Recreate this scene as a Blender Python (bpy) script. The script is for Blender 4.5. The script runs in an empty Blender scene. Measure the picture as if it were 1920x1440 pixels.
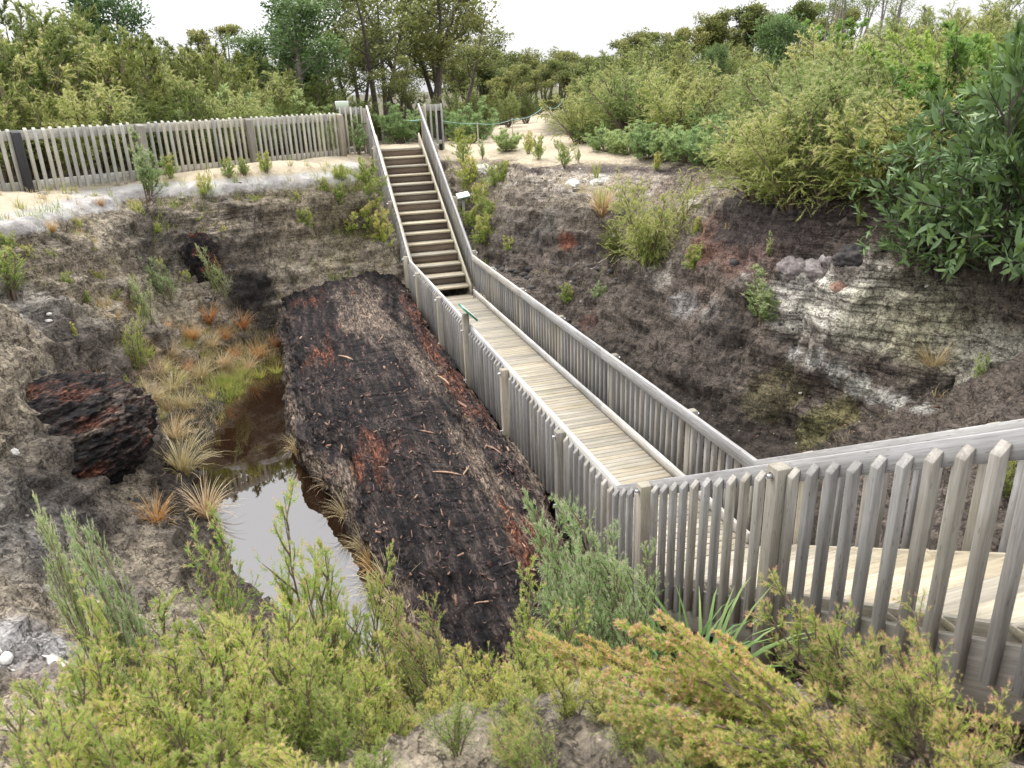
import bpy, math, random
import numpy as np
from mathutils import Matrix, Vector

sc = bpy.context.scene
COL = sc.collection
# ------------------------------------------------------------------ camera
CAM_P = (-3.3822, -5.7575, 4.2808)
R_ = Vector((0.956492, -0.289628, -0.035194)); U_ = Vector((0.133744, 0.328054, 0.935143)); F_ = Vector((0.259299, 0.899164, -0.352517))
cam = bpy.data.cameras.new("camera"); camo = bpy.data.objects.new("camera", cam); COL.objects.link(camo)
m = Matrix.Identity(4)
for i in range(3):
    m[i][0] = R_[i]; m[i][1] = U_[i]; m[i][2] = -F_[i]; m[i][3] = CAM_P[i]
camo.matrix_world = m
cam.sensor_width = 36; cam.lens = 36 * 1429.77 / 1920
cam.clip_start = .05; cam.clip_end = 2000
cam.dof.use_dof = True; cam.dof.focus_distance = 7.5; cam.dof.aperture_fstop = 5.0
sc.camera = camo
# ------------------------------------------------------------------ light
SUN_AZ = math.radians(-28)      # measured from +Y towards +X
SUN_EL = math.radians(60)
w = bpy.data.worlds.new("World"); sc.world = w; w.use_nodes = True
nt = w.node_tree; bg = nt.nodes["Background"]
sky = nt.nodes.new("ShaderNodeTexSky"); sky.sky_type = 'NISHITA'; sky.sun_disc = False
sky.sun_elevation = SUN_EL; sky.sun_rotation = SUN_AZ; sky.dust_density = 4.0; sky.air_density = 1.0; sky.ozone_density = 1.0
hs = nt.nodes.new("ShaderNodeHueSaturation"); hs.inputs['Saturation'].default_value = .14
mx = nt.nodes.new("ShaderNodeMixRGB"); mx.blend_type = 'MIX'; mx.inputs[0].default_value = .5; mx.inputs[2].default_value = (14, 14.1, 14.6, 1)
nt.links.new(sky.outputs[0], hs.inputs['Color']); nt.links.new(hs.outputs[0], mx.inputs[1])
tcw = nt.nodes.new("ShaderNodeTexCoord"); sxyz = nt.nodes.new("ShaderNodeSeparateXYZ"); nt.links.new(tcw.outputs['Generated'], sxyz.inputs[0])
mrw = nt.nodes.new("ShaderNodeMapRange"); nt.links.new(sxyz.outputs['Z'], mrw.inputs[0]); mrw.inputs[1].default_value = 0; mrw.inputs[2].default_value = 1; mrw.inputs[3].default_value = .50; mrw.inputs[4].default_value = 2.1
mulw = nt.nodes.new("ShaderNodeMixRGB"); mulw.blend_type = 'MULTIPLY'; mulw.inputs[0].default_value = 1      # overcast cloud is brighter overhead
nt.links.new(mx.outputs[0], mulw.inputs[1]); nt.links.new(mrw.outputs[0], mulw.inputs[2])
nt.links.new(mulw.outputs[0], bg.inputs[0]); bg.inputs[1].default_value = .12
sl = bpy.data.lights.new("sun", 'SUN'); sl.energy = 1.5; sl.angle = math.radians(10); sl.color = (1, .96, .9)
so = bpy.data.objects.new("sun", sl); COL.objects.link(so)
sd = Vector((math.sin(SUN_AZ) * math.cos(SUN_EL), math.cos(SUN_AZ) * math.cos(SUN_EL), math.sin(SUN_EL)))
so.rotation_euler = sd.to_track_quat('Z', 'Y').to_euler(); so.location = (-4, 9, 20)
sc.view_settings.view_transform = 'Standard'; sc.view_settings.look = 'None'
sc.view_settings.exposure = 0.8; sc.view_settings.gamma = 1
sc.cycles.max_bounces = 6; sc.cycles.diffuse_bounces = 3; sc.cycles.glossy_bounces = 3; sc.cycles.transmission_bounces = 3
sc.cycles.sample_clamp_indirect = 8

# ------------------------------------------------------------------ noise
_rg = np.random.RandomState(7)
_perm = _rg.permutation(256); _perm = np.concatenate([_perm, _perm, _perm])
_grad = _rg.normal(size=(256, 3)); _grad /= np.linalg.norm(_grad, axis=1, keepdims=True)
def perlin(p):
    p = np.asarray(p, float); i = np.floor(p).astype(int); f = p - i; i &= 255
    u = f * f * f * (f * (f * 6 - 15) + 10); out = 0
    for dx in (0, 1):
        for dy in (0, 1):
            for dz in (0, 1):
                h = _perm[_perm[_perm[(i[:, 0] + dx) & 255] + ((i[:, 1] + dy) & 255)] + ((i[:, 2] + dz) & 255)]
                g = _grad[h & 255]
                d = g[:, 0] * (f[:, 0] - dx) + g[:, 1] * (f[:, 1] - dy) + g[:, 2] * (f[:, 2] - dz)
                wt = (u[:, 0] if dx else 1 - u[:, 0]) * (u[:, 1] if dy else 1 - u[:, 1]) * (u[:, 2] if dz else 1 - u[:, 2])
                out = out + d * wt
    return out * 1.5
def fbm(p, oct=4, gain=.5, ridged=False):
    p = np.asarray(p, float); a = 1.; s = 0; t = 0
    for k in range(oct):
        n = perlin(p * 2. ** k + 17.3 * k)
        if ridged: n = 1 - 2 * np.abs(n)
        s = s + a * n; t += a; a *= gain
    return s / t
def sstep(a, b, x):
    t = np.clip((x - a) / (b - a), 0, 1); return t * t * (3 - 2 * t)

# ------------------------------------------------------------------ materials
def new_mat(name):
    mt = bpy.data.materials.new(name); mt.use_nodes = True
    n = mt.node_tree.nodes; l = mt.node_tree.links
    return mt, n, l, n["Principled BSDF"]
def node(n, kind, **kw):
    x = n.new(kind)
    for k, v in kw.items(): setattr(x, k, v)
    return x
def ramp(n, stops):
    r = n.new("ShaderNodeValToRGB"); e = r.color_ramp.elements
    while len(e) < len(stops): e.new(.5)
    for i, (p, c) in enumerate(stops):
        e[i].position = p; e[i].color = tuple(c) + (1,) if len(c) == 3 else c
    return r
def noise(n, l, vec, scale, detail=4, rough=.6):
    x = n.new("ShaderNodeTexNoise"); x.inputs['Scale'].default_value = scale; x.inputs['Detail'].default_value = detail; x.inputs['Roughness'].default_value = rough
    l.new(vec, x.inputs['Vector']); return x
def mixc(n, l, fac, a, b, blend='MIX'):
    x = n.new("ShaderNodeMixRGB"); x.blend_type = blend
    for k, v in ((0, fac), (1, a), (2, b)):
        if isinstance(v, (int, float)): x.inputs[k].default_value = v
        elif isinstance(v, tuple): x.inputs[k].default_value = v + (1,) if len(v) == 3 else v
        else: l.new(v, x.inputs[k])
    return x.outputs[0]
def bump(n, l, bsdf, h, strength, dist, prev=None):
    b = n.new("ShaderNodeBump"); b.inputs['Strength'].default_value = strength; b.inputs['Distance'].default_value = dist
    l.new(h, b.inputs['Height'])
    if prev: l.new(prev, b.inputs['Normal'])
    l.new(b.outputs[0], bsdf.inputs['Normal']); return b.outputs[0]
def attr(n, name): x = n.new("ShaderNodeAttribute"); x.attribute_name = name; return x

def wood_mat(name, c_dark, c_mid, c_light, green=.0, rough=.75):
    mt, n, l, b = new_mat(name)
    g = attr(n, 'gr').outputs['Vector']
    mp = node(n, "ShaderNodeMapping"); mp.inputs['Scale'].default_value = (1.6, 26, 26); l.new(g, mp.inputs['Vector'])
    f1 = noise(n, l, mp.outputs[0], 1.0, 5, .65)
    mp2 = node(n, "ShaderNodeMapping"); mp2.inputs['Scale'].default_value = (5, 110, 110); l.new(g, mp2.inputs['Vector'])
    f2 = noise(n, l, mp2.outputs[0], 1.0, 3, .6)
    mp3 = node(n, "ShaderNodeMapping"); mp3.inputs['Scale'].default_value = (1.3, 4, 4); l.new(g, mp3.inputs['Vector'])
    f3 = noise(n, l, mp3.outputs[0], 1.0, 3, .6)
    r = ramp(n, [(.18, c_dark), (.5, c_mid), (.82, c_light)]); l.new(f1.outputs[0], r.inputs[0])
    rr = ramp(n, [(.34, (.72, .70, .68)), (.56, (1, 1, 1))]); l.new(f2.outputs[0], rr.inputs[0])
    c = mixc(n, l, .8, r.outputs[0], rr.outputs[0], 'MULTIPLY')
    # blotches and knots
    r3 = ramp(n, [(.30, (.74, .72, .70)), (.62, (1.1, 1.09, 1.07))]); l.new(f3.outputs[0], r3.inputs[0])
    c = mixc(n, l, .75, c, r3.outputs[0], 'MULTIPLY')
    v = node(n, "ShaderNodeTexVoronoi"); mp4 = node(n, "ShaderNodeMapping"); mp4.inputs['Scale'].default_value = (1.5, 9, 9); l.new(g, mp4.inputs['Vector']); l.new(mp4.outputs[0], v.inputs['Vector'])
    rk = ramp(n, [(.0, (.3, .26, .22)), (.12, (.55, .5, .45)), (.16, (1, 1, 1))]); l.new(v.outputs['Distance'], rk.inputs[0])
    c = mixc(n, l, .8, c, rk.outputs[0], 'MULTIPLY')
    rv = attr(n, 'rnd'); r4 = ramp(n, [(0, (.66, .66, .68)), (.45, (1, 1, 1)), (.7, (.98, .93, .85)), (1, (1.2, 1.17, 1.1))]); l.new(rv.outputs['Fac'], r4.inputs[0])
    c = mixc(n, l, 1., c, r4.outputs[0], 'MULTIPLY')
    if green:
        ge = node(n, "ShaderNodeNewGeometry"); fg = noise(n, l, ge.outputs['Position'], 3.0, 4, .6)
        rg = ramp(n, [(.45, (0, 0, 0)), (.7, (green,) * 3)]); l.new(fg.outputs[0], rg.inputs[0])
        c = mixc(n, l, rg.outputs[0], c, (.17, .17, .085))
    l.new(c, b.inputs['Base Color']); b.inputs['Roughness'].default_value = rough
    b.inputs['Specular IOR Level'].default_value = .35
    nb = bump(n, l, b, f1.outputs[0], .2, .004); bump(n, l, b, f2.outputs[0], .3, .002, nb)
    return mt
M = {}
M['rail'] = wood_mat('weathered grey timber', (.22, .215, .21), (.40, .395, .39), (.55, .545, .54), .08)
M['picket'] = wood_mat('weathered picket timber', (.15, .143, .134), (.25, .244, .236), (.34, .336, .33), .15)
M['deck'] = wood_mat('pale deck timber', (.21, .188, .148), (.30, .275, .225), (.385, .36, .305), .25, .6)
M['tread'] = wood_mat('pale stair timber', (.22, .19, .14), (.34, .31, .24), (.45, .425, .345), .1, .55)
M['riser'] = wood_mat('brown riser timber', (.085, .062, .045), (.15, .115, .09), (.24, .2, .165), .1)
M['post'] = wood_mat('post timber', (.16, .145, .12), (.26, .24, .205), (.34, .32, .28), .35)
M['black_post'] = wood_mat('charred post timber', (.015, .015, .017), (.03, .03, .034), (.055, .055, .06))
M['fencewood'] = wood_mat('silvery fence timber', (.27, .265, .235), (.41, .405, .37), (.51, .51, .47), .3)

def plain_mat(name, c, rough=.5, metal=0., var=.25, scale=20):
    mt, n, l, b = new_mat(name); tc = node(n, "ShaderNodeTexCoord")
    f = noise(n, l, tc.outputs['Object'], scale, 4)
    r = ramp(n, [(.3, tuple(x * (1 - var) for x in c)), (.7, tuple(min(1, x * (1 + var)) for x in c))]); l.new(f.outputs[0], r.inputs[0])
    l.new(r.outputs[0], b.inputs['Base Color']); b.inputs['Roughness'].default_value = rough; b.inputs['Metallic'].default_value = metal
    return mt
M['metal'] = plain_mat('galvanised steel', (.62, .62, .64), .35, .9)
M['green_paint'] = plain_mat('green sign frame paint', (.03, .16, .09), .4)
M['sign_face'] = plain_mat('pale sign face', (.62, .66, .62), .3, 0, .1)
M['board_white'] = plain_mat('pale green board', (.42, .48, .38), .5, 0, .08)
M['rope'] = plain_mat('teal rope', (.17, .30, .26), .7)
M['stick'] = plain_mat('dry stick', (.42, .36, .29), .8)
M['bark'] = plain_mat('dark bark', (.075, .06, .05), .9, 0, .5, 12)
M['twig'] = plain_mat('brown twig', (.13, .095, .065), .9, 0, .4, 30)
M['palebark'] = plain_mat('grey bark', (.2, .175, .15), .9, 0, .4, 14)

def leaf_mat(name, stops, trans=.35, rough=.55, spec=.3, hue=.06, back=None):
    mt, n, l, b = new_mat(name)
    t = attr(n, 'tint'); oi = node(n, "ShaderNodeObjectInfo")
    r = ramp(n, stops); l.new(t.outputs['Fac'], r.inputs[0])
    h = node(n, "ShaderNodeHueSaturation"); l.new(r.outputs[0], h.inputs['Color'])
    mr = node(n, "ShaderNodeMapRange"); l.new(oi.outputs['Random'], mr.inputs[0]); mr.inputs[3].default_value = .5 - hue * .35; mr.inputs[4].default_value = .5 + hue * .35; l.new(mr.outputs[0], h.inputs['Hue'])
    mv = node(n, "ShaderNodeMapRange"); l.new(oi.outputs['Random'], mv.inputs[0]); mv.inputs[3].default_value = 1.2; mv.inputs[4].default_value = .82; l.new(mv.outputs[0], h.inputs['Value'])
    c = h.outputs[0]
    if back:
        ge = node(n, "ShaderNodeNewGeometry"); c = mixc(n, l, ge.outputs['Backfacing'], c, back)
    l.new(c, b.inputs['Base Color']); b.inputs['Roughness'].default_value = rough; b.inputs['Specular IOR Level'].default_value = spec
    tr = node(n, "ShaderNodeBsdfTranslucent"); l.new(c, tr.inputs[0])
    ms = node(n, "ShaderNodeMixShader"); ms.inputs[0].default_value = trans
    l.new(b.outputs[0], ms.inputs[1]); l.new(tr.outputs[0], ms.inputs[2]); l.new(ms.outputs[0], n["Material Output"].inputs[0])
    return mt
L = {}
L['lime'] = leaf_mat('lime manuka leaves', [(0, (.11, .19, .022)), (.4, (.26, .39, .055)), (.7, (.43, .51, .12)), (.86, (.55, .46, .22)), (.955, (.62, .38, .30)), (.985, (.17, .05, .04))], .5)
L['orange'] = leaf_mat('bronze tipped manuka leaves', [(0, (.12, .20, .028)), (.46, (.28, .40, .06)), (.7, (.45, .49, .15)), (.83, (.58, .40, .21)), (.955, (.63, .33, .28)), (.985, (.17, .05, .04))], .5)
L['sage'] = leaf_mat('sage manuka leaves', [(0, (.11, .18, .04)), (.45, (.27, .39, .11)), (.8, (.46, .54, .27)), (.96, (.60, .50, .42)), (.985, (.2, .08, .06))], .45)
L['olive'] = leaf_mat('olive kanuka leaves', [(0, (.06, .09, .016)), (.45, (.165, .23, .048)), (.8, (.32, .37, .125)), (1, (.48, .43, .23))], .48)
L['straw'] = leaf_mat('straw kanuka leaves', [(0, (.085, .125, .022)), (.45, (.24, .315, .07)), (.8, (.42, .45, .17)), (1, (.60, .51, .33))], .48)
L['darkolive'] = leaf_mat('dark olive leaves', [(0, (.04, .058, .012)), (.5, (.10, .135, .026)), (1, (.20, .22, .06))], .4)
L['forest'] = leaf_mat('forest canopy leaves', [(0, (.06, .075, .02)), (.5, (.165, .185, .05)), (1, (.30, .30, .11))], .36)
L['bluegreen'] = leaf_mat('blue green leaves', [(0, (.09, .14, .04)), (.5, (.225, .32, .11)), (1, (.37, .46, .22))], .42)
L['bright'] = leaf_mat('bright green leaves', [(0, (.07, .12, .018)), (.5, (.17, .27, .05)), (1, (.31, .41, .11))], .48, .45)
L['acacia'] = leaf_mat('dark wattle leaves', [(0, (.045, .085, .02)), (.5, (.11, .18, .042)), (1, (.22, .31, .10))], .3, .4, .45, .02, (.15, .23, .10))
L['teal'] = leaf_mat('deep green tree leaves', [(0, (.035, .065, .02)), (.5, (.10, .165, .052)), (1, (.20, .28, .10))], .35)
L['tuss'] = leaf_mat('rust tussock blades', [(0, (.18, .08, .025)), (.5, (.40, .20, .065)), (1, (.50, .36, .17))], .4)
L['tussdry'] = leaf_mat('dry tussock blades', [(0, (.2, .13, .055)), (.5, (.44, .33, .17)), (1, (.56, .48, .31))], .4)
L['sedge'] = leaf_mat('yellow green sedge blades', [(0, (.14, .17, .025)), (.5, (.28, .32, .06)), (1, (.45, .41, .13))], .45)
L['grass'] = leaf_mat('fresh green blades', [(0, (.05, .10, .025)), (.6, (.13, .22, .06)), (1, (.26, .34, .13))], .4)

def earth_mat():
    mt, n, l, b = new_mat('pit earth')
    c = attr(n, 'col').outputs['Color']; ge = node(n, "ShaderNodeNewGeometry"); p = ge.outputs['Position']
    f1 = noise(n, l, p, 9, 6, .7); f2 = noise(n, l, p, 38, 5, .7); f3 = noise(n, l, p, 130, 3, .7)
    r1 = ramp(n, [(.34, (.5, .48, .47)), (.5, (1, 1, 1)), (.66, (1.4, 1.37, 1.33))]); l.new(f1.outputs[0], r1.inputs[0])
    r2 = ramp(n, [(.36, (.45, .43, .42)), (.5, (1, 1, 1)), (.64, (1.5, 1.47, 1.42))]); l.new(f2.outputs[0], r2.inputs[0])
    ro = attr(n, 'rough').outputs['Fac']
    mm = node(n, "ShaderNodeMath", operation='MULTIPLY'); l.new(ro, mm.inputs[0]); mm.inputs[1].default_value = .85
    c = mixc(n, l, mm.outputs[0], c, r1.outputs[0], 'MULTIPLY'); c = mixc(n, l, mm.outputs[0], c, r2.outputs[0], 'MULTIPLY')
    fc = noise(n, l, p, 5.5, 5, .65); ab = node(n, "ShaderNodeMath", operation='SUBTRACT'); l.new(fc.outputs[0], ab.inputs[0]); ab.inputs[1].default_value = .5
    ab2 = node(n, "ShaderNodeMath", operation='ABSOLUTE'); l.new(ab.outputs[0], ab2.inputs[0]); rc = ramp(n, [(.0, (.12, .11, .1)), (.012, (.4, .38, .36)), (.03, (1, 1, 1))]); l.new(ab2.outputs[0], rc.inputs[0])
    c = mixc(n, l, mm.outputs[0], c, rc.outputs[0], 'MULTIPLY')
    mpb = node(n, "ShaderNodeMapping"); mpb.inputs['Scale'].default_value = (1.5, 1.5, 26); mpb.inputs['Rotation'].default_value = (.10, .14, 0); l.new(p, mpb.inputs['Vector']); fb = noise(n, l, mpb.outputs[0], 1, 5, .65)
    rb_ = ramp(n, [(.40, (.34, .32, .3)), (.5, (.95, .94, .93)), (.62, (1.35, 1.33, 1.3))]); l.new(fb.outputs[0], rb_.inputs[0]); c = mixc(n, l, attr(n, 'bed').outputs['Fac'], c, rb_.outputs[0], 'MULTIPLY')
    # grains and small litter
    v = node(n, "ShaderNodeTexVoronoi"); v.inputs['Scale'].default_value = 26; l.new(p, v.inputs['Vector'])
    rv = ramp(n, [(.0, (1, 1, 1)), (.1, (1, 1, 1)), (.13, (0, 0, 0))]); l.new(v.outputs['Distance'], rv.inputs[0])
    sp = node(n, "ShaderNodeSeparateColor"); l.new(v.outputs['Color'], sp.inputs[0])
    gt = node(n, "ShaderNodeMath", operation='GREATER_THAN'); l.new(sp.outputs[0], gt.inputs[0]); gt.inputs[1].default_value = .86
    ml = node(n, "ShaderNodeMath", operation='MULTIPLY'); l.new(rv.outputs[0], ml.inputs[0]); l.new(gt.outputs[0], ml.inputs[1])
    rl = ramp(n, [(0, (.3, .25, .18)), (.5, (.36, .2, .08)), (1, (.42, .4, .36))]); l.new(sp.outputs[1], rl.inputs[0])
    m2 = node(n, "ShaderNodeMath", operation='MULTIPLY'); l.new(ml.outputs[0], m2.inputs[0]); l.new(ro, m2.inputs[1])
    c = mixc(n, l, m2.outputs[0], c, rl.outputs[0])
    l.new(c, b.inputs['Base Color']); b.inputs['Roughness'].default_value = .88; b.inputs['Specular IOR Level'].default_value = .25
    nb = bump(n, l, b, f1.outputs[0], .8, .09); nb = bump(n, l, b, f2.outputs[0], .8, .035, nb); nb = bump(n, l, b, rc.outputs[0], .4, .03, nb); nb = bump(n, l, b, fb.outputs[0], .5, .05, nb); bump(n, l, b, f3.outputs[0], .5, .01, nb)
    return mt
M['earth'] = earth_mat()

def logwood_mat(name, along, ax=1):
    mt, n, l, b = new_mat(name)
    tc = node(n, "ShaderNodeTexCoord"); o = tc.outputs['Object']
    def mp(s):
        x = node(n, "ShaderNodeMapping"); x.inputs['Scale'].default_value = s if ax else (s[1], s[0], s[2]); l.new(o, x.inputs['Vector']); return x.outputs[0]
    a = along
    f1 = noise(n, l, mp((9, 9 * a, 9)), 1, 7, .72); f2 = noise(n, l, mp((34, 34 * a, 34)), 1, 6, .66)
    f3 = noise(n, l, mp((3.4, .55, 3.4)), 1, 6, .66); f4 = noise(n, l, mp((2.8, .5, 2.8)), 1.7, 6, .66); f5 = noise(n, l, mp((85, 15, 85)), 1, 4, .65)
    base = ramp(n, [(.36, (.006, .005, .0055)), (.49, (.017, .014, .0145)), (.60, (.055, .042, .037)), (.74, (.17, .125, .10))]); l.new(f1.outputs[0], base.inputs[0])
    grey = ramp(n, [(.34, (.035, .027, .022)), (.5, (.125, .098, .077)), (.68, (.26, .21, .165))]); l.new(f2.outputs[0], grey.inputs[0])
    red = ramp(n, [(.34, (.014, .006, .005)), (.5, (.085, .032, .02)), (.68, (.25, .11, .065))]); l.new(f2.outputs[0], red.inputs[0])
    k1 = attr(n, 'grey').outputs['Fac']; k2 = attr(n, 'red').outputs['Fac']
    def fac(k, f, lo, hi):
        ad = node(n, "ShaderNodeMath", operation='ADD'); l.new(k, ad.inputs[0]); l.new(f, ad.inputs[1])
        mr = node(n, "ShaderNodeMapRange"); l.new(ad.outputs[0], mr.inputs[0]); mr.inputs[1].default_value = lo; mr.inputs[2].default_value = hi; return mr.outputs[0]
    c = mixc(n, l, fac(k1, f3.outputs[0], .80, .98), base.outputs[0], grey.outputs[0])
    c = mixc(n, l, fac(k2, f4.outputs[0], .82, .98), c, red.outputs[0])
    d = ramp(n, [(.38, (.22, .2, .2)), (.51, (1, 1, 1)), (.64, (1.8, 1.72, 1.65))]); l.new(f5.outputs[0], d.inputs[0])
    c = mixc(n, l, .6, c, d.outputs[0], 'MULTIPLY')
    d2 = ramp(n, [(.40, (.2, .19, .19)), (.52, (1, 1, 1)), (.64, (1.6, 1.52, 1.45))]); l.new(f2.outputs[0], d2.inputs[0])
    c = mixc(n, l, .55, c, d2.outputs[0], 'MULTIPLY')
    l.new(c, b.inputs['Base Color']); b.inputs['Roughness'].default_value = .85; b.inputs['Specular IOR Level'].default_value = .16
    nb = bump(n, l, b, f1.outputs[0], .9, .08); nb = bump(n, l, b, f2.outputs[0], 1., .04, nb); bump(n, l, b, f5.outputs[0], .8, .015, nb)
    return mt
M['log'] = logwood_mat('ancient rotting log wood', .13)
M['stump'] = logwood_mat('rotting stump wood', .4, 0)
def chip_mat():
    mt, n, l, b = new_mat('red wood chips')
    rv = attr(n, 'rnd'); r = ramp(n, [(0, (.025, .018, .016)), (.3, (.09, .04, .028)), (.6, (.13, .064, .04)), (.85, (.20, .11, .066)), (1, (.31, .21, .135))]); l.new(rv.outputs['Fac'], r.inputs[0])
    ge = node(n, "ShaderNodeNewGeometry"); f = noise(n, l, ge.outputs['Position'], 60, 3)
    d = ramp(n, [(.35, (.5, .5, .5)), (.65, (1.3, 1.3, 1.3))]); l.new(f.outputs[0], d.inputs[0])
    l.new(mixc(n, l, 1., r.outputs[0], d.outputs[0], 'MULTIPLY'), b.inputs['Base Color']); b.inputs['Roughness'].default_value = .75
    return mt
M['chips'] = chip_mat()
def rock_mat(name, c1, c2, c3):
    mt, n, l, b = new_mat(name); tc = node(n, "ShaderNodeTexCoord"); o = tc.outputs['Object']
    f = noise(n, l, o, 5, 6, .7); f2 = noise(n, l, o, 30, 4, .7)
    r = ramp(n, [(.33, c1), (.5, c2), (.68, c3)]); l.new(f.outputs[0], r.inputs[0])
    d = ramp(n, [(.35, (.55, .55, .55)), (.62, (1.2, 1.2, 1.2))]); l.new(f2.outputs[0], d.inputs[0])
    l.new(mixc(n, l, .9, r.outputs[0], d.outputs[0], 'MULTIPLY'), b.inputs['Base Color']); b.inputs['Roughness'].default_value = .9
    nb = bump(n, l, b, f.outputs[0], .5, .04); bump(n, l, b, f2.outputs[0], .6, .015, nb)
    return mt
M['rock'] = rock_mat('grey purple rock', (.12, .10, .095), (.21, .18, .17), (.32, .29, .27))
M['paleclay'] = rock_mat('pale clay', (.34, .31, .27), (.52, .5, .46), (.66, .64, .6))
M['darkrock'] = rock_mat('black peat boulder', (.012, .011, .011), (.03, .027, .026), (.07, .06, .055))
M['brownrock'] = rock_mat('brown earth boulder', (.11, .06, .04), (.2, .115, .08), (.28, .18, .13))
M['litter'] = chip_mat(); M['litter'].name = 'fallen leaves'
def water_mat():
    mt, n, l, b = new_mat('peaty pond water'); ge = node(n, "ShaderNodeNewGeometry")
    b.inputs['Base Color'].default_value = (.013, .0065, .003, 1); b.inputs['Roughness'].default_value = .015; b.inputs['IOR'].default_value = 1.8
    b.inputs['Specular IOR Level'].default_value = .8
    f = noise(n, l, ge.outputs['Position'], 2.5, 2, .5); bump(n, l, b, f.outputs[0], .03, .02)
    return mt
M['water'] = water_mat()
# ------------------------------------------------------------------ object helpers
def link(o, parent=None):
    COL.objects.link(o)
    if parent is not None: o.parent = parent
    return o
def tag(o, label=None, cat=None, group=None, kind=None):
    for k, v in (('label', label), ('category', cat), ('group', group), ('kind', kind)):
        if v: o[k] = v
    return o
def empty(name, loc, label=None, cat=None, group=None, rz=0.):
    o = bpy.data.objects.new(name, None); o.location = loc; o.rotation_euler = (0, 0, rz); o.empty_display_size = .2
    COL.objects.link(o); return tag(o, label, cat, group)
def mesh_np(name, co, tris=None, quads=None, mat=None, smooth=False, attrs=None):
    co = np.asarray(co, np.float32); me = bpy.data.meshes.new(name); me.vertices.add(len(co)); me.vertices.foreach_set('co', co.ravel())
    nt_ = 0 if tris is None else len(tris); nq = 0 if quads is None else len(quads)
    loops = []; starts = []; s = 0
    if nt_: loops.append(np.asarray(tris, np.int32).ravel()); starts.append(np.arange(nt_) * 3); s = nt_ * 3
    if nq: loops.append(np.asarray(quads, np.int32).ravel()); starts.append(s + np.arange(nq) * 4)
    loops = np.concatenate(loops); starts = np.concatenate(starts).astype(np.int32)
    me.loops.add(len(loops)); me.loops.foreach_set('vertex_index', loops)
    me.polygons.add(nt_ + nq); me.polygons.foreach_set('loop_start', starts)
    if smooth: me.polygons.foreach_set('use_smooth', np.ones(nt_ + nq, bool))
    for k, v in (attrs or {}).items():
        v = np.asarray(v, np.float32)
        if v.ndim == 1: a = me.attributes.new(k, 'FLOAT', 'POINT'); a.data.foreach_set('value', v)
        elif v.shape[1] == 3: a = me.attributes.new(k, 'FLOAT_VECTOR', 'POINT'); a.data.foreach_set('vector', v.ravel())
        else: a = me.attributes.new(k, 'FLOAT_COLOR', 'POINT'); a.data.foreach_set('color', v.ravel())
    me.update(calc_edges=True); me.validate()
    if mat: me.materials.append(mat)
    return me
def obj(name, me, parent=None): return link(bpy.data.objects.new(name, me), parent)

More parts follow.
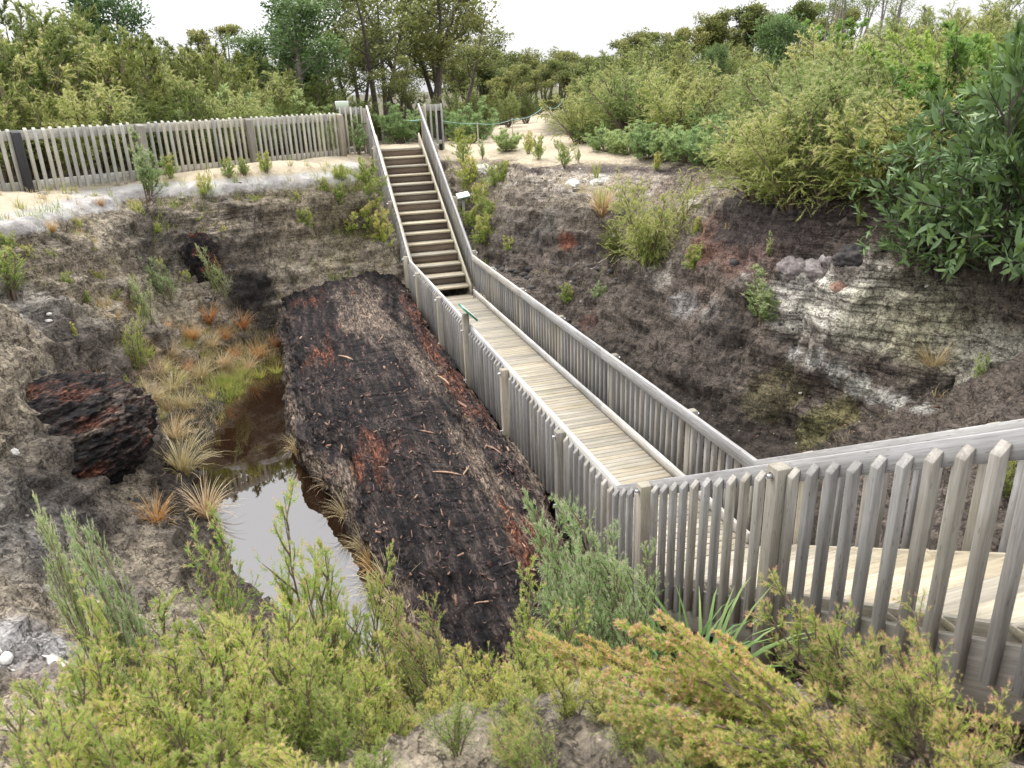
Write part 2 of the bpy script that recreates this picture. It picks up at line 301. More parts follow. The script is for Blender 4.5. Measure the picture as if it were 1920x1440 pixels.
RW = random.Random(3)
class MB:
    """timber pieces gathered into one mesh; every piece carries its grain coordinates"""
    def __init__(s): s.v = []; s.q = []; s.t = []; s.g = []; s.r = []
    def hexa(s, c8, L_=None, bev=.003, axis=0):
        """c8: corners indexed [i][j][k] along the grain axis i, then j, k"""
        c = np.array(c8, float).reshape(2, 2, 2, 3)
        e = [c[1, 0, 0] - c[0, 0, 0], c[0, 1, 0] - c[0, 0, 0], c[0, 0, 1] - c[0, 0, 0]]; ln = [np.linalg.norm(x) for x in e]
        off = np.array([RW.random() * 50, RW.random() * 50, RW.random() * 50]); rnd = RW.random(); base = len(s.v); idx = {}
        for i in (0, 1):
            for j in (0, 1):
                for k in (0, 1):
                    p = c[i, j, k]; d = [(c[1 - i, j, k] - p), (c[i, 1 - j, k] - p), (c[i, j, 1 - k] - p)]
                    d = [x / max(1e-6, np.linalg.norm(x)) * min(bev, .3 * np.linalg.norm(x)) for x in d]
                    g = np.array([i * ln[0], j * ln[1], k * ln[2]]) + off
                    for ax in range(3):
                        q = p + sum(d[m_] for m_ in range(3) if m_ != ax)
                        idx[i, j, k, ax] = len(s.v); s.v.append(q); s.g.append(g); s.r.append(rnd)
        def I(b, ax): return idx[b[0], b[1], b[2], ax]
        ctr = c.reshape(8, 3).mean(0)
        def face(l):
            p = [s.v[x] for x in l]; n = np.cross(p[1] - p[0], p[2] - p[0])
            if np.dot(n, np.mean(p, 0) - ctr) < 0: l = l[::-1]
            (s.q if len(l) == 4 else s.t).append(l)
        for ax in range(3):
            o = [a for a in range(3) if a != ax]
            for sgn in (0, 1):
                l = []
                for a, b_ in ((0, 0), (1, 0), (1, 1), (0, 1)):
                    bb = [0, 0, 0]; bb[ax] = sgn; bb[o[0]] = a; bb[o[1]] = b_; l.append(I(bb, ax))
                face(l)
        for ax in range(3):          # bevels along edges parallel to ax
            o = [a for a in range(3) if a != ax]
            for a in (0, 1):
                for b_ in (0, 1):
                    b0 = [0, 0, 0]; b0[o[0]] = a; b0[o[1]] = b_; b1 = list(b0); b1[ax] = 1
                    face([I(b0, o[0]), I(b1, o[0]), I(b1, o[1]), I(b0, o[1])])
        for i in (0, 1):
            for j in (0, 1):
                for k in (0, 1): face([I((i, j, k), 0), I((i, j, k), 1), I((i, j, k), 2)])
    def box(s, lo, hi, axis=0, bev=.003):
        lo = np.array(lo, float); hi = np.array(hi, float); o = [axis] + [a for a in range(3) if a != axis]
        c = np.zeros((2, 2, 2, 3))
        for i in (0, 1):
            for j in (0, 1):
                for k in (0, 1):
                    for a, b_ in zip(o, (i, j, k)): c[i, j, k, a] = hi[a] if b_ else lo[a]
        s.hexa(c, bev=bev)
    def beam(s, a, b, side, up, w_, h_, bev=.003):
        """beam from a to b; side/up unit vectors; section w_ along side, h_ along up, hung below the a-b line"""
        a, b, side, up = (np.array(x, float) for x in (a, b, side, up)); c = np.zeros((2, 2, 2, 3))
        for i, e in enumerate((a, b)):
            for j in (0, 1):
                for k in (0, 1): c[i, j, k] = e + side * w_ * (j - .5) + up * h_ * (k - 1)
        s.hexa(c, bev=bev)
    def mesh(s, name, mat, origin=(0, 0, 0)):
        return mesh_np(name, np.array(s.v) - np.array(origin), s.t or None, s.q or None, mat, False, {'gr': np.array(s.g), 'rnd': np.array(s.r)})
    def build(s, name, mat, parent=None):
        o = (0, 0, 0) if parent is None else parent.matrix_basis.translation
        return obj(name, s.mesh(name, mat, o), parent)
def one_box(name, lo, hi, axis, mat, parent, bev=.003):
    m_ = MB(); m_.box(lo, hi, axis, bev); return m_.build(name, mat, parent)
def tube_mesh(name, paths, mat, sides=6, smooth=True):
    """paths: list of (points, radii)"""
    V = []; Q = []
    for pts, rad in paths:
        pts = np.array(pts, float); n = len(pts); b = len(V); rad = np.broadcast_to(rad, n)
        T = np.gradient(pts, axis=0); T /= np.linalg.norm(T, axis=1, keepdims=True) + 1e-9
        ref = np.array([0, 0, 1.]) if abs(T[0, 2]) < .9 else np.array([1., 0, 0])
        for i in range(n):
            x = np.cross(T[i], ref); x /= np.linalg.norm(x) + 1e-9; y = np.cross(T[i], x)
            for k in range(sides):
                a = 2 * math.pi * k / sides; V.append(pts[i] + rad[i] * (math.cos(a) * x + math.sin(a) * y))
        for i in range(n - 1):
            for k in range(sides): Q.append([b + i * sides + k, b + i * sides + (k + 1) % sides, b + (i + 1) * sides + (k + 1) % sides, b + (i + 1) * sides + k])
    return mesh_np(name, V, None, Q, mat, smooth)

# ------------------------------------------------------------------ ground
CP=[(-14,6,2.95),(-10.5,9.3,2.9),(-8.05,11.4,2.87),(-6.4,12.75,2.87),(-4.8,14.05,2.87),(-3.1,15.4,2.87),(-1.5,16.6,2.9),(-9,20,3.1),(-3,22,3),(0,16.6,2.98),(0,17.6,3.05),(0,20,3.05),(-15,25,3.6),(-30,40,6),(-20,10,3.2),(-40,10,4),(-60,80,6),(-5,30,3.3),(-12,14,3),(-1.2,18.5,3),(-7.84,9.04,2.85),(-7.44,10.79,2.85),(-6.25,14.55,2.85),(-3.58,14.77,2.85),(-1.56,15.36,2.88),(-7.88,5.79,2.7),(-7.87,5.67,2.57),(-7.52,4.62,2.48),(-7.13,3.46,2.43),(-6.78,2.46,2.42),(-7.5,7.74,2.74),(-7.51,7.62,2.58),(-7.26,6.57,2.38),(-6.98,5.41,2.24),(-6.73,4.42,2.13),(-7.09,9.13,2.74),(-7.1,9.01,2.56),(-6.94,8.02,2.28),(-6.74,6.91,2.06),(-6.56,5.96,1.89),(-6.54,10.78,2.75),(-6.56,10.66,2.55),(-6.49,9.79,2.15),(-6.39,8.81,1.81),(-6.31,7.97,1.53),(-5.99,12.43,2.76),(-6.02,12.31,2.53),(-6.02,11.58,2.01),(-6,10.73,1.55),(-5.99,10.01,1.14),(-4.8,12.2,2.76),(-4.83,12.08,2.53),(-4.9,11.66,1.97),(-4.95,11.13,1.45),(-5,10.68,0.98),(-3.82,12.52,2.76),(-3.85,12.4,2.52),(-3.94,12.1,1.93),(-4.02,11.68,1.36),(-4.09,11.31,0.84),(-2.9,12.67,2.76),(-2.93,12.55,2.52),(-3.02,12.33,1.94),(-3.1,11.98,1.38),(-3.18,11.68,0.86),(-2.18,12.72,2.76),(-2.22,12.6,2.51),(-2.3,12.41,1.97),(-2.39,12.1,1.43),(-2.47,11.83,0.92),(-1.43,12.96,2.78),(-1.47,12.84,2.53),(-1.54,12.69,1.97),(-1.63,12.42,1.4),(-1.71,12.18,0.87),(-5.92,9.76,0.3),(-4.99,10.35,0.25),(-4.26,10.71,-0.4),(-3.75,11.54,0.1),(-6.5,8.21,0.75),(-6.97,6.92,1),(-7.37,5.97,1.25),(-4.2,6,-0.95),(-4.3,4.5,-0.95),(-3.9,3,-0.95),(-3.5,1.5,-0.9),(-3.2,0.6,-0.8),(-4,7.7,-0.85),(-3.6,9.5,-0.75),(-3.5,10.6,-0.7),(-4.79,8.34,-0.62),(-5.3,5.87,-0.66),(-5.15,4.51,-0.68),(-5.02,6.84,-0.66),(-6.06,7.01,0),(-5.83,8.3,-0.1),(-5.03,9.2,-0.4),(-5.42,6.58,-0.3),(-6.47,5.85,0.65),(-6.96,5.64,0.95),(-7.28,5.48,1.05),(-5.76,4.37,0.25),(-5.48,4.08,-0.2),(-5.93,2.94,0.45),(-6.11,1.82,0.75),(-5.3,3.42,-0.35),(-4.94,3.54,-0.68),(-5.59,0.05,0.9),(-5.17,-1.39,1.2),(-5.38,1.01,0.2),(-4.54,2.09,-0.66),(-4.71,0.13,0.1),(-4.7,-2.99,2),(-4.32,-2.41,1.3),(-3.99,-0.65,0),(-3.59,0.43,-0.62),(-3.28,-1.95,0.5),(-3.03,-0.66,-0.4),(-2.61,-1.08,-0.2),(-2.52,-2.92,1.2),(-2.24,-3.93,2.1),(-2.16,-4.26,2.35),(-3.4,-5.8,2.68),(-3.4,-4.4,2.5),(-2.4,-4.9,2.65),(-5,-5,2.7),(-7,-4,2.6),(-10,-2,2.4),(-10,3,1.8),(-14,0,2.6),(-12,7,2.7),(-3,-9,2.8),(0,-9,2.9),(-20,-15,3),(10,-15,3.3),(-60,-40,4),(60,-40,6),(-2.2,10.5,-0.5),(-2.2,6,-0.9),(-2,2,-0.9),(-2,-0.3,-0.7),(0,11,-0.7),(0,8,-1),(0,4,-1.1),(0,1,-1),(0,-0.8,-0.7),(0,-2.3,0.1),(0,-3.8,1.2),(0,-5.3,2.5),(0,-6.5,2.85),(-1.1,-2.4,0.5),(-1.1,-3.3,1.15),(-1.1,-4.3,1.7),(-1.35,-4,1.65),(-1,-5,2.25),(-1.55,-4.5,2.1),(-1.3,-1,-0.4),(-1,0.3,-0.9),(1.1,-2.5,0.2),(1.1,-4,1.5),(0,12.4,-0.3),(0,13.6,0.5),(0,15,1.4),(0,15.9,2.2),(-1.1,13.5,1),(-1.1,15,2.2),(-1.2,16,2.75),(1.2,11.8,0.4),(1.4,13,1.1),(1.3,14.6,2),(1.3,15.8,2.6),(1.4,17.2,2.95),(1.2,9,-0.4),(1.3,5,-0.8),(1.3,2,-0.7),(1.2,0,-0.5),(1.92,14.67,2.62),(2.41,12.66,2.6),(3.51,12.65,2.6),(4.52,12,2.6),(4.96,10.6,2.6),(5.1,9.16,2.62),(4.13,6.65,2.5),(4.04,5.5,2.45),(4.07,4.12,2.45),(4.02,2.92,2.5),(2.49,13.83,2.75),(4.65,12.3,2.75),(2.23,14.54,2.1),(1.83,11.77,1.7),(2.67,10.77,2),(2.96,9.89,1.85),(4.17,9.76,1.95),(4.6,8.66,2.1),(3.77,6.36,1.95),(2.22,11.38,1.1),(2.71,9.27,1.05),(3.55,8.45,1.45),(1.89,10.47,0.3),(1.25,10.41,0.5),(2.3,8.26,-0.05),(2.75,6.75,0.5),(2.52,6.22,-0.35),(2.52,4.28,-0.45),(3.02,5.27,0.65),(3.19,6.8,1.05),(3.06,5.4,1.35),(3.24,4.17,1.75),(3.88,3.79,2),(4.2,3.04,1.95),(3.49,3.42,1.4),(3.9,3.04,1.6),(3.97,2.19,1.05),(3.66,3.25,0.45),(3.26,4.05,0.6),(3.09,3.73,0.2),(2.7,3.06,-0.35),(3.3,2.67,-0.2),(3.62,1.98,-0.05),(4.08,1.68,0.75),(4.57,1.42,1.2),(4.53,1.19,0.35),(4.66,0.8,1.5),(4.73,0.72,0.85),(4.52,1.88,1.65),(4,-1,2.3),(2.5,-2.2,1.3),(2.2,-3.8,2),(2.5,-5.5,2.8),(5,-3,3),(6.5,13,2.8),(9,13,3.3),(6,8,2.85),(5.5,6,2.8),(7,4,2.9),(5.2,3,2.6),(8,0,3.2),(12,18,4.4),(15,25,4.6),(25,25,5.4),(25,10,5),(40,40,6.5),(14,6,4.2),(11,10,3.8),(60,60,7),(20,0,5),(80,20,6),(3.8,20,2.85),(6,26,2.9),(10,34,2.9),(16,47,2.9),(22,62,3),(2,26,2.95),(6,34,3),(0,45,3),(10,60,3),(30,90,4),(9,22,3.2),(12,29,3.5),(18,42,4),(2,18,2.92),(-200,250,8),(200,250,9),(0,280,6),(-250,-200,5),(250,-200,8),(250,50,8),(-250,60,8)]

_c=np.array(CP)
def _fit():
    X=_c[:,:2]; d=np.sqrt(((X[:,None]-X[None])**2).sum(-1)+.02); n=len(X)
    A=np.zeros((n+3,n+3)); A[:n,:n]=d+np.eye(n)*-.2; A[:n,n]=1; A[:n,n+1:]=X; A[n,:n]=1; A[n+1:,:n]=X.T
    return np.linalg.solve(A,np.r_[_c[:,2],0,0,0])
_w=_fit()
def height(x,y):
    x=np.asarray(x,float); sh=x.shape; q=np.stack([x.ravel(),np.asarray(y,float).ravel()],1); out=np.zeros(len(q)); n=len(_c)
    for i in range(0,len(q),20000):
        b=q[i:i+20000]; d=np.sqrt((b[:,None,0]-_c[None,:,0])**2+(b[:,None,1]-_c[None,:,1])**2+.02)
        out[i:i+20000]=d@_w[:n]+_w[n]+b@_w[n+1:]
    return out.reshape(sh)

def axis_coords(a, b, step, lo, hi):
    core = list(np.arange(a, b + 1e-6, step)); s = step; x = core[-1]; up = []
    while x < hi: s *= 1.11; x += s; up.append(x)
    s = step; x = core[0]; dn = []
    while x > lo: s *= 1.11; x -= s; dn.append(x)
    return np.array(dn[::-1] + core + up)
GX = axis_coords(-9.5, 7.5, .045, -320, 320); GY = axis_coords(-5.2, 16.6, .045, -300, 330)
gx, gy = np.meshgrid(GX, GY); NX, NY = len(GX), len(GY)
# coarse evaluation, then smooth upsampling keeps this quick
gz = height(gx, gy)
dzx = np.gradient(gz, axis=1) / np.gradient(GX)[None, :]; dzy = np.gradient(gz, axis=0) / np.gradient(GY)[:, None]
slope = np.sqrt(dzx ** 2 + dzy ** 2); nrm = np.stack([-dzx, -dzy, np.ones_like(gz)], -1); nrm /= np.linalg.norm(nrm, axis=-1, keepdims=True)
P0 = np.stack([gx, gy, gz], -1).reshape(-1, 3)
sl_ = slope.ravel(); zz = P0[:, 2]; xx = P0[:, 0]; yy = P0[:, 1]
steep = sstep(.25, .8, sl_)
inpit = sstep(2.85, 2.6, zz) * sstep(-5.6, -4.2, yy) * sstep(17.5, 15.5, yy) * sstep(-13, -10, xx) * sstep(9, 7, xx)
rightside = sstep(.6, 1.4, xx)
n1 = fbm(P0 * np.array([.55, .55, .8]), 4); n2 = fbm(P0 * 1.9 + 9, 5, .6, True); n3 = fbm(P0 * 7.0 + 3, 4, .6); n4 = fbm(P0 * 3.1 + 30, 3)
strat = fbm(np.stack([xx * .5, yy * .5, zz * 9 + n1 * 2], 1), 3)           # bedding
amp = .012 + .17 * steep * inpit + .04 * inpit
n5 = fbm(P0 * 15 + 60, 3, .6, True); rug = fbm(P0 * 4.2 + 80, 4, .6, True)
ledge = np.tanh(3.2 * fbm(np.stack([xx * .6, yy * .6, (zz + .10 * xx - .05 * yy) * 4.5 + n1 * 1.2], 1) + 5, 2))
disp = amp * (n2 * .75 + n3 * .5) + .18 * n1 * steep * inpit + inpit * (.2 + .8 * steep) * (.055 * rug + .028 * n5) + .085 * ledge * steep * inpit * sstep(-.2, .1, n4 + .1)
disp += .03 * n4 * (1 - inpit)
leftlip = sstep(-1.0, -1.8, xx) * inpit * sstep(2, 4, yy) * steep
disp += leftlip * (.10 * np.exp(-((zz - 2.63 + .08 * n1) / .09) ** 2) - .17 * np.exp(-((zz - 2.40 + .08 * n1) / .07) ** 2) * (.6 + .8 * n4))
# white clay lip and sand stay smooth
liploc = sstep(2.35, 2.5, zz) * sstep(2.9, 2.8, zz) * sstep(-.6, -1.6, xx)
disp *= 1 - .55 * liploc
P1 = P0 + nrm.reshape(-1, 3) * disp[:, None]
HZ = P1[:, 2].reshape(NY, NX)
def ground(x, y):
    i = int(np.clip(np.searchsorted(GX, x) - 1, 0, NX - 2)); j = int(np.clip(np.searchsorted(GY, y) - 1, 0, NY - 2))
    u = (x - GX[i]) / (GX[i + 1] - GX[i]); v = (y - GY[j]) / (GY[j + 1] - GY[j])
    return float((HZ[j, i] * (1 - u) + HZ[j, i + 1] * u) * (1 - v) + (HZ[j + 1, i] * (1 - u) + HZ[j + 1, i + 1] * u) * v)
def C3(*c): return np.array(c)
col = np.tile(C3(.085, .068, .045), (len(P0), 1))                               # leaf litter under the scrub
def lay(c, k):
    global col
    k = np.clip(k, 0, 1)[:, None]; col = col * (1 - k) + np.asarray(c) * k
litn = fbm(P0 * np.array([.8, .8, .8]) + 50, 4)
lay(C3(.14, .115, .075), sstep(0, .4, litn) * .7)
lay(C3(.085, .09, .038), sstep(8, 14, np.maximum(xx, yy - 14)) * sstep(-.25, .15, litn + .3 * n4) * .85)      # low scrub and moss cover
# pit walls: grey brown clay with darker beds
clay = C3(.285, .245, .185) * (1 + .35 * strat[:, None]) * (1 + .3 * n1[:, None])
lay(clay, inpit)
lay(C3(.065, .055, .045), inpit * sstep(.08, .4, n1 + .5 * strat + .3 * n4) * .8)
lay(C3(.23, .21, .18), inpit * sstep(.1, .45, n4 + .4 * strat) * .55)
peat = C3(.088, .072, .061) * (1 + .45 * n3[:, None])
lay(peat, inpit * rightside * sstep(2.25, 1.2, zz + .45 * n1) * .93)
lay(C3(.125, .107, .09), inpit * rightside * sstep(.12, .5, n4 + .5 * n3) * .6)
lay(C3(.035, .028, .022), inpit * sstep(.15, -.45, zz) * .85)                      # wet pit floor
# sand of the upper ground
sandm = sstep(2.5, 2.72, zz + .1 * n3) * sstep(3.35, 3.15, zz)
left_s = sstep(.2, -1., xx) * sstep(1.2, .0, yy - (11.3 + (xx + 8.05) * .806) - .45 * n4) * sstep(3, 6, yy)
pathc = np.interp(yy, [14, 20, 26, 34, 47, 62, 90], [2.6, 3.6, 6.0, 9.3, 15.2, 21.5, 30]); pathw = np.interp(yy, [11, 14, 17, 20, 26, 34, 47, 62], [3.4, 3.2, 2.6, 2.0, 1.6, 1.5, 1.5, 1.5])
right_s = sstep(1.15, .75, np.abs(xx - pathc + .5 * n4) / pathw) * sstep(11.2, 12.2, yy + .2 * n3) * sstep(75, 60, yy)
head_s = sstep(2.2, 1.4, np.abs(xx - .2)) * sstep(15.4, 15.9, yy) * sstep(20.5, 18.5, yy + .8 * n4)
sand = C3(.46, .385, .28) * (1 + .10 * n3[:, None]) * (1 + .1 * n1[:, None])
lay(sand, sandm * np.maximum(np.maximum(left_s, right_s), head_s))
lay(C3(.30, .25, .17), sandm * np.maximum(left_s, right_s) * sstep(.2, .5, n4 + .3 * n3) * .6)
# white clay band under the left rim
wb = sstep(2.49, 2.535, zz + .16 * n1 + .05 * n3) * sstep(2.84, 2.77, zz + .05 * n4) * sstep(-1.0, -1.5, xx) * sstep(2, 4, yy) * sstep(16.5, 15.5, yy)
lay(C3(.46, .445, .42) * (1 + .12 * n3[:, None]), wb * sstep(-.7, -.2, n4 + .4))
lay(C3(.30, .27, .26), wb * sstep(.22, .42, n2 * .6 + n4) * .5)
# pale broken layer and dark crust under the right rim
rb = sstep(2.05, 2.2, zz + .2 * n1) * sstep(2.52, 2.45, zz) * sstep(1.2, 1.9, xx) * sstep(6.2, 7.2, yy) * sstep(16, 15, yy)
lay(C3(.36, .325, .28), rb * sstep(-.25, .25, n4 + .3 * n3) * .85)
lay(C3(.50, .48, .43), rb * sstep(.2, .45, n4 + .2 * n2) * .8)
cr = sstep(2.44, 2.5, zz + .06 * n3) * sstep(2.64, 2.56, zz + .06 * n1) * sstep(2., 2.6, xx) * sstep(6.0, 7.2, yy) * sstep(16, 15, yy)
lay(C3(.06, .045, .048), cr * .85)
# coloured patches with a place of their own
PATCH = [
    (3.89, 3.02, 1.57, 0.90, (0.58, 0.56, 0.5), 0.95),
    (3.68, 3.40, 1.15, 0.54, (0.5, 0.48, 0.42), 0.85),
    (4.04, 2.56, 1.54, 0.60, (0.52, 0.5, 0.43), 0.90),
    (4.03, 2.29, 1.24, 0.60, (0.38, 0.37, 0.29), 0.80),
    (4.30, 2.05, 1.42, 0.72, (0.33, 0.32, 0.24), 0.80),
    (4.45, 1.62, 1.16, 0.72, (0.3, 0.29, 0.2), 0.80),
    (4.73, 1.05, 1.01, 0.72, (0.36, 0.35, 0.29), 0.80),
    (3.65, 3.65, 1.45, 0.36, (0.48, 0.46, 0.42), 0.80),
    (3.49, 4.24, 1.63, 0.30, (0.45, 0.43, 0.39), 0.70),
    (3.59, 5.68, 1.84, 0.72, (0.15, 0.07, 0.05), 0.80),
    (3.60, 4.74, 1.86, 0.72, (0.13, 0.075, 0.06), 0.80),
    (3.89, 5.24, 2.23, 0.84, (0.045, 0.037, 0.035), 0.90),
    (3.97, 4.23, 2.28, 0.96, (0.06, 0.048, 0.046), 0.90),
    (4.23, 3.57, 2.20, 0.84, (0.07, 0.055, 0.05), 0.90),
    (4.09, 2.92, 2.06, 0.48, (0.08, 0.06, 0.05), 0.80),
    (3.60, 4.14, 1.72, 0.48, (0.15, 0.1, 0.085), 0.70),
    (3.14, 5.00, 1.07, 0.60, (0.17, 0.13, 0.105), 0.70),
    (3.18, 6.36, 1.04, 0.36, (0.34, 0.31, 0.27), 0.80),
    (2.97, 5.39, 0.86, 0.34, (0.27, 0.26, 0.25), 0.80),
    (3.05, 4.66, 0.90, 0.30, (0.3, 0.29, 0.27), 0.70),
    (3.22, 7.07, 1.09, 0.30, (0.3, 0.28, 0.25), 0.70),
    (3.02, 4.28, 0.74, 0.60, (0.06, 0.05, 0.042), 0.70),
    (3.53, 3.11, 0.64, 0.19, (0.36, 0.36, 0.34), 0.80),
    (3.60, 2.73, 0.63, 0.19, (0.38, 0.38, 0.35), 0.80),
    (3.69, 2.38, 0.57, 0.19, (0.36, 0.36, 0.33), 0.80),
    (3.79, 2.07, 0.46, 0.19, (0.36, 0.37, 0.33), 0.80),
    (3.84, 1.72, 0.39, 0.19, (0.36, 0.36, 0.33), 0.80),
    (3.87, 1.38, 0.36, 0.19, (0.37, 0.37, 0.34), 0.80),
    (3.86, 0.99, 0.43, 0.19, (0.37, 0.37, 0.34), 0.80),
    (3.26, 3.03, 0.16, 0.48, (0.115, 0.1, 0.05), 0.70),
    (3.03, 3.05, -0.10, 0.36, (0.1, 0.09, 0.05), 0.70),
    (3.48, 2.13, -0.01, 0.42, (0.13, 0.12, 0.05), 0.80),
    (3.25, 2.24, -0.22, 0.36, (0.12, 0.115, 0.05), 0.80),
    (2.55, 9.79, 1.21, 0.26, (0.16, 0.06, 0.035), 0.90),
    (2.25, 7.86, -0.05, 0.36, (0.09, 0.045, 0.035), 0.70),
    (2.18, 12.02, 1.89, 0.84, (0.2, 0.17, 0.14), 0.70),
    (3.07, 11.83, 2.29, 0.84, (0.32, 0.28, 0.23), 0.80),
    (4.21, 10.42, 2.28, 0.84, (0.26, 0.22, 0.18), 0.80),
    (4.70, 9.09, 2.27, 0.84, (0.2, 0.16, 0.13), 0.80),
    (1.76, 11.60, 1.23, 0.72, (0.11, 0.097, 0.08), 0.70),
    (2.41, 10.79, 1.42, 0.72, (0.1, 0.09, 0.08), 0.70),
    (5.02, 8.35, 2.42, 0.72, (0.22, 0.17, 0.14), 0.70),
    (-6.97, 6.41, 1.71, 0.84, (0.25, 0.235, 0.21), 0.70),
    (-6.84, 5.18, 1.78, 0.60, (0.32, 0.31, 0.27), 0.80),
    (-6.74, 6.04, 1.47, 0.72, (0.24, 0.23, 0.2), 0.70),
    (-5.82, 10.96, 1.63, 1.08, (0.055, 0.048, 0.04), 0.70),
    (-5.06, 11.02, 1.33, 0.60, (0.04, 0.03, 0.028), 0.80),
    (-4.38, 11.36, 1.09, 0.72, (0.07, 0.06, 0.05), 0.70),
    (-3.01, 12.33, 1.99, 1.08, (0.17, 0.14, 0.095), 0.50),
    (-1.98, 12.36, 1.67, 0.96, (0.1, 0.085, 0.045), 0.70),
    (-6.40, 6.68, 1.04, 0.84, (0.19, 0.175, 0.15), 0.60),
    (-7.26, 7.35, 2.13, 0.84, (0.13, 0.11, 0.075), 0.50),
    (-4.36, 11.03, 0.47, 0.72, (0.035, 0.03, 0.026), 0.80),
    (-6.37, 5.60, 0.88, 1.56, (0.06, 0.046, 0.04), 0.75),
    (-5.64, 4.24, 0.06, 0.96, (0.05, 0.04, 0.035), 0.80),
    (-5.91, 2.24, 0.60, 1.08, (0.07, 0.06, 0.053), 0.70),
    (-5.74, 0.40, 0.80, 0.96, (0.12, 0.115, 0.11), 0.60),
    (-5.21, -1.36, 1.19, 0.60, (0.32, 0.32, 0.33), 0.80),
    (-6.06, 1.18, 0.82, 0.84, (0.15, 0.145, 0.14), 0.60),
    (-4.78, -1.95, 1.26, 0.60, (0.2, 0.17, 0.16), 0.70),
    (-5.91, 1.76, 0.56, 0.60, (0.05, 0.045, 0.042), 0.70),
    (-3.87, 11.61, 0.80, 0.18, (0.4, 0.36, 0.28), 0.80),
    (-3.53, 11.72, 0.81, 0.18, (0.4, 0.36, 0.28), 0.80),
    (-3.18, 11.71, 0.84, 0.19, (0.38, 0.34, 0.26), 0.80),
    (-2.83, 11.74, 0.86, 0.19, (0.36, 0.32, 0.22), 0.80),
    (-2.47, 11.81, 0.89, 0.22, (0.34, 0.3, 0.2), 0.80),
    (-2.04, 11.95, 0.89, 0.24, (0.33, 0.29, 0.19), 0.80),
    (-4.24, 11.13, 0.55, 0.60, (0.02, 0.017, 0.016), 0.90),
    (-3.99, 10.99, -0.03, 0.48, (0.025, 0.021, 0.019), 0.85),
    (-5.73, 7.77, 0.07, 0.96, (0.14, 0.09, 0.045), 0.70),
    (-4.85, 9.32, -0.47, 0.72, (0.1, 0.07, 0.038), 0.70),
    (-1.78, -3.79, 1.75, 0.72, (0.22, 0.18, 0.17), 0.70),
    (-2.41, -3.35, 1.59, 0.72, (0.1, 0.07, 0.055), 0.70),
]
for (px_, py_, pz_, r_, c_, s_) in PATCH:
    d_ = np.sqrt((xx - px_) ** 2 + (yy - py_) ** 2 + 1.6 * (zz - pz_) ** 2) / r_ + .38 * n4 + .25 * n3 + .12 * strat
    lay(c_, sstep(1.05, .62, d_) * s_)
rough_a = np.clip(.25 + .75 * inpit + .45 * (1 - sandm), 0, 1) * (1 - .65 * wb) * (1 - .7 * sandm * np.maximum(np.maximum(left_s, right_s), head_s))
bed = np.clip(inpit * (.35 + .25 * sstep(-.1, .3, n4)) + np.exp(-(((xx - 3.9) / 1.3) ** 2 + ((yy - 2.4) / 1.6) ** 2)) * inpit * .6 + np.exp(-(((xx + 4.6) / 1.6) ** 2 + ((zz - 1.9) / .5) ** 2)) * inpit * .4, 0, 1) * (1 - wb)
ii = np.arange(NX * NY).reshape(NY, NX)
quads = np.stack([ii[:-1, :-1], ii[:-1, 1:], ii[1:, 1:], ii[1:, :-1]], -1).reshape(-1, 4)
gme = mesh_np('ground', P1, None, quads, M['earth'], True, {'col': np.c_[np.clip(col, .004, .9), np.ones(len(col))], 'rough': rough_a, 'bed': bed})
tag(obj('ground', gme), kind='structure')
wv = []; NWS = 40
wq = [[-7.5, -2.6], [-.95, -2.6], [-.95, 12.3], [-7.5, 12.3]]
wme = mesh_np('pond_water', [(x, y, -.62) for x, y in wq], None, [[0, 1, 2, 3]], M['water'])
tag(obj('pond_water', wme), kind='structure')
# ------------------------------------------------------------------ boardwalk and stairs
AX = .728; SF = .598; SN = .571; Y1 = 11.4
def rail_z(y):
    return .88 + (SF * (y - Y1) if y > Y1 else (SN * -y if y < 0 else 0))
def gpost(y, side): return ground(side * .82, y)
# deck
deck = empty('boardwalk_deck', (0, 5.6, 0), 'pale plank boardwalk deck crossing the pit between the two stairs', 'boardwalk')
mb = MB(); y = -.42
while y < 11.24:
    wd = .088; jx = RW.uniform(-.006, .006); mb.box((-.695 + jx, y, -.035), (.695 + jx, y + wd, RW.uniform(-.003, .002)), 0, .004); y += wd + .007
mb.build('deck_boards', M['deck'], deck)
for s in (-1, 1):
    one_box('joist', (s * .5 - .03, -.4, -.26), (s * .5 + .03, 11.3, -.038), 1, M['post'], deck)
    k = -.1
    mb = MB()
    while k < 11.1:
        e = min(k + 3.7, 11.22); mb.box((s * .655 - .022, k + .004, .012), (s * .655 + .022, e - .004, .125), 1); k = e + .001
    mb.build('toe_board', M['rail'], deck)
    for yy_ in (1.2, 4.8, 8.4): one_box('bearer_post', (s * .5 - .05, yy_ - .05, -1.6), (s * .5 + .05, yy_ + .05, -.265), 2, M['post'], deck)

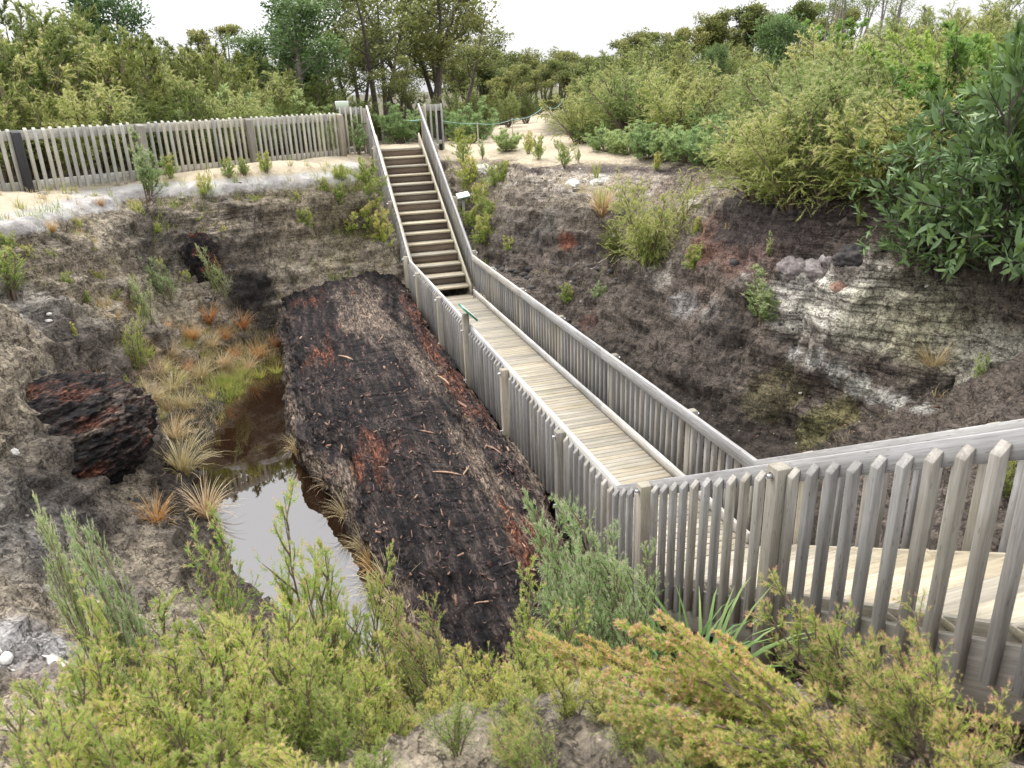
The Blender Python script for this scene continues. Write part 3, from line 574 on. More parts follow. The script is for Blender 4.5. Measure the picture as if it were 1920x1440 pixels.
def stairs(name, label, n, y0, dy, rise, z0, hw, y_top, side_name):
    root = empty(name, (0, y0, z0), label, 'stairs'); sg = 1 if dy > 0 else -1; run = abs(dy)
    for i in range(n):
        ye = y0 + dy * i; z = z0 + rise * (i + 1); m_ = MB(); nb = 2; bw = (run + .035) / nb
        for b in range(nb):
            a, c = ye + sg * b * bw, ye + sg * ((b + 1) * bw - .006); j = RW.uniform(-.003, .003)
            m_.box((-hw, min(a, c), z - .045 + j), (hw, max(a, c), z + j), 0, .005)
        m_.build('tread', M['tread'], root)
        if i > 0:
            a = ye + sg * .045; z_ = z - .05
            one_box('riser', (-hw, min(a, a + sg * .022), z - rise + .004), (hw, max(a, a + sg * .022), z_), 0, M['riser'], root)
    s_ = rise / run; L_ = run * n + .25
    for s in (-1, 1):
        m_ = MB(); a = (s * (hw + (.028 if sg > 0 else -.03)), y0 - sg * .06, z0 + rise * (.92 if sg > 0 else .62) + .03); b = (a[0], a[1] + sg * L_, a[2] + s_ * L_)
        m_.beam(a, b, (1, 0, 0), (0, 0, 1), .045, .30); m_.build('stringer', M['tread'], root)
    return root
far_st = stairs('staircase', 'long straight timber stairs climbing from the boardwalk to the sandy rim', 15, 11.23, .3413, .204, 0, .57, 16.5, '')
near_st = stairs('staircase', 'bright wide timber stairs dropping to the boardwalk behind the big grey pickets', 13, -.41, -.3413, .195, 0, .70, -5, '')
one_box('landing_boards', (-.7, -6.6, 2.66), (.7, -5.0, 2.70), 0, M['tread'], near_st)

def bolt(parent, x, y, z, s):
    me = tube_mesh('bolt', [([(x + s * .004, y, z), (x + s * .035, y, z)], [.014, .014]), ([(x + s * .0, y, z), (x + s * .006, y, z)], [.026, .026]), ([(x + s * .034, y, z), (x + s * .036, y, z)], [.014, .001])], M['metal'], 8)
    o = parent.parent.matrix_basis.translation + parent.matrix_basis.translation
    me.transform(Matrix.Translation(-o)); return obj('bolt', me, parent)
def rail_beam(m_, s, ya, yb, x0, x1, top, dep, bev=.004):
    """plank on edge whose top follows the rail line minus top"""
    c = np.zeros((2, 2, 2, 3))
    for i, yv in enumerate((ya, yb)):
        for j, xv in enumerate((x0, x1)):
            for k, dz in enumerate((-top - dep, -top)): c[i, j, k] = (xv, yv, rail_zz(yv, ya, yb) + dz)
    m_.hexa(c, bev=bev)
def rail_zz(yv, ya, yb):
    mid = (ya + yb) / 2
    if mid > Y1: return .88 + SF * (yv - Y1)
    if mid < 0: return .88 - SN * yv
    return .88
def railing(name, label, s, ya, yb, posts, low, pitch, stringer=None, sign_post=None, skip=None):
    """s: -1 left, +1 right. low = picket foot below the rail line"""
    root = empty(name, (s * AX, (ya + yb) / 2, rail_zz((ya + yb) / 2, ya, yb) - .9), label, 'railing')
    xi, xo = s * (AX - .024), s * (AX + .022)
    m_ = MB(); n = max(1, round((yb - ya) / 4.2)); st = (yb - ya) / n
    for i in range(n): rail_beam(m_, s, ya + st * i + (.002 if i else 0), ya + st * (i + 1), min(xi, xo), max(xi, xo), 0, .14)
    m_.build('handrail', M['rail'], root)
    if stringer:
        m_ = MB(); rail_beam(m_, s, ya, yb, min(xi, xo), max(xi, xo), stringer[0], stringer[1]); m_.build('side_board', M['post'], root)
    else:
        m_ = MB(); rail_beam(m_, s, ya, yb, min(xi, xo), max(xi, xo), .93, .16); m_.build('side_board', M['picket'], root)
    pw = .051; x0, x1 = s * (AX + .024), s * (AX + .024 + .048)
    k = ya + .06
    while k < yb - .03:
        if all(abs(k + pw / 2 - p) > .085 for p in posts):
            c = np.zeros((2, 2, 2, 3)); tl = RW.uniform(-.008, .006); jl = RW.uniform(-.02, .02); mid = k + pw / 2; zt = rail_zz(mid, ya, yb); jy = RW.uniform(-.008, .008)
            for i in (0, 1):
                for j, xv in enumerate((x0, x1)):
                    for kk in (0, 1):
                        z = (zt - .045 + tl - (.055 if j else 0)) if i else zt - low + jl
                        c[i, j, kk] = (xv, k + pw * kk + jy * (1 - i), z)
            q = MB(); q.hexa(c, bev=.003); q.build('picket', M['picket'], root)
        k += pitch
    for p in posts:
        zt = rail_zz(p, ya, yb) + (.19 if sign_post and abs(p - sign_post) < .1 else -.02); zb = rail_zz(p, ya, yb) - 1.46 if yb <= 0 else min(gpost(p, s) - .25, rail_zz(p, ya, yb) - low - .12)
        po = one_box('post', (min(s * (AX + .026), s * (AX + .128)), p - .05, zb), (max(s * (AX + .026), s * (AX + .128)), p + .05, zt), 2, M['post'], root, .005)
        bolt(po, s * (AX + .128), p, rail_zz(p, ya, yb) - .075, s); bolt(po, s * (AX + .128), p, rail_zz(p, ya, yb) - low + .1, s)
    return root
railing('railing', 'grey picket railing between the boardwalk and the huge dark log', -1, 0, Y1, [1.38, 3.55, 5.72, 7.85, 10.1], 1.02, .148, None, 5.72)
railing('railing', 'long grey picket railing on the dark peat bank side of the boardwalk', 1, 0, Y1, [1.38, 3.55, 5.72, 7.85, 9.95], 1.02, .148)
railing('railing', 'far stair railing on the log side, ending beside the pale board', -1, Y1, 16.95, [11.55, 13.3, 15.3, 16.85], 1.28, .148, (.98, .26))
railing('railing', 'far stair railing beside the small white sign on a post', 1, Y1, 16.95, [11.55, 13.3, 15.3, 16.85], 1.28, .148, (.98, .26))
railing('railing', 'large close grey picket railing of the near stairs with slanted picket tops', -1, -6.2, 0, [-.67, -2.38, -4.24, -5.9], 1.2, .152, (1.0, .38))
railing('railing', 'near stair railing on the bank side, seen through the larger pickets', 1, -6.2, 0, [-.67, -2.38, -4.05, -5.7], 1.22, .152, (1.0, .38))

# left rim fence
FA = np.array([-10.4, 9.53]); FB = np.array([-1.5, 16.7]); FD = (FB - FA) / np.linalg.norm(FB - FA); FN = np.array([FD[1], -FD[0]]); FL = np.linalg.norm(FB - FA)
def fz(x, y): return 2.88
fence = empty('picket_fence', (-6, 13.1, 2.87), 'long silvery picket fence standing on the sandy rim above the pit', 'fence')
def fpt(s, off, z): p = FA + FD * s + FN * off; return (p[0], p[1], z)
def fbox(name, s0, s1, o0, o1, za0, zb0, mat, ax=0, parent=fence, za1=None, zb1=None):
    c = np.zeros((2, 2, 2, 3))
    if ax == 0:
        for i, s in enumerate((s0, s1)):
            for j, o in enumerate((o0, o1)):
                for k, z in enumerate(((za0, zb0), (za1 or za0, zb1 or zb0))[i]): c[i, j, k] = fpt(s, o, z)
    else:
        for i, z in enumerate((za0, zb0)):
            for j, o in enumerate((o0, o1)):
                for k, s in enumerate((s0, s1)): c[i, j, k] = fpt(s, o, z - (.05 if i and j else 0))
    m_ = MB(); m_.hexa(c, bev=.004); return m_.build(name, mat, parent)
sposts = [.35, 3.05, 5.55, 8.35, FL - .1]
TOPZ = 4.03
for a, b in zip(sposts[:-1], sposts[1:]):
    fbox('top_rail', a + .003, b, -.03, .02, TOPZ - .20, TOPZ - .02, M['fencewood']); fbox('bottom_rail', a + .003, b, -.03, .02, 2.90, 3.08, M['fencewood'])
k = .08
while k < FL:
    if all(abs(k + .025 - p) > .1 for p in sposts):
        s_ = k + RW.uniform(-.012, .012); fbox('picket', s_, s_ + .062, .022, .066, 2.86 + RW.uniform(-.03, .03), TOPZ + .02 + RW.uniform(-.012, .012), M['fencewood'], 1)
    k += .158
for i, p in enumerate(sposts):
    fbox('post', p - .075, p + .075, .022, .15, 2.5, TOPZ - .01, M['black_post'] if i == 1 else M['post'], 1)
# end panels at the stair head
def panel(label, x0, x1, yv, zt, zb, n, post_x):
    root = empty('fence_panel', ((x0 + x1) / 2, yv, zb), label, 'fence panel')
    one_box('top_rail', (x0, yv + .002, zt - .19), (x1, yv + .045, zt - .02), 0, M['fencewood'], root); one_box('bottom_rail', (x0, yv + .002, zb + .12), (x1, yv + .045, zb + .24), 0, M['fencewood'], root)
    for i in range(n):
        x = x0 + (x1 - x0 - .05) * i / max(1, n - 1); one_box('picket', (x, yv - .045, zb + RW.uniform(-.03, .03)), (x + .05, yv, zt + RW.uniform(-.01, .01)), 2, M['fencewood'], root)
    one_box('post', (post_x - .06, yv + .05, zb - .5), (post_x + .06, yv + .17, zt - .05), 2, M['black_post'] if x0 > 0 else M['post'], root)
    return root
panel('tall narrow picket panel joining the rim fence to the stairs, pale board above', -1.5, -.87, 16.88, 4.17, 2.86, 5, -1.4)
panel('short picket panel with dark post at the stair head, rope tied to it', .86, 1.38, 16.88, 4.17, 2.95, 4, 1.3)
nb = empty('notice_board', (-1.42, 16.98, 4.1), 'blank pale board fixed above the tall picket panel', 'notice board')
one_box('board', (-1.56, 16.955, 4.12), (-1.22, 16.975, 4.32), 0, M['board_white'], nb); one_box('frame', (-1.57, 16.976, 4.11), (-1.21, 16.99, 4.33), 0, M['metal'], nb)

# signs
def slab(name, c, ux, uy, w_, h_, t, mat, parent):
    c, ux, uy = np.array(c, float), np.array(ux, float), np.array(uy, float); ux /= np.linalg.norm(ux); uy /= np.linalg.norm(uy); un = np.cross(ux, uy); k = np.zeros((2, 2, 2, 3))
    for i in (0, 1):
        for j in (0, 1):
            for q in (0, 1): k[i, j, q] = c + ux * w_ * (i - .5) + uy * h_ * (j - .5) + un * t * (q - .5)
    m_ = MB(); m_.hexa(k, bev=.002); return m_.build(name, mat, parent)
s1 = empty('information_sign', (-.78, 5.72, 1.02), 'green framed sign tilted over the boardwalk on its railing post', 'sign')
slab('frame', (-.755, 5.72, 1.10), (0, 1, 0), (1, 0, -1.0), .34, .31, .032, M['green_paint'], s1)
slab('sign_face', (-.743, 5.72, 1.112), (0, 1, 0), (1, 0, -1.0), .30, .27, .005, M['sign_face'], s1)
x_, y_ = (1.15, 13.85)
gz_ = ground(x_, y_)
s2 = empty('information_sign', (x_, y_, gz_), 'small white topped sign on a slim grey post beside the far stairs', 'sign')
one_box('post', (x_ - .03, y_ - .03, gz_ - .3), (x_ + .03, y_ + .03, 1.950 - .05), 2, M['rail'], s2)
slab('frame', (x_, y_ - .01, 1.950), (1, .18, .12), (-.1, 1, .55), .36, .24, .02, M['green_paint'], s2); slab('sign_face', (x_ - .002, y_ - .02, 1.950 + .013), (1, .18, .12), (-.1, 1, .55), .335, .215, .008, M['sign_face'], s2)
one_box('bracket', (x_ - .018, y_ - .018, 1.950 - .045), (x_ + .018, y_ + .018, 1.950 - .011), 2, M['metal'], s2)

# rope barrier along the path
RP = [(1.3, 16.95, 3.72), (2.68, 17.98, 3.55), (4.71, 21.05, 3.54), (8.43, 28.25, 3.88), (14.08, 41.1, 4.02)]
rope = empty('rope_barrier', RP[1], 'thin teal rope strung on slim stakes along the sandy path edge', 'rope barrier')
pts = []
for a, b in zip(RP[:-1], RP[1:]):
    for t in np.linspace(0, 1, 9)[:-1]:
        p = np.array(a) * (1 - t) + np.array(b) * t; p[2] -= 4 * t * (1 - t) * .022 * np.linalg.norm(np.array(b) - np.array(a)); pts.append(p)
pts.append(np.array(RP[-1]))
me = tube_mesh('rope', [(pts, np.linspace(.010, .018, len(pts)))], M['rope'], 5); me.transform(Matrix.Translation(-Vector(RP[1]))); obj('rope', me, rope)
for p in RP[1:]:
    g_ = ground(p[0], p[1]); me = tube_mesh('stake', [([(p[0], p[1], g_ - .2), (p[0], p[1], p[2] + .05)], .02)], M['stick'], 5); me.transform(Matrix.Translation(-Vector(RP[1]))); obj('stake', me, rope)
RQ = [(0.59, 18.92, 3.72), (0.8, 16.99, 3.75)]
rope2 = empty('rope_barrier', RQ[0], 'short teal rope from a slim stake to the stair head railing', 'rope barrier')
me = tube_mesh('rope', [([RQ[0], np.array(RQ[0]) * .5 + np.array(RQ[1]) * .5 - np.array([0, 0, .03]), RQ[1]], .02), ], M['rope'], 5); me.transform(Matrix.Translation(-Vector(RQ[0]))); obj('rope', me, rope2)
me = tube_mesh('stake', [([(RQ[0][0], RQ[0][1], ground(RQ[0][0], RQ[0][1]) - .2), RQ[0]], .02)], M['rope'], 5); me.transform(Matrix.Translation(-Vector(RQ[0]))); obj('stake', me, rope2)
# ------------------------------------------------------------------ the huge ancient log
from mathutils.bvhtree import BVHTree
def build_log():
    NYL, NA = 640, 330
    ys = np.linspace(-1.0, 13.0, NYL); a = np.linspace(0, 2 * math.pi, NA, endpoint=False)
    xl = np.interp(ys, [-1, -.4, .4, 1.5, 3.4, 4.5, 5.6, 8, 11, 12.4, 13], [-2.2, -2.42, -2.62, -2.85, -3.08, -3.36, -3.54, -3.60, -3.6, -3.75, -3.6])
    xr = np.interp(ys, [-1, -.4, .4, 1.7, 3, 13], [-1.35, -1.22, -1.1, -1.0, -.96, -.90])
    zt = np.interp(ys, [-1, -.5, .3, 2, 6, 9, 11, 12.2, 12.7, 13], [-.45, -.2, -.04, .02, .08, .2, .40, .55, .58, .4]); zb = -1.05
    ca, sa = np.cos(a), np.sin(a); ex = 2 / 5.5
    X = np.sign(ca) * np.abs(ca) ** ex; Z = np.sign(sa) * np.abs(sa) ** ex
    endk = np.minimum(1, np.minimum((np.arange(NYL)) / 7., (NYL - 1 - np.arange(NYL)) / 12.)) ** .45
    cx, hw = (xl + xr) / 2, (xr - xl) / 2; cz, hh = (zt + zb) / 2, (zt - zb) / 2
    P = np.stack([cx[:, None] + hw[:, None] * X * endk[:, None], np.repeat(ys[:, None], NA, 1), cz[:, None] + hh[:, None] * Z * endk[:, None]], -1)
    P[:, :, 2] += .05 * (1 - ((P[:, :, 0] - cx[:, None]) / hw[:, None]) ** 2) * (Z > .3)
    n_ = np.stack([np.broadcast_to(X ** 5, P.shape[:2]), np.zeros(P.shape[:2]), np.broadcast_to(Z ** 5, P.shape[:2])], -1)
    n_ /= np.linalg.norm(n_, axis=-1, keepdims=True)
    q = P.reshape(-1, 3); s = np.array([1, .2, 1.])
    d = .10 * fbm(q * s * 1.6 + 3, 4) + .07 * fbm(q * np.array([5.2, .42, 5.2]) + 8, 5, .6, True) + .05 * np.tanh(4 * fbm(q * np.array([2.6, .3, 2.6]) + 90, 3)) + .035 * fbm(q * np.array([9, 1.5, 9]), 4, .65, True) + .02 * fbm(q * np.array([34, 3., 34]), 3, .6, True) + .006 * fbm(q * np.array([44, 20, 44]), 2)
    crk = np.clip(fbm(q * np.array([2.2, 7, 2.2]) + 33, 3, .55, True) - .62, 0, 1); d -= .10 * crk
    crust = sstep(-.05, .25, fbm(q * np.array([2.6, 1.5, 2.6]) + 51, 4, .6)); d += .055 * crust * (.6 + .8 * fbm(q * np.array([8, 5, 8]) + 21, 3, .6, True))
    top_ = n_.reshape(-1, 3)[:, 2] > .2; xq, yq = q[:, 0], q[:, 1]; wv_ = .1 * np.sin(yq * .9) + .05 * np.sin(yq * 2.3)
    d -= .12 * np.exp(-((xq + 1.3 + wv_) / .11) ** 2) * sstep(1, 3, yq) * sstep(11.5, 10, yq) * top_; d += .06 * np.exp(-((xq + 2.1 + wv_) / .5) ** 2) * top_ - .07 * np.exp(-((xq + 3.0 + wv_ * 1.5) / .14) ** 2) * sstep(11, 9, yq) * top_
    gut = sstep(.35, .1, np.abs(fbm(q * np.array([1.5, .14, 1.5]) + 70, 3)))       # long rot gullies
    d -= .055 * gut * (n_.reshape(-1, 3)[:, 2] > .2)
    side = sstep(.4, .0, n_.reshape(-1, 3)[:, 2]); rag = fbm(np.stack([q[:, 0], q[:, 1] * 2.3, q[:, 2] * .35], 1), 4, .6, True)
    d += side * .12 * rag
    q2 = q + n_.reshape(-1, 3) * d[:, None]
    dt = np.cumsum(np.random.RandomState(5).normal(size=NYL)) ; yj = .05 * fbm(q * 3.1 + 40, 3); q2[:, 1] += yj
    x, y = q[:, 0], q[:, 1]; nn = fbm(q * np.array([1.6, .6, 1.6]) + 11, 5, .6) * 1.6
    grey = .16 + .36 * np.exp(-(((x + 2.0) / .75) ** 2 + ((y - 9.3) / 2.4) ** 2)) + .34 * np.exp(-(((x + 1.5) / .4) ** 2 + ((y - 2.6) / 2.0) ** 2)) + .2 * np.exp(-(((x + 1.5) / .35) ** 2 + ((y - 6) / 1.8) ** 2)) + .30 * side + .12 * nn
    red = .17 + .26 * np.exp(-((x + 1.08) / .2) ** 2) * sstep(2, 4.5, y) * sstep(12, 10, y) + .24 * np.exp(-(((x + 3.05) / .35) ** 2 + ((y - 7.3) / .9) ** 2)) + .24 * np.exp(-(((x + 2.6) / .5) ** 2 + ((y - 3.2) / .8) ** 2)) + .24 * np.exp(-(((x + 1.4) / .35) ** 2 + ((y - .5) / .9) ** 2)) + .22 * np.exp(-(((x + 3.1) / .4) ** 2 + ((y - 10.4) / .5) ** 2)) + .14 * nn
    ii = np.arange(NYL * NA).reshape(NYL, NA); j = np.roll(ii, -1, 1)
    qd = np.stack([ii[:-1], ii[1:], j[1:], j[:-1]], -1).reshape(-1, 4)
    me = mesh_np('fallen_log', q2, None, qd, M['log'], True, {'grey': grey - .16 * np.exp(-(((x + 2.2) / .6) ** 2 + ((y - 3.5) / 2.6) ** 2)) - .14 * np.exp(-(((x + 2.9) / .4) ** 2 + ((y - 6.5) / 1.6) ** 2)), 'red': red})
    return me, q2, qd
lme, lq, lqd = build_log()
logo = tag(obj('fallen_log', lme), 'enormous ancient rotting log, black and rusty red, lying beside the boardwalk', 'log')
LB = BVHTree.FromPolygons([tuple(v) for v in lq], [tuple(f) for f in lqd])
def log_top(x, y):
    h = LB.ray_cast(Vector((x, y, 3)), Vector((0, 0, -1)))
    return (h[0].z, h[1]) if h[0] is not None else (None, None)
def flakes(n, sampler, lmin, lmax, seed, wk=.22, flat=.5, alongk=.6, rb=(0, 1)):
    rg = np.random.RandomState(seed); V = []; Q = []; Rn = []
    for _ in range(n):
        p, nrm_ = sampler(rg)
        if p is None: continue
        l_ = lmin * (lmax / lmin) ** (rg.rand() ** 1.6); w_ = l_ * wk * (.5 + rg.rand()); t_ = w_ * .3 + .002
        a = rg.normal() * (1.2 if rg.rand() > alongk else .35) + math.pi / 2
        u = np.array([math.cos(a), math.sin(a), rg.normal() * .25]); u /= np.linalg.norm(u); nn = np.array(nrm_) + rg.normal(size=3) * flat * .5; v = np.cross(nn, u); v /= np.linalg.norm(v); k = np.cross(u, v)
        b = len(V); sk = rg.uniform(.2, .8)
        for i, x in enumerate((-.5, .5)):
            ww = w_ * (sk if i else 1)
            for yv, zv in ((-.5, -.5), (.5, -.5), (.5, .5), (-.5, .5)): V.append(np.array(p) + u * l_ * x + v * ww * yv + k * t_ * zv + k * t_ * .35)
        Q += [[b, b + 1, b + 2, b + 3], [b + 7, b + 6, b + 5, b + 4]] + [[b + i, b + 4 + i, b + 4 + (i + 1) % 4, b + (i + 1) % 4] for i in range(4)]
        r = rb[0] + (rb[1] - rb[0]) * rg.rand(); Rn += [r] * 8
    return V, Q, Rn
def log_sampler(rg):
    y = rg.uniform(-.7, 12.3) if rg.rand() < .35 else rg.uniform(-.7, 6.5); x = rg.uniform(-3.5, -.95)
    if rg.rand() < .25: x = -1.08 + rg.normal() * .12
    z, n = log_top(x, y)
    return (None, None) if z is None or z < -.4 else ((x, y, z), n)
V, Q, Rn = flakes(4600, log_sampler, .016, .13, 4, .2, alongk=.8); Rn = np.repeat(np.random.RandomState(1).rand(len(Rn) // 8) ** 2.6, 8)
tag(obj('wood_chips', mesh_np('wood_chips', V, None, Q, M['chips'], False, {'rnd': Rn})), kind='stuff')
SPW = [(-2.43, 3.93, 0.36, 'long tan splinter lying across the middle of the dark log', 0.50, 0.95),
(-2.00, 7.44, 0.30, 'reddish upright splinter in the upper middle of the dark log', 1.20, 0.80),
(-2.68, 6.70, 0.32, 'pale curved splinter lying on the rusty patch of the log', 2.40, 1.00),
(-3.04, 3.81, 0.22, 'bright orange wood chunk at the pond edge of the log', 1.70, 0.85),
(-1.23, 5.73, 0.40, 'tan splinter lying in the railing side groove of the log', 1.80, 0.95),
(-1.20, 4.66, 0.45, 'long red splinter in the groove by the railing', 1.90, 0.75),
(-1.95, 2.07, 0.34, 'flat tan splinter pointing at the fanned splinters on the log', 2.80, 0.90),
(-1.92, 3.50, 0.20, 'thin short splinter on the black part of the log', 2.90, 0.85),
(-1.16, 2.94, 0.30, 'thin tan splinter near the railing on the log', 2.20, 0.90),
(-2.10, -0.10, 0.16, 'oval orange wood flake at the near end of the log', 0.10, 0.90),
(-2.91, 11.94, 0.24, 'dark red splinter on the far grey part of the log', 0.20, 0.70),
(-1.71, 2.12, 0.20, 'fan of tan splinters standing up near the log end', 1.30, 0.92)]
for (x, y, L_, lb, ang, tone) in SPW:
    z, n = log_top(x, y)
    if z is None: z = .1
    rg = np.random.RandomState(int(L_ * 1000)); V = []; Rn = []
    u = np.array([math.cos(ang), math.sin(ang), .12]); v = np.array([-u[1], u[0], 0]); N = 7; Q = []
    for i in range(N):
        t = i / (N - 1); w_ = .05 * L_ * (1 - abs(2 * t - 1) ** 2.2 * .85) * (1 + .3 * rg.normal()) + .004; c = u * L_ * (t - .5) + v * .03 * math.sin(3 * t + L_ * 9)
        for a, b in ((-1, -.4), (1, -.4), (.8, .6), (-.6, .8)): V.append(c + v * a * w_ * .8 + np.array([0, 0, 1]) * (b * w_ * .7 + .02)); Rn.append(tone)
        if i: Q += [[4 * i - 4 + k, 4 * i - 4 + (k + 1) % 4, 4 * i + (k + 1) % 4, 4 * i + k] for k in range(4)]
    Q += [[3, 2, 1, 0], [4 * N - 4, 4 * N - 3, 4 * N - 2, 4 * N - 1]]
    o = obj('wood_splinter', mesh_np('wood_splinter', V, None, Q, M['chips'], False, {'rnd': Rn})); o.location = (x, y, z); tag(o, lb, 'splinter', 'splinters lying on the log')

# ------------------------------------------------------------------ blobs: stumps, clods, rocks
def blob(radii, seed, amp=.18, freq=1.5, res=(48, 32), stretch=(1, 1, 1), flat=.0, oct_=5):
    nu, nv = res; th = np.linspace(0, 2 * math.pi, nu, endpoint=False); ph = np.linspace(.02, math.pi - .02, nv)
    T, Ph = np.meshgrid(th, ph); S = np.stack([np.cos(T) * np.sin(Ph), np.sin(T) * np.sin(Ph), np.cos(Ph)], -1).reshape(-1, 3)
    q = S * np.array(stretch) * freq + seed * 7.7
    d = 1 + amp * (fbm(q, oct_, .55) + .7 * fbm(q * 1.9 + 5, oct_, .6, True)) + amp * .35 * fbm(q * 6, 2)
    P = S * d[:, None] * np.array(radii); ii = np.arange(nu * nv).reshape(nv, nu); j = np.roll(ii, -1, 1)
    Q = np.stack([ii[:-1], ii[1:], j[1:], j[:-1]], -1).reshape(-1, 4)
    return P, Q
def put_blob(name, label, cat, loc, radii, seed, mat, rz=0., group=None, attrs=None, **kw):
    P, Q = blob(radii, seed, **kw); at = {}
    if attrs:
        n = fbm(P * 2.2 + seed, 3); at = {'grey': np.full(len(P), attrs[0]) + .25 * n, 'red': np.full(len(P), attrs[1]) + .3 * n}
    o = obj(name, mesh_np(name, P, None, Q, mat, True, at)); o.location = loc; o.rotation_euler = (0, 0, rz); return tag(o, label, cat, group)
BL = [
    ('weathered_stump', 'rust streaked black stump ridge running from the left edge down to the pond', 'stump', (-6.64, 3.54, 0.67), (1.54, 1.2, .70), 1, 'stump', 0.96, None, (.26, .30), dict(amp=.15, freq=1.7, res=(280, 150), stretch=(1.2, 1.9, 1.7), oct_=6)),
    ('rotten_stump', 'dark red rotten stump at the cliff foot left of the log', 'stump', (-5.08, 10.89, 1.20), (0.32, 0.28, 0.62), 2, 'stump', 0.30, None, (0.1, 0.3), {'amp': 0.35, 'freq': 1.8, 'res': (70, 50)}),
    ('boulder', 'smooth purple grey boulder, left of the pair above the white rock', 'boulder', (3.78, 3.74, 1.74), (0.24, 0.204, 0.16799999999999998), 3, 'rock', 0.45, None, None, {'amp': 0.42, 'freq': 1.1, 'res': (48, 32)}),
    ('boulder', 'smooth purple grey boulder, right of the pair above the white rock', 'boulder', (3.95, 3.48, 1.76), (0.22, 0.187, 0.154), 4, 'rock', 1.89, None, None, {'amp': 0.42, 'freq': 1.1, 'res': (48, 32)}),
    ('stone', 'angular grey rock leaning beside the black boulder', 'stone', (4.08, 3.30, 1.91), (0.18, 0.153, 0.126), 5, 'rock', 1.52, None, None, {'amp': 0.42, 'freq': 1.1, 'res': (48, 32)}),
    ('boulder', 'round black boulder under the wattle leaves', 'boulder', (4.07, 2.87, 2.03), (0.22, 0.187, 0.154), 6, 'darkrock', 2.73, None, None, {'amp': 0.42, 'freq': 1.1, 'res': (48, 32)}),
    ('stone', 'brown earth boulder lying on the white rock', 'stone', (3.88, 2.90, 1.60), (0.15, 0.1275, 0.105), 7, 'brownrock', 1.66, None, None, {'amp': 0.42, 'freq': 1.1, 'res': (48, 32)}),
    ('boulder', 'pale clay block at the rim right of the stairs', 'boulder', (1.91, 14.65, 2.44), (0.24, 0.204, 0.16799999999999998), 8, 'paleclay', 1.86, None, None, {'amp': 0.42, 'freq': 1.1, 'res': (48, 32)}),
    ('boulder', 'second pale clay block below the first on the rim', 'boulder', (2.08, 13.71, 2.28), (0.22, 0.187, 0.154), 9, 'paleclay', 0.79, None, None, {'amp': 0.42, 'freq': 1.1, 'res': (48, 32)}),
    ('boulder', 'pale clay block in the cliff below the seedlings', 'boulder', (3.25, 11.42, 2.26), (0.2, 0.17, 0.13999999999999999), 10, 'paleclay', 1.66, None, None, {'amp': 0.42, 'freq': 1.1, 'res': (48, 32)}),
    ('stone', 'small pale clay block beside the rim sedge', 'stone', (3.68, 11.01, 2.33), (0.16, 0.136, 0.11199999999999999), 11, 'paleclay', 0.76, None, None, {'amp': 0.42, 'freq': 1.1, 'res': (48, 32)}),
    ('boulder', 'dark stump like boulder among the hill bushes', 'boulder', (11.45, 23.05, 3.81), (0.35, 0.2975, 0.24499999999999997), 12, 'darkrock', 2.25, None, None, {'amp': 0.42, 'freq': 1.1, 'res': (48, 32)}),
    ('stone', 'pale stone at the bottom edge below bronze manuka', 'stone', (-1.84, -3.70, 1.71), (0.075, 0.06375, 0.0525), 13, 'paleclay', 1.55, None, None, {'amp': 0.42, 'freq': 1.1, 'res': (48, 32)}),
    ('stone', 'purple grey stone at the bottom edge of the picture', 'stone', (-1.34, -3.36, 1.26), (0.085, 0.07225000000000001, 0.0595), 14, 'rock', 0.40, None, None, {'amp': 0.42, 'freq': 1.1, 'res': (48, 32)}),
    ('stone', 'white stone left of the purple grey stone', 'stone', (-2.26, -4.11, 2.23), (0.07, 0.059500000000000004, 0.049), 15, 'paleclay', 0.70, None, None, {'amp': 0.42, 'freq': 1.1, 'res': (48, 32)}),
    ('stone', 'dark grey stone at the bottom right of the purple one', 'stone', (-1.38, -3.62, 1.44), (0.07, 0.059500000000000004, 0.049), 16, 'rock', 1.11, None, None, {'amp': 0.42, 'freq': 1.1, 'res': (48, 32)}),
    ('stone', 'flat white stone on the grey slope at the left edge', 'stone', (-6.26, 2.16, 1.17), (0.1, 0.085, 0.06999999999999999), 17, 'paleclay', 2.21, None, None, {'amp': 0.42, 'freq': 1.1, 'res': (48, 32)}),
    ('stone', 'bluish pale stone in the bottom left corner', 'stone', (-5.08, -1.55, 1.22), (0.13, 0.1105, 0.091), 18, 'paleclay', 0.54, None, None, {'amp': 0.42, 'freq': 1.1, 'res': (48, 32)}),
    ('stone', 'grey stone beside the bluish pale stone', 'stone', (-5.32, -1.21, 1.18), (0.12, 0.102, 0.08399999999999999), 19, 'rock', 2.14, None, None, {'amp': 0.42, 'freq': 1.1, 'res': (48, 32)}),
    ('stone', 'grey stone under the front left manuka', 'stone', (-4.78, -1.95, 1.26), (0.09, 0.0765, 0.063), 20, 'rock', 1.97, None, None, {'amp': 0.42, 'freq': 1.1, 'res': (48, 32)}),
    ('stone', 'grey stone on the dark slope below the stump', 'stone', (-5.81, 1.68, 0.48), (0.12, 0.102, 0.08399999999999999), 21, 'rock', 0.26, None, None, {'amp': 0.42, 'freq': 1.1, 'res': (48, 32)}),
    ('stone', 'black lump at the foot of the silvery manuka', 'stone', (-5.05, 10.51, 0.62), (0.14, 0.11900000000000001, 0.098), 22, 'darkrock', 2.00, None, None, {'amp': 0.42, 'freq': 1.1, 'res': (48, 32)}),
    ('stone', 'black clod among the rust tussocks', 'stone', (-5.25, 9.72, -0.04), (0.14, 0.11900000000000001, 0.098), 23, 'darkrock', 0.27, None, None, {'amp': 0.42, 'freq': 1.1, 'res': (48, 32)}),
]
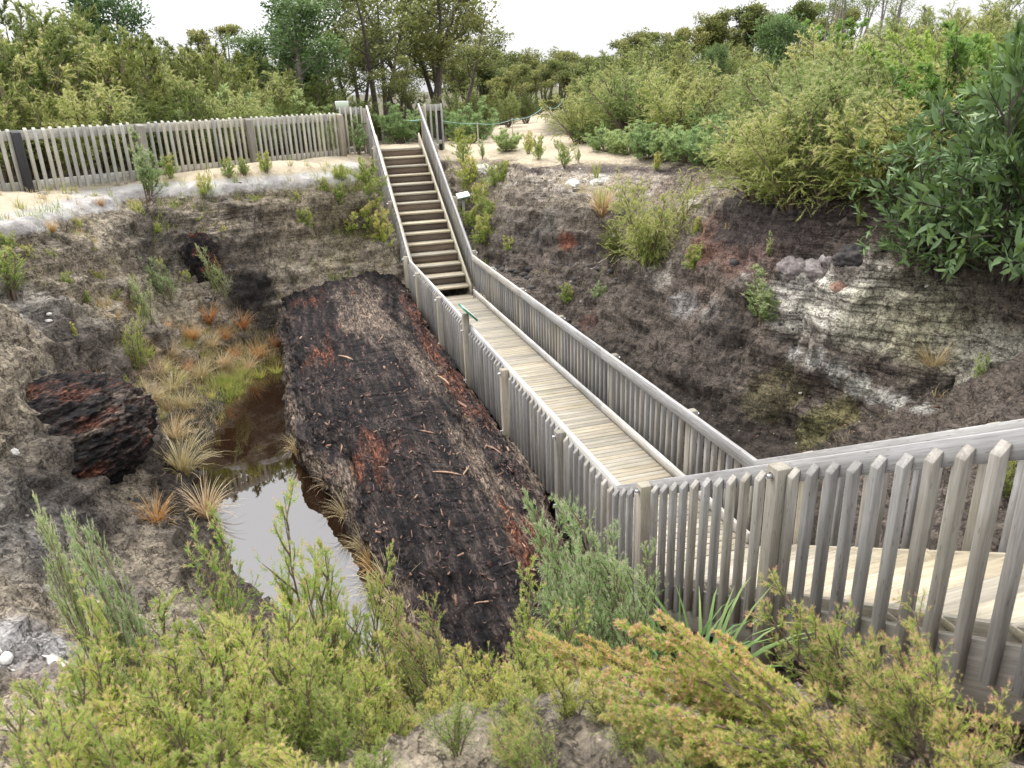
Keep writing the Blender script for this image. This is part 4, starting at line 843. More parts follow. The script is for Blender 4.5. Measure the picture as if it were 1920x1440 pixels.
for (name, label, cat, loc, radii, seed, mk, rz, grp, at, kw) in BL:
    put_blob(name, label, cat, loc, radii, seed, M[mk], rz, grp, at, **kw)

# loose pebbles and earth crumbs below the slopes, fallen leaves on the right bank
def slope_sampler(boxes):
    def f(rg):
        b = boxes[rg.randint(len(boxes))]; x, y = b[0] + rg.normal() * b[2], b[1] + rg.normal() * b[3]
        return (x, y, ground(x, y) + .004), (0, 0, 1)
    return f
V, Q, Rn = flakes(420, slope_sampler([(3.78, 1.82, 0.35, 0.20), (3.88, 1.39, 0.30, 0.20), (3.58, 1.95, 0.35, 0.20), (4.13, 2.46, 0.40, 0.25), (4.37, 2.16, 0.35, 0.30), (3.36, 3.08, 0.50, 0.40), (4.11, 3.38, 0.30, 0.20)]), .05, .13, 9, .3, .9, .2, (.45, 1))
tag(obj('fallen_leaves', mesh_np('fallen_leaves', V, None, Q, M['litter'], False, {'rnd': Rn})), kind='stuff')
def pebbles(name, n, boxes, rmin, rmax, seed, mat):
    rg = np.random.RandomState(seed); V = []; Q = []; sp, sq = blob((1, 1, .7), seed, amp=.3, res=(7, 5), oct_=2)
    f = slope_sampler(boxes)
    for _ in range(n):
        p, _n = f(rg); r = rmin * (rmax / rmin) ** (rg.rand() ** 2); a = rg.rand() * 6.28; c, s = math.cos(a), math.sin(a); R3 = np.array([[c, -s, 0], [s, c, 0], [0, 0, 1]])
        b = len(V); V += list((sp * r * rg.uniform(.7, 1.3, 3)) @ R3.T + np.array(p)); Q += [[i + b for i in q] for q in sq.tolist()]
    tag(obj(name, mesh_np(name, V, None, Q, mat, True)), kind='stuff')
pebbles('clay_crumbs', 700, [(-5.63, 0.14, 0.60, 0.50), (-5.21, -1.36, 0.40, 0.40), (-6.72, 6.31, 1.00, 0.70), (-5.81, 11.19, 1.20, 0.50), (2.75, 9.37, 0.70, 0.70), (3.04, 4.48, 0.60, 0.60), (-5.72, 1.82, 0.50, 0.50)], .012, .07, 3, M['rock'])
pebbles('peat_crumbs', 900, [(2.59, 6.39, 0.70, 1.00), (2.03, 10.83, 0.60, 0.70), (2.82, 4.04, 0.60, 0.60), (-5.75, 3.25, 0.50, 0.50), (-4.15, 11.13, 0.50, 0.50), (2.18, 9.16, 0.60, 0.70)], .015, .10, 5, M['darkrock'])
pebbles('pale_gravel', 260, [(3.84, 2.95, 0.60, 0.40), (-5.19, -1.34, 0.40, 0.30), (-6.95, 6.19, 0.70, 0.60), (3.07, 11.83, 1.00, 0.40), (3.82, 1.90, 0.50, 0.25)], .01, .05, 8, M['paleclay'])
# roots and dry sticks
for (label, pts, r) in [    ('long dark root lying along the black crest of the right bank', [(4.37, 3.42, 2.29), (4.16, 3.71, 2.22), (3.95, 3.91, 2.12), (3.82, 3.97, 1.98)], 0.050),
    ('thin dark root hanging at the left end of the black crest', [(4.09, 5.57, 2.44), (4.02, 5.94, 2.31), (3.87, 6.18, 2.11), (3.77, 6.26, 1.96)], 0.050),
    ('short dark root twisting down the red earth of the right bank', [(4.0, 4.62, 2.35), (3.83, 4.43, 2.14), (3.68, 4.29, 1.93)], 0.060),
    ('pale dry stick lying under the wattle on the right bank', [(4.37, 2.27, 1.68), (4.6, 2.08, 1.77), (4.94, 1.92, 1.88)], 0.018),
    ('bent pale twig lying on the peat by the ledge kanuka', [(2.24, 9.15, 0.49), (2.69, 8.92, 0.78), (3.07, 8.83, 1.1)], 0.015),
    ('crossed white sticks low on the right bank', [(3.33, 2.81, 0.11), (3.51, 2.68, 0.37), (3.57, 2.6, 0.47)], 0.018),]:
    p = np.array(pts, float); t = np.linspace(0, 1, 24); c = np.stack([np.interp(t, np.linspace(0, 1, len(p)), p[:, k]) for k in range(3)], 1)
    for k in range(24): c[k, 2] = ground(c[k, 0], c[k, 1]) + r * .6
    c += .03 * np.stack([fbm(c * 3 + 4 * k, 2) for k in range(3)], 1)
    me = tube_mesh('exposed_root', [(c, np.linspace(r, r * .35, 24))], M['bark'] if 'dark' in label else M['stick'], 7); me.transform(Matrix.Translation(-Vector(c[0])))
    o = obj('exposed_root', me); o.location = Vector(c[0]); tag(o, label, 'root')

# low grass cover: nobody could count its blades
def grass_cover(name, n, boxes, h, seed, mat, wd=.006, lean=.5):
    rg = np.random.RandomState(seed); b = np.array(boxes); k = rg.randint(len(b), size=n); x = b[k, 0] + rg.normal(size=n) * b[k, 2]; y = b[k, 1] + rg.normal(size=n) * b[k, 3]; co = []; tr = []; ti = []
    cl = rg.rand(n) < .75; cx_ = x.copy(); per = 14
    for i in range(0, n - per, per):     # blades stand in small tufts
        x[i:i + per] = x[i] + rg.normal(size=per) * .035; y[i:i + per] = y[i] + rg.normal(size=per) * .035
    for i in range(n):
        z = ground(x[i], y[i])
        if z < -.72: continue
        L_ = h * rg.uniform(.4, 1.2); a = rg.rand() * 6.28; d = np.array([math.cos(a) * lean * rg.rand() * 1.6, math.sin(a) * lean * rg.rand() * 1.6, 1]); d /= np.linalg.norm(d); s_ = np.array([-math.sin(a), math.cos(a), 0]) * wd * .5; p = np.array([x[i], y[i], z - .02]); m_ = p + d * L_ * .55; d2 = d + np.array([math.cos(a) * lean, math.sin(a) * lean, -.25]); t = m_ + d2 / np.linalg.norm(d2) * L_ * .5; q = len(co)
        co += [p - s_, p + s_, m_ + s_ * .8, m_ - s_ * .8, t]; tr += [[q, q + 1, q + 2], [q, q + 2, q + 3], [q + 3, q + 2, q + 4]]; tn = rg.rand() * .6; ti += [tn, tn, tn + .2, tn + .2, tn + .4]
    tag(obj(name, mesh_np(name, co, tr, None, mat, False, {'tint': np.clip(ti, 0, 1)})), kind='stuff')
grass_cover('dry_pond_grass', 13000, [(-5.73, 7.77, 0.45, 0.60), (-5.21, 9.82, 0.50, 0.45), (-4.44, 10.48, 0.40, 0.35), (-5.42, 6.46, 0.25, 0.40), (-4.85, 9.12, 0.40, 0.30), (-6.12, 8.60, 0.40, 0.40)], .27, 21, L['tussdry'])
grass_cover('rusty_pond_grass', 5000, [(-5.73, 7.77, 0.45, 0.60), (-5.21, 9.82, 0.50, 0.45), (-4.44, 10.48, 0.40, 0.35), (-5.42, 6.46, 0.25, 0.40), (-4.85, 9.12, 0.40, 0.30), (-6.12, 8.60, 0.40, 0.40)], .2, 22, L['tuss'])
grass_cover('green_pond_grass', 7500, [(-4.10, 8.98, 0.35, 0.40), (-4.75, 8.52, 0.30, 0.35), (-5.72, 7.47, 0.35, 0.50), (-5.21, 9.55, 0.50, 0.50)], .24, 23, L['sedge'])
grass_cover('bank_grass', 8500, [(-1.44, 12.64, 0.25, 0.35), (-1.42, 12.35, 0.20, 0.30), (-2.10, 12.33, 0.50, 0.40), (-1.72, 12.82, 0.30, 0.30), (1.38, 13.63, 0.25, 0.50), (1.35, 12.56, 0.25, 0.40), (1.53, 14.66, 0.25, 0.40), (-2.61, 12.11, 0.60, 0.40), (-6.75, 8.70, 0.80, 0.50), (-5.53, 11.29, 0.80, 0.40), (-4.08, 11.88, 0.70, 0.40), (4.26, 8.24, 0.50, 0.40)], .3, 24, L['sedge'], .008, .5)
grass_cover('dry_bank_grass', 6000, [(3.95, 9.30, 0.60, 0.50), (3.95, 6.51, 0.50, 0.50), (2.77, 9.72, 0.50, 0.40), (3.46, 6.14, 0.50, 0.40), (4.04, 1.62, 0.50, 0.30), (-5.52, 11.52, 1.00, 0.40), (-6.81, 7.72, 0.80, 0.50), (-2.96, 12.49, 0.90, 0.25), (-4.24, 12.05, 0.80, 0.40), (2.90, 11.39, 0.60, 0.50), (3.20, 9.56, 0.40, 0.50), (-6.53, 10.01, 0.70, 0.40), (2.04, 12.86, 0.40, 0.50)], .2, 25, L['tussdry'], .007, .8)
# ------------------------------------------------------------------ plants
def unit(v): return v / (np.linalg.norm(v, axis=-1, keepdims=True) + 1e-9)
class Plant:
    def __init__(s, seed): s.rg = np.random.RandomState(seed); s.paths = []; s.lp = []; s.ld = []; s.lt = []; s.ls = []
    def limb(s, p, d, L_, bend=(0, 0, 0), n=7, jit=.12):
        pts = [np.array(p, float)]; d = unit(np.array(d, float)); st = L_ / (n - 1)
        for i in range(n - 1):
            d = unit(d + np.array(bend) / (n - 1) + s.rg.normal(size=3) * jit / (n - 1) * 2); pts.append(pts[-1] + d * st)
        return np.array(pts)
    def at(s, pts, t):
        f = t * (len(pts) - 1); i = min(int(f), len(pts) - 2); u = f - i
        return pts[i] * (1 - u) + pts[i + 1] * u, unit(pts[i + 1] - pts[i])
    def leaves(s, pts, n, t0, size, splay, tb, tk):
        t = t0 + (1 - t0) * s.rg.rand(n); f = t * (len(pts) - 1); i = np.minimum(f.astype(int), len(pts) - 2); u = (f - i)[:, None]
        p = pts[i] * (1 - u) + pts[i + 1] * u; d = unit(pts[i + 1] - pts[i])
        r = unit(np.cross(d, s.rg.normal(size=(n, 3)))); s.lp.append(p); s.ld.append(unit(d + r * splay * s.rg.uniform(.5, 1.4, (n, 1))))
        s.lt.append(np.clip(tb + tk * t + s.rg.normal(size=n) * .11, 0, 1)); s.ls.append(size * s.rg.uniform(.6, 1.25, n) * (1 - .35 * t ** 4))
    def leaf_mesh(s, name, mat, wk, kind='tri', hz=0):
        p = np.concatenate(s.lp); d = np.concatenate(s.ld); t = np.clip(np.concatenate(s.lt), 0, .955); t[s.rg.rand(len(t)) < .012] = 1.; z = np.concatenate(s.ls); n = len(p)
        if hz: p = p + s.rg.normal(size=p.shape) * hz
        w_ = unit(np.cross(d, s.rg.normal(size=(n, 3)))) * (z * wk * .5)[:, None]; tip = p + d * z[:, None]
        if kind == 'tri':
            co = np.stack([p - w_, p + w_, tip], 1).reshape(-1, 3); tr = np.arange(3 * n).reshape(-1, 3)
            return mesh_np(name, co, tr, None, mat, False, {'tint': np.repeat(t, 3)})
        if kind == 'diamond':
            mid = p + d * (z * .45)[:, None]; co = np.stack([p, mid + w_, tip, mid - w_], 1).reshape(-1, 3)
            return mesh_np(name, co, None, np.arange(4 * n).reshape(-1, 4), mat, False, {'tint': np.repeat(t, 4)})
        k = unit(np.cross(w_, d)); m1 = p + d * (z * .3)[:, None]; m2 = p + d * (z * .68)[:, None] - k * (z * .05)[:, None]; up = k * (z * .045)[:, None]; tip = tip - k * (z * .14)[:, None]
        co = np.stack([p, m1 + w_ + up, m1, m1 - w_ + up, m2 + w_ * .85 + up, m2, m2 - w_ * .85 + up, tip], 1).reshape(-1, 3); b = (np.arange(n) * 8)[:, None]
        tr = np.concatenate([b + np.array([[0, 2, 1]]), b + np.array([[0, 3, 2]]), b + np.array([[4, 5, 7]]), b + np.array([[5, 6, 7]])]); qd = np.concatenate([b + np.array([[1, 2, 5, 4]]), b + np.array([[2, 3, 6, 5]])])
        return mesh_np(name, co, tr, qd, mat, True, {'tint': np.repeat(t, 8)})
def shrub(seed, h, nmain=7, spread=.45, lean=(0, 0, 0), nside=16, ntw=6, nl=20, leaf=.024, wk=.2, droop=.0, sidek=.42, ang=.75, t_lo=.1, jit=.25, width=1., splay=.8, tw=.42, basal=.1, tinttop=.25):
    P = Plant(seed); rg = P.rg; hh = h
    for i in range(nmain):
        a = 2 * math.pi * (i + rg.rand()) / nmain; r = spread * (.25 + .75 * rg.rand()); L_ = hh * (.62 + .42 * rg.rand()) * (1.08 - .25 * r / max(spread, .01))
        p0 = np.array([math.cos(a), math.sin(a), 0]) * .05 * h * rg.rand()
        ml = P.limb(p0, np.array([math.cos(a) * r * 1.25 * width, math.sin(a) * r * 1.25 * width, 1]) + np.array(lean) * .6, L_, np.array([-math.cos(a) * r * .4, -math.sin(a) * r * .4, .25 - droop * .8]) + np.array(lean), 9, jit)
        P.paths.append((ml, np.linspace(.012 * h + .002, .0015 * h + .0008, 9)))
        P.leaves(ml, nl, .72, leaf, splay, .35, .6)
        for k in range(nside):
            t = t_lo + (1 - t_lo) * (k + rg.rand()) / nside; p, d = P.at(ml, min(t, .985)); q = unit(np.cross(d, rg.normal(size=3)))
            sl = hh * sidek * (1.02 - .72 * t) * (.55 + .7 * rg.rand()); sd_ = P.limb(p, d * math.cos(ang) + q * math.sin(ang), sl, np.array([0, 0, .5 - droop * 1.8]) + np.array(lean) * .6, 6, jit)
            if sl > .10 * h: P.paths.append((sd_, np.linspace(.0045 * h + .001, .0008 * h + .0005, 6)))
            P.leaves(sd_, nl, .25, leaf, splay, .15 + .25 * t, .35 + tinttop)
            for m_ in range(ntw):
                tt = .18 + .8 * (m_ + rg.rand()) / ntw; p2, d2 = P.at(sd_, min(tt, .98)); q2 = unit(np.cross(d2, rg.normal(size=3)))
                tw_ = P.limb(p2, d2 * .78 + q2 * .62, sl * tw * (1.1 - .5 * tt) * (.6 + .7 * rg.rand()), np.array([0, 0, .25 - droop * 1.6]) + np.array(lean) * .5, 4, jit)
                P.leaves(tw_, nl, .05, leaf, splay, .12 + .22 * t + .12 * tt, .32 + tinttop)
    return P
PROTO = {}; PH = {}
def add_proto(key, P, lmat, wk, kind='tri', bark='twig', sides=4, hz=0, maxpaths=400):
    P.paths.sort(key=lambda x: -x[1][0])
    PROTO.setdefault(key, []).append((P.leaf_mesh('foliage', lmat, wk, kind, hz), tube_mesh('stem', P.paths[:maxpaths], M[bark], sides)))
    PH[id(PROTO[key][-1][0])] = float(np.percentile(np.concatenate(P.lp)[:, 2], 99.3))
for i in range(4):   # close seedlings, needle leaves drawn at their real size
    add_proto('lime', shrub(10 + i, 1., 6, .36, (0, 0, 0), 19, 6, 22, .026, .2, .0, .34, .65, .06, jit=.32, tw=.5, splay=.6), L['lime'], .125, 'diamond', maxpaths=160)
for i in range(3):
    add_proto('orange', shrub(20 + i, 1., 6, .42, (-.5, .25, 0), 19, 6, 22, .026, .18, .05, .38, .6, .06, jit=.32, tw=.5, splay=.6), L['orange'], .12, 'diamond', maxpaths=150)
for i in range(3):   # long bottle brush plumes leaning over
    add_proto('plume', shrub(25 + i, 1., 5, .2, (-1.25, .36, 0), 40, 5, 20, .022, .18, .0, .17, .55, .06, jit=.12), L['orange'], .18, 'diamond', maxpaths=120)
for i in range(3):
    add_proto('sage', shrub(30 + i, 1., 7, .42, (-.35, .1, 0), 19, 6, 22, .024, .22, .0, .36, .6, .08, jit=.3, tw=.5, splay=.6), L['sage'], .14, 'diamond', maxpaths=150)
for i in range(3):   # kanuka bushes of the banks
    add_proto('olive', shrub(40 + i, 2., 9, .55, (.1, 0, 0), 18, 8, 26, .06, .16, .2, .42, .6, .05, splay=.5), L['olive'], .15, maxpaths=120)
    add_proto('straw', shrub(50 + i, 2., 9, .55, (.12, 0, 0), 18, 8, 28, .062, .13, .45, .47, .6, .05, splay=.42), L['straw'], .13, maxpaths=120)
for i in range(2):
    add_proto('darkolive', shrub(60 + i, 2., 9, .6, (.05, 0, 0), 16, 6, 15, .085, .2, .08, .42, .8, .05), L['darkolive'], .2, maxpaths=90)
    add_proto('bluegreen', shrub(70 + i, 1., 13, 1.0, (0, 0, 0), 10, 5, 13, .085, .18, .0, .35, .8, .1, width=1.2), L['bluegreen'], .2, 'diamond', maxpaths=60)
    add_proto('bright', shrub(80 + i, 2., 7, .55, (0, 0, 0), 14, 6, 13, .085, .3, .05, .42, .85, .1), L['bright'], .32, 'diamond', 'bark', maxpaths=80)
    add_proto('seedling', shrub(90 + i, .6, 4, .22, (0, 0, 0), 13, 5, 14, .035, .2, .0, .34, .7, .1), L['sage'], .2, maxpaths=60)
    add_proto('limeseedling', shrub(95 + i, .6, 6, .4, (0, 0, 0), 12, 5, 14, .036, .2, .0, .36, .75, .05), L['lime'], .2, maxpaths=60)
def wattle(seed, h, nmain, spread, n1, n2, nl, leaf):
    P = shrub(seed, h, nmain, spread, (-.1, -.1, 0), n1, n2, nl, leaf, .24, .22, .45, .9, .03, .3, 1., .75, .45)
    return P
add_proto('wattle', wattle(101, 2.6, 9, .62, 12, 3, 7, .185), L['acacia'], .26, 'leaf', 'bark', 5, maxpaths=330)
add_proto('wattle', wattle(102, 2.6, 8, .6, 12, 3, 7, .185), L['acacia'], .26, 'leaf', 'bark', 5, maxpaths=330)
def tussock(seed, n, h, arch, w_, mat, key, straight=.0):
    rg = np.random.RandomState(seed); co = []; q = []; ti = []
    for i in range(n):
        a = rg.rand() * 6.283; r = rg.rand() * .07 * h; L_ = h * rg.uniform(.55, 1.1); out = arch * rg.uniform(.3, 1.2); p = np.array([math.cos(a) * r, math.sin(a) * r, 0]); dr = np.array([math.cos(a), math.sin(a), 0]); sd_ = np.array([-dr[1], dr[0], 0]); a2 = rg.normal() * .6; sd_ = sd_ * math.cos(a2) + dr * math.sin(a2); th = .12 + .5 * out * rg.rand(); N = 6; tn = rg.rand() * .35
        b = len(co)
        for k in range(N):
            t = k / (N - 1); ww = w_ * (1 - t ** 2) * .5 + .0006; co += [p - sd_ * ww, p + sd_ * ww]; ti += [t * .75 + tn] * 2
            an = th + out * 1.7 * t ** 1.3; p = p + (dr * math.sin(an) + np.array([0, 0, math.cos(an)])) * L_ / (N - 1)
            if k: q.append([b + 2 * k - 2, b + 2 * k - 1, b + 2 * k + 1, b + 2 * k])
    PROTO.setdefault(key, []).append((mesh_np('blades', co, None, q, mat, True, {'tint': np.clip(ti, 0, 1)}), None))
for i in range(3):
    tussock(200 + i, 170, .42, .95, .006, L['tuss'], 'tussock'); tussock(210 + i, 170, .5, 1.0, .006, L['tussdry'], 'drytussock')
for i in range(2): tussock(220 + i, 46, 1., .3, .022, L['sedge'], 'sedge'); tussock(230 + i, 44, .75, 1.1, .024, L['grass'], 'strapgrass'); tussock(240 + i, 90, .38, .4, .008, L['sedge'], 'marshgrass')
def tree(seed, h, crown, ntr, clumps, per, leaf, wk, lm, key, bark='bark', flat=.6, top=.5, trunk_r=.02, gap=.25):
    """several leaning stems with limbs; every limb end carries a leaf clump"""
    P = Plant(seed); rg = P.rg; tips = []
    for i in range(ntr):
        a = rg.rand() * 6.28; tr = P.limb([math.cos(a) * .06 * h * (ntr > 1), math.sin(a) * .06 * h * (ntr > 1), -.1], [math.cos(a) * .22, math.sin(a) * .22, 1], h * (.8 + .2 * rg.rand()), (0, 0, .2), 10, .22); r = h * trunk_r * (1.2 - .3 * rg.rand())
        P.paths.append((tr, np.linspace(r, r * .18, 10)))
        for k in range(clumps // ntr):
            t = top + (1 - top) * (k + rg.rand()) / (clumps // ntr); p, d = P.at(tr, min(t, .98)); b = rg.rand() * 6.28; L_ = crown * (.35 + .75 * rg.rand()) * (1.1 - .55 * ((t - top) / (1 - top)) ** 2)
            lm_ = P.limb(p, [math.cos(b), math.sin(b), .55], L_, (0, 0, .35), 6, .35); P.paths.append((lm_, np.linspace(r * .4 * (1.15 - t), r * .08, 6)))
            for tt in (.62, 1.): tips.append((P.at(lm_, min(tt, .99))[0], t))
    for c, t in tips:
        if rg.rand() < gap * .5: continue
        n = int(per * rg.uniform(.5, 1.4)); R = crown * rg.uniform(.22, .40); g = unit(rg.normal(size=(n, 3))) * (rg.rand(n, 1) ** .45) * R * np.array([1, 1, flat])
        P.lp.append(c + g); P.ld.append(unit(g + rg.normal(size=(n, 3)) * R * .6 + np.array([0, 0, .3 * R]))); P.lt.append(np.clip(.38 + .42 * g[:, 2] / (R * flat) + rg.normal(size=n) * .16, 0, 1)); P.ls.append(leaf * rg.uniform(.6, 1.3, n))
    allp = np.concatenate(P.lp); cz_ = allp[:, 2].mean(); sh = allp[:, :2].mean(0) / cz_          # stand upright: crown over its foot
    for a_ in P.lp: a_[:, :2] -= sh * a_[:, 2:3]
    for pt, _r in P.paths: pt[:, :2] -= sh * pt[:, 2:3]
    add_proto(key, P, lm, wk, 'diamond', bark, 6)
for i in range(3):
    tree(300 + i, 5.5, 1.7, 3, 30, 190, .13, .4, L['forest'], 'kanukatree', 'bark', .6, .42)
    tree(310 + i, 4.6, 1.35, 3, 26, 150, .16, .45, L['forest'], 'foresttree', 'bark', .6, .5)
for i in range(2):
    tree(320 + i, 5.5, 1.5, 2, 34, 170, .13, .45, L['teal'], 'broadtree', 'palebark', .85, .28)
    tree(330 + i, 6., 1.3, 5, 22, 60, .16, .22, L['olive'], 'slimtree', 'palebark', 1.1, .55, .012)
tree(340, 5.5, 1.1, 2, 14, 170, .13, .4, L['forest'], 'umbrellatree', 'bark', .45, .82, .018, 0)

NAMES = dict(lime='manuka_shrub', orange='manuka_shrub', plume='manuka_shrub', sage='manuka_shrub', olive='kanuka_shrub', straw='kanuka_shrub', darkolive='kanuka_shrub', bluegreen='low_shrub', bright='leafy_shrub', seedling='seedling_shrub', limeseedling='seedling_shrub', wattle='wattle_shrub', tussock='tussock', drytussock='tussock', sedge='sedge_clump', strapgrass='strap_leaf_clump', marshgrass='marsh_tuft', kanukatree='kanuka_tree', foresttree='forest_tree', broadtree='broadleaf_tree', slimtree='slender_tree', umbrellatree='umbrella_tree')
HGT = dict(lime=1., orange=1., plume=.5, sage=1., olive=2., straw=2., darkolive=2., bluegreen=.8, bright=2., seedling=.6, limeseedling=.6, wattle=2.6, tussock=.3, drytussock=.32, sedge=1., strapgrass=.6, marshgrass=.38, kanukatree=5.4, foresttree=4.5, broadtree=5.4, slimtree=6., umbrellatree=5.4)
CATS = dict(tussock='grass', drytussock='grass', sedge='sedge', strapgrass='grass', marshgrass='grass', kanukatree='tree', foresttree='tree', broadtree='tree', slimtree='tree', umbrellatree='tree')
RP_ = random.Random(11)
def plant(kind, x, y, h, label, group=None, wide=1., dz=0., var=None):
    v = PROTO[kind]; i = RP_.randrange(len(v)) if var is None else var % len(v); fol, stem = v[i]
    s = h / PH.get(id(fol), HGT[kind]); loc = (x, y, ground(x, y) - .02 - .01 * s + dz); rz = RP_.uniform(-.7, .7) if kind in ('orange', 'sage', 'wattle', 'plume') else RP_.random() * 6.283
    nm = NAMES[kind]; cat = CATS.get(kind, 'shrub')
    if stem is None:
        o = obj(nm, fol); o.location = loc; o.rotation_euler = (0, 0, rz); o.scale = (s * wide, s * wide, s); return tag(o, label, cat, group)
    root = empty(nm, loc, label, cat, group, rz); root.scale = (s * wide, s * wide, s)
    tree_ = cat == 'tree'
    obj('crown' if tree_ else 'foliage', fol, root); obj('trunk' if tree_ else 'stem', stem, root)
    return root
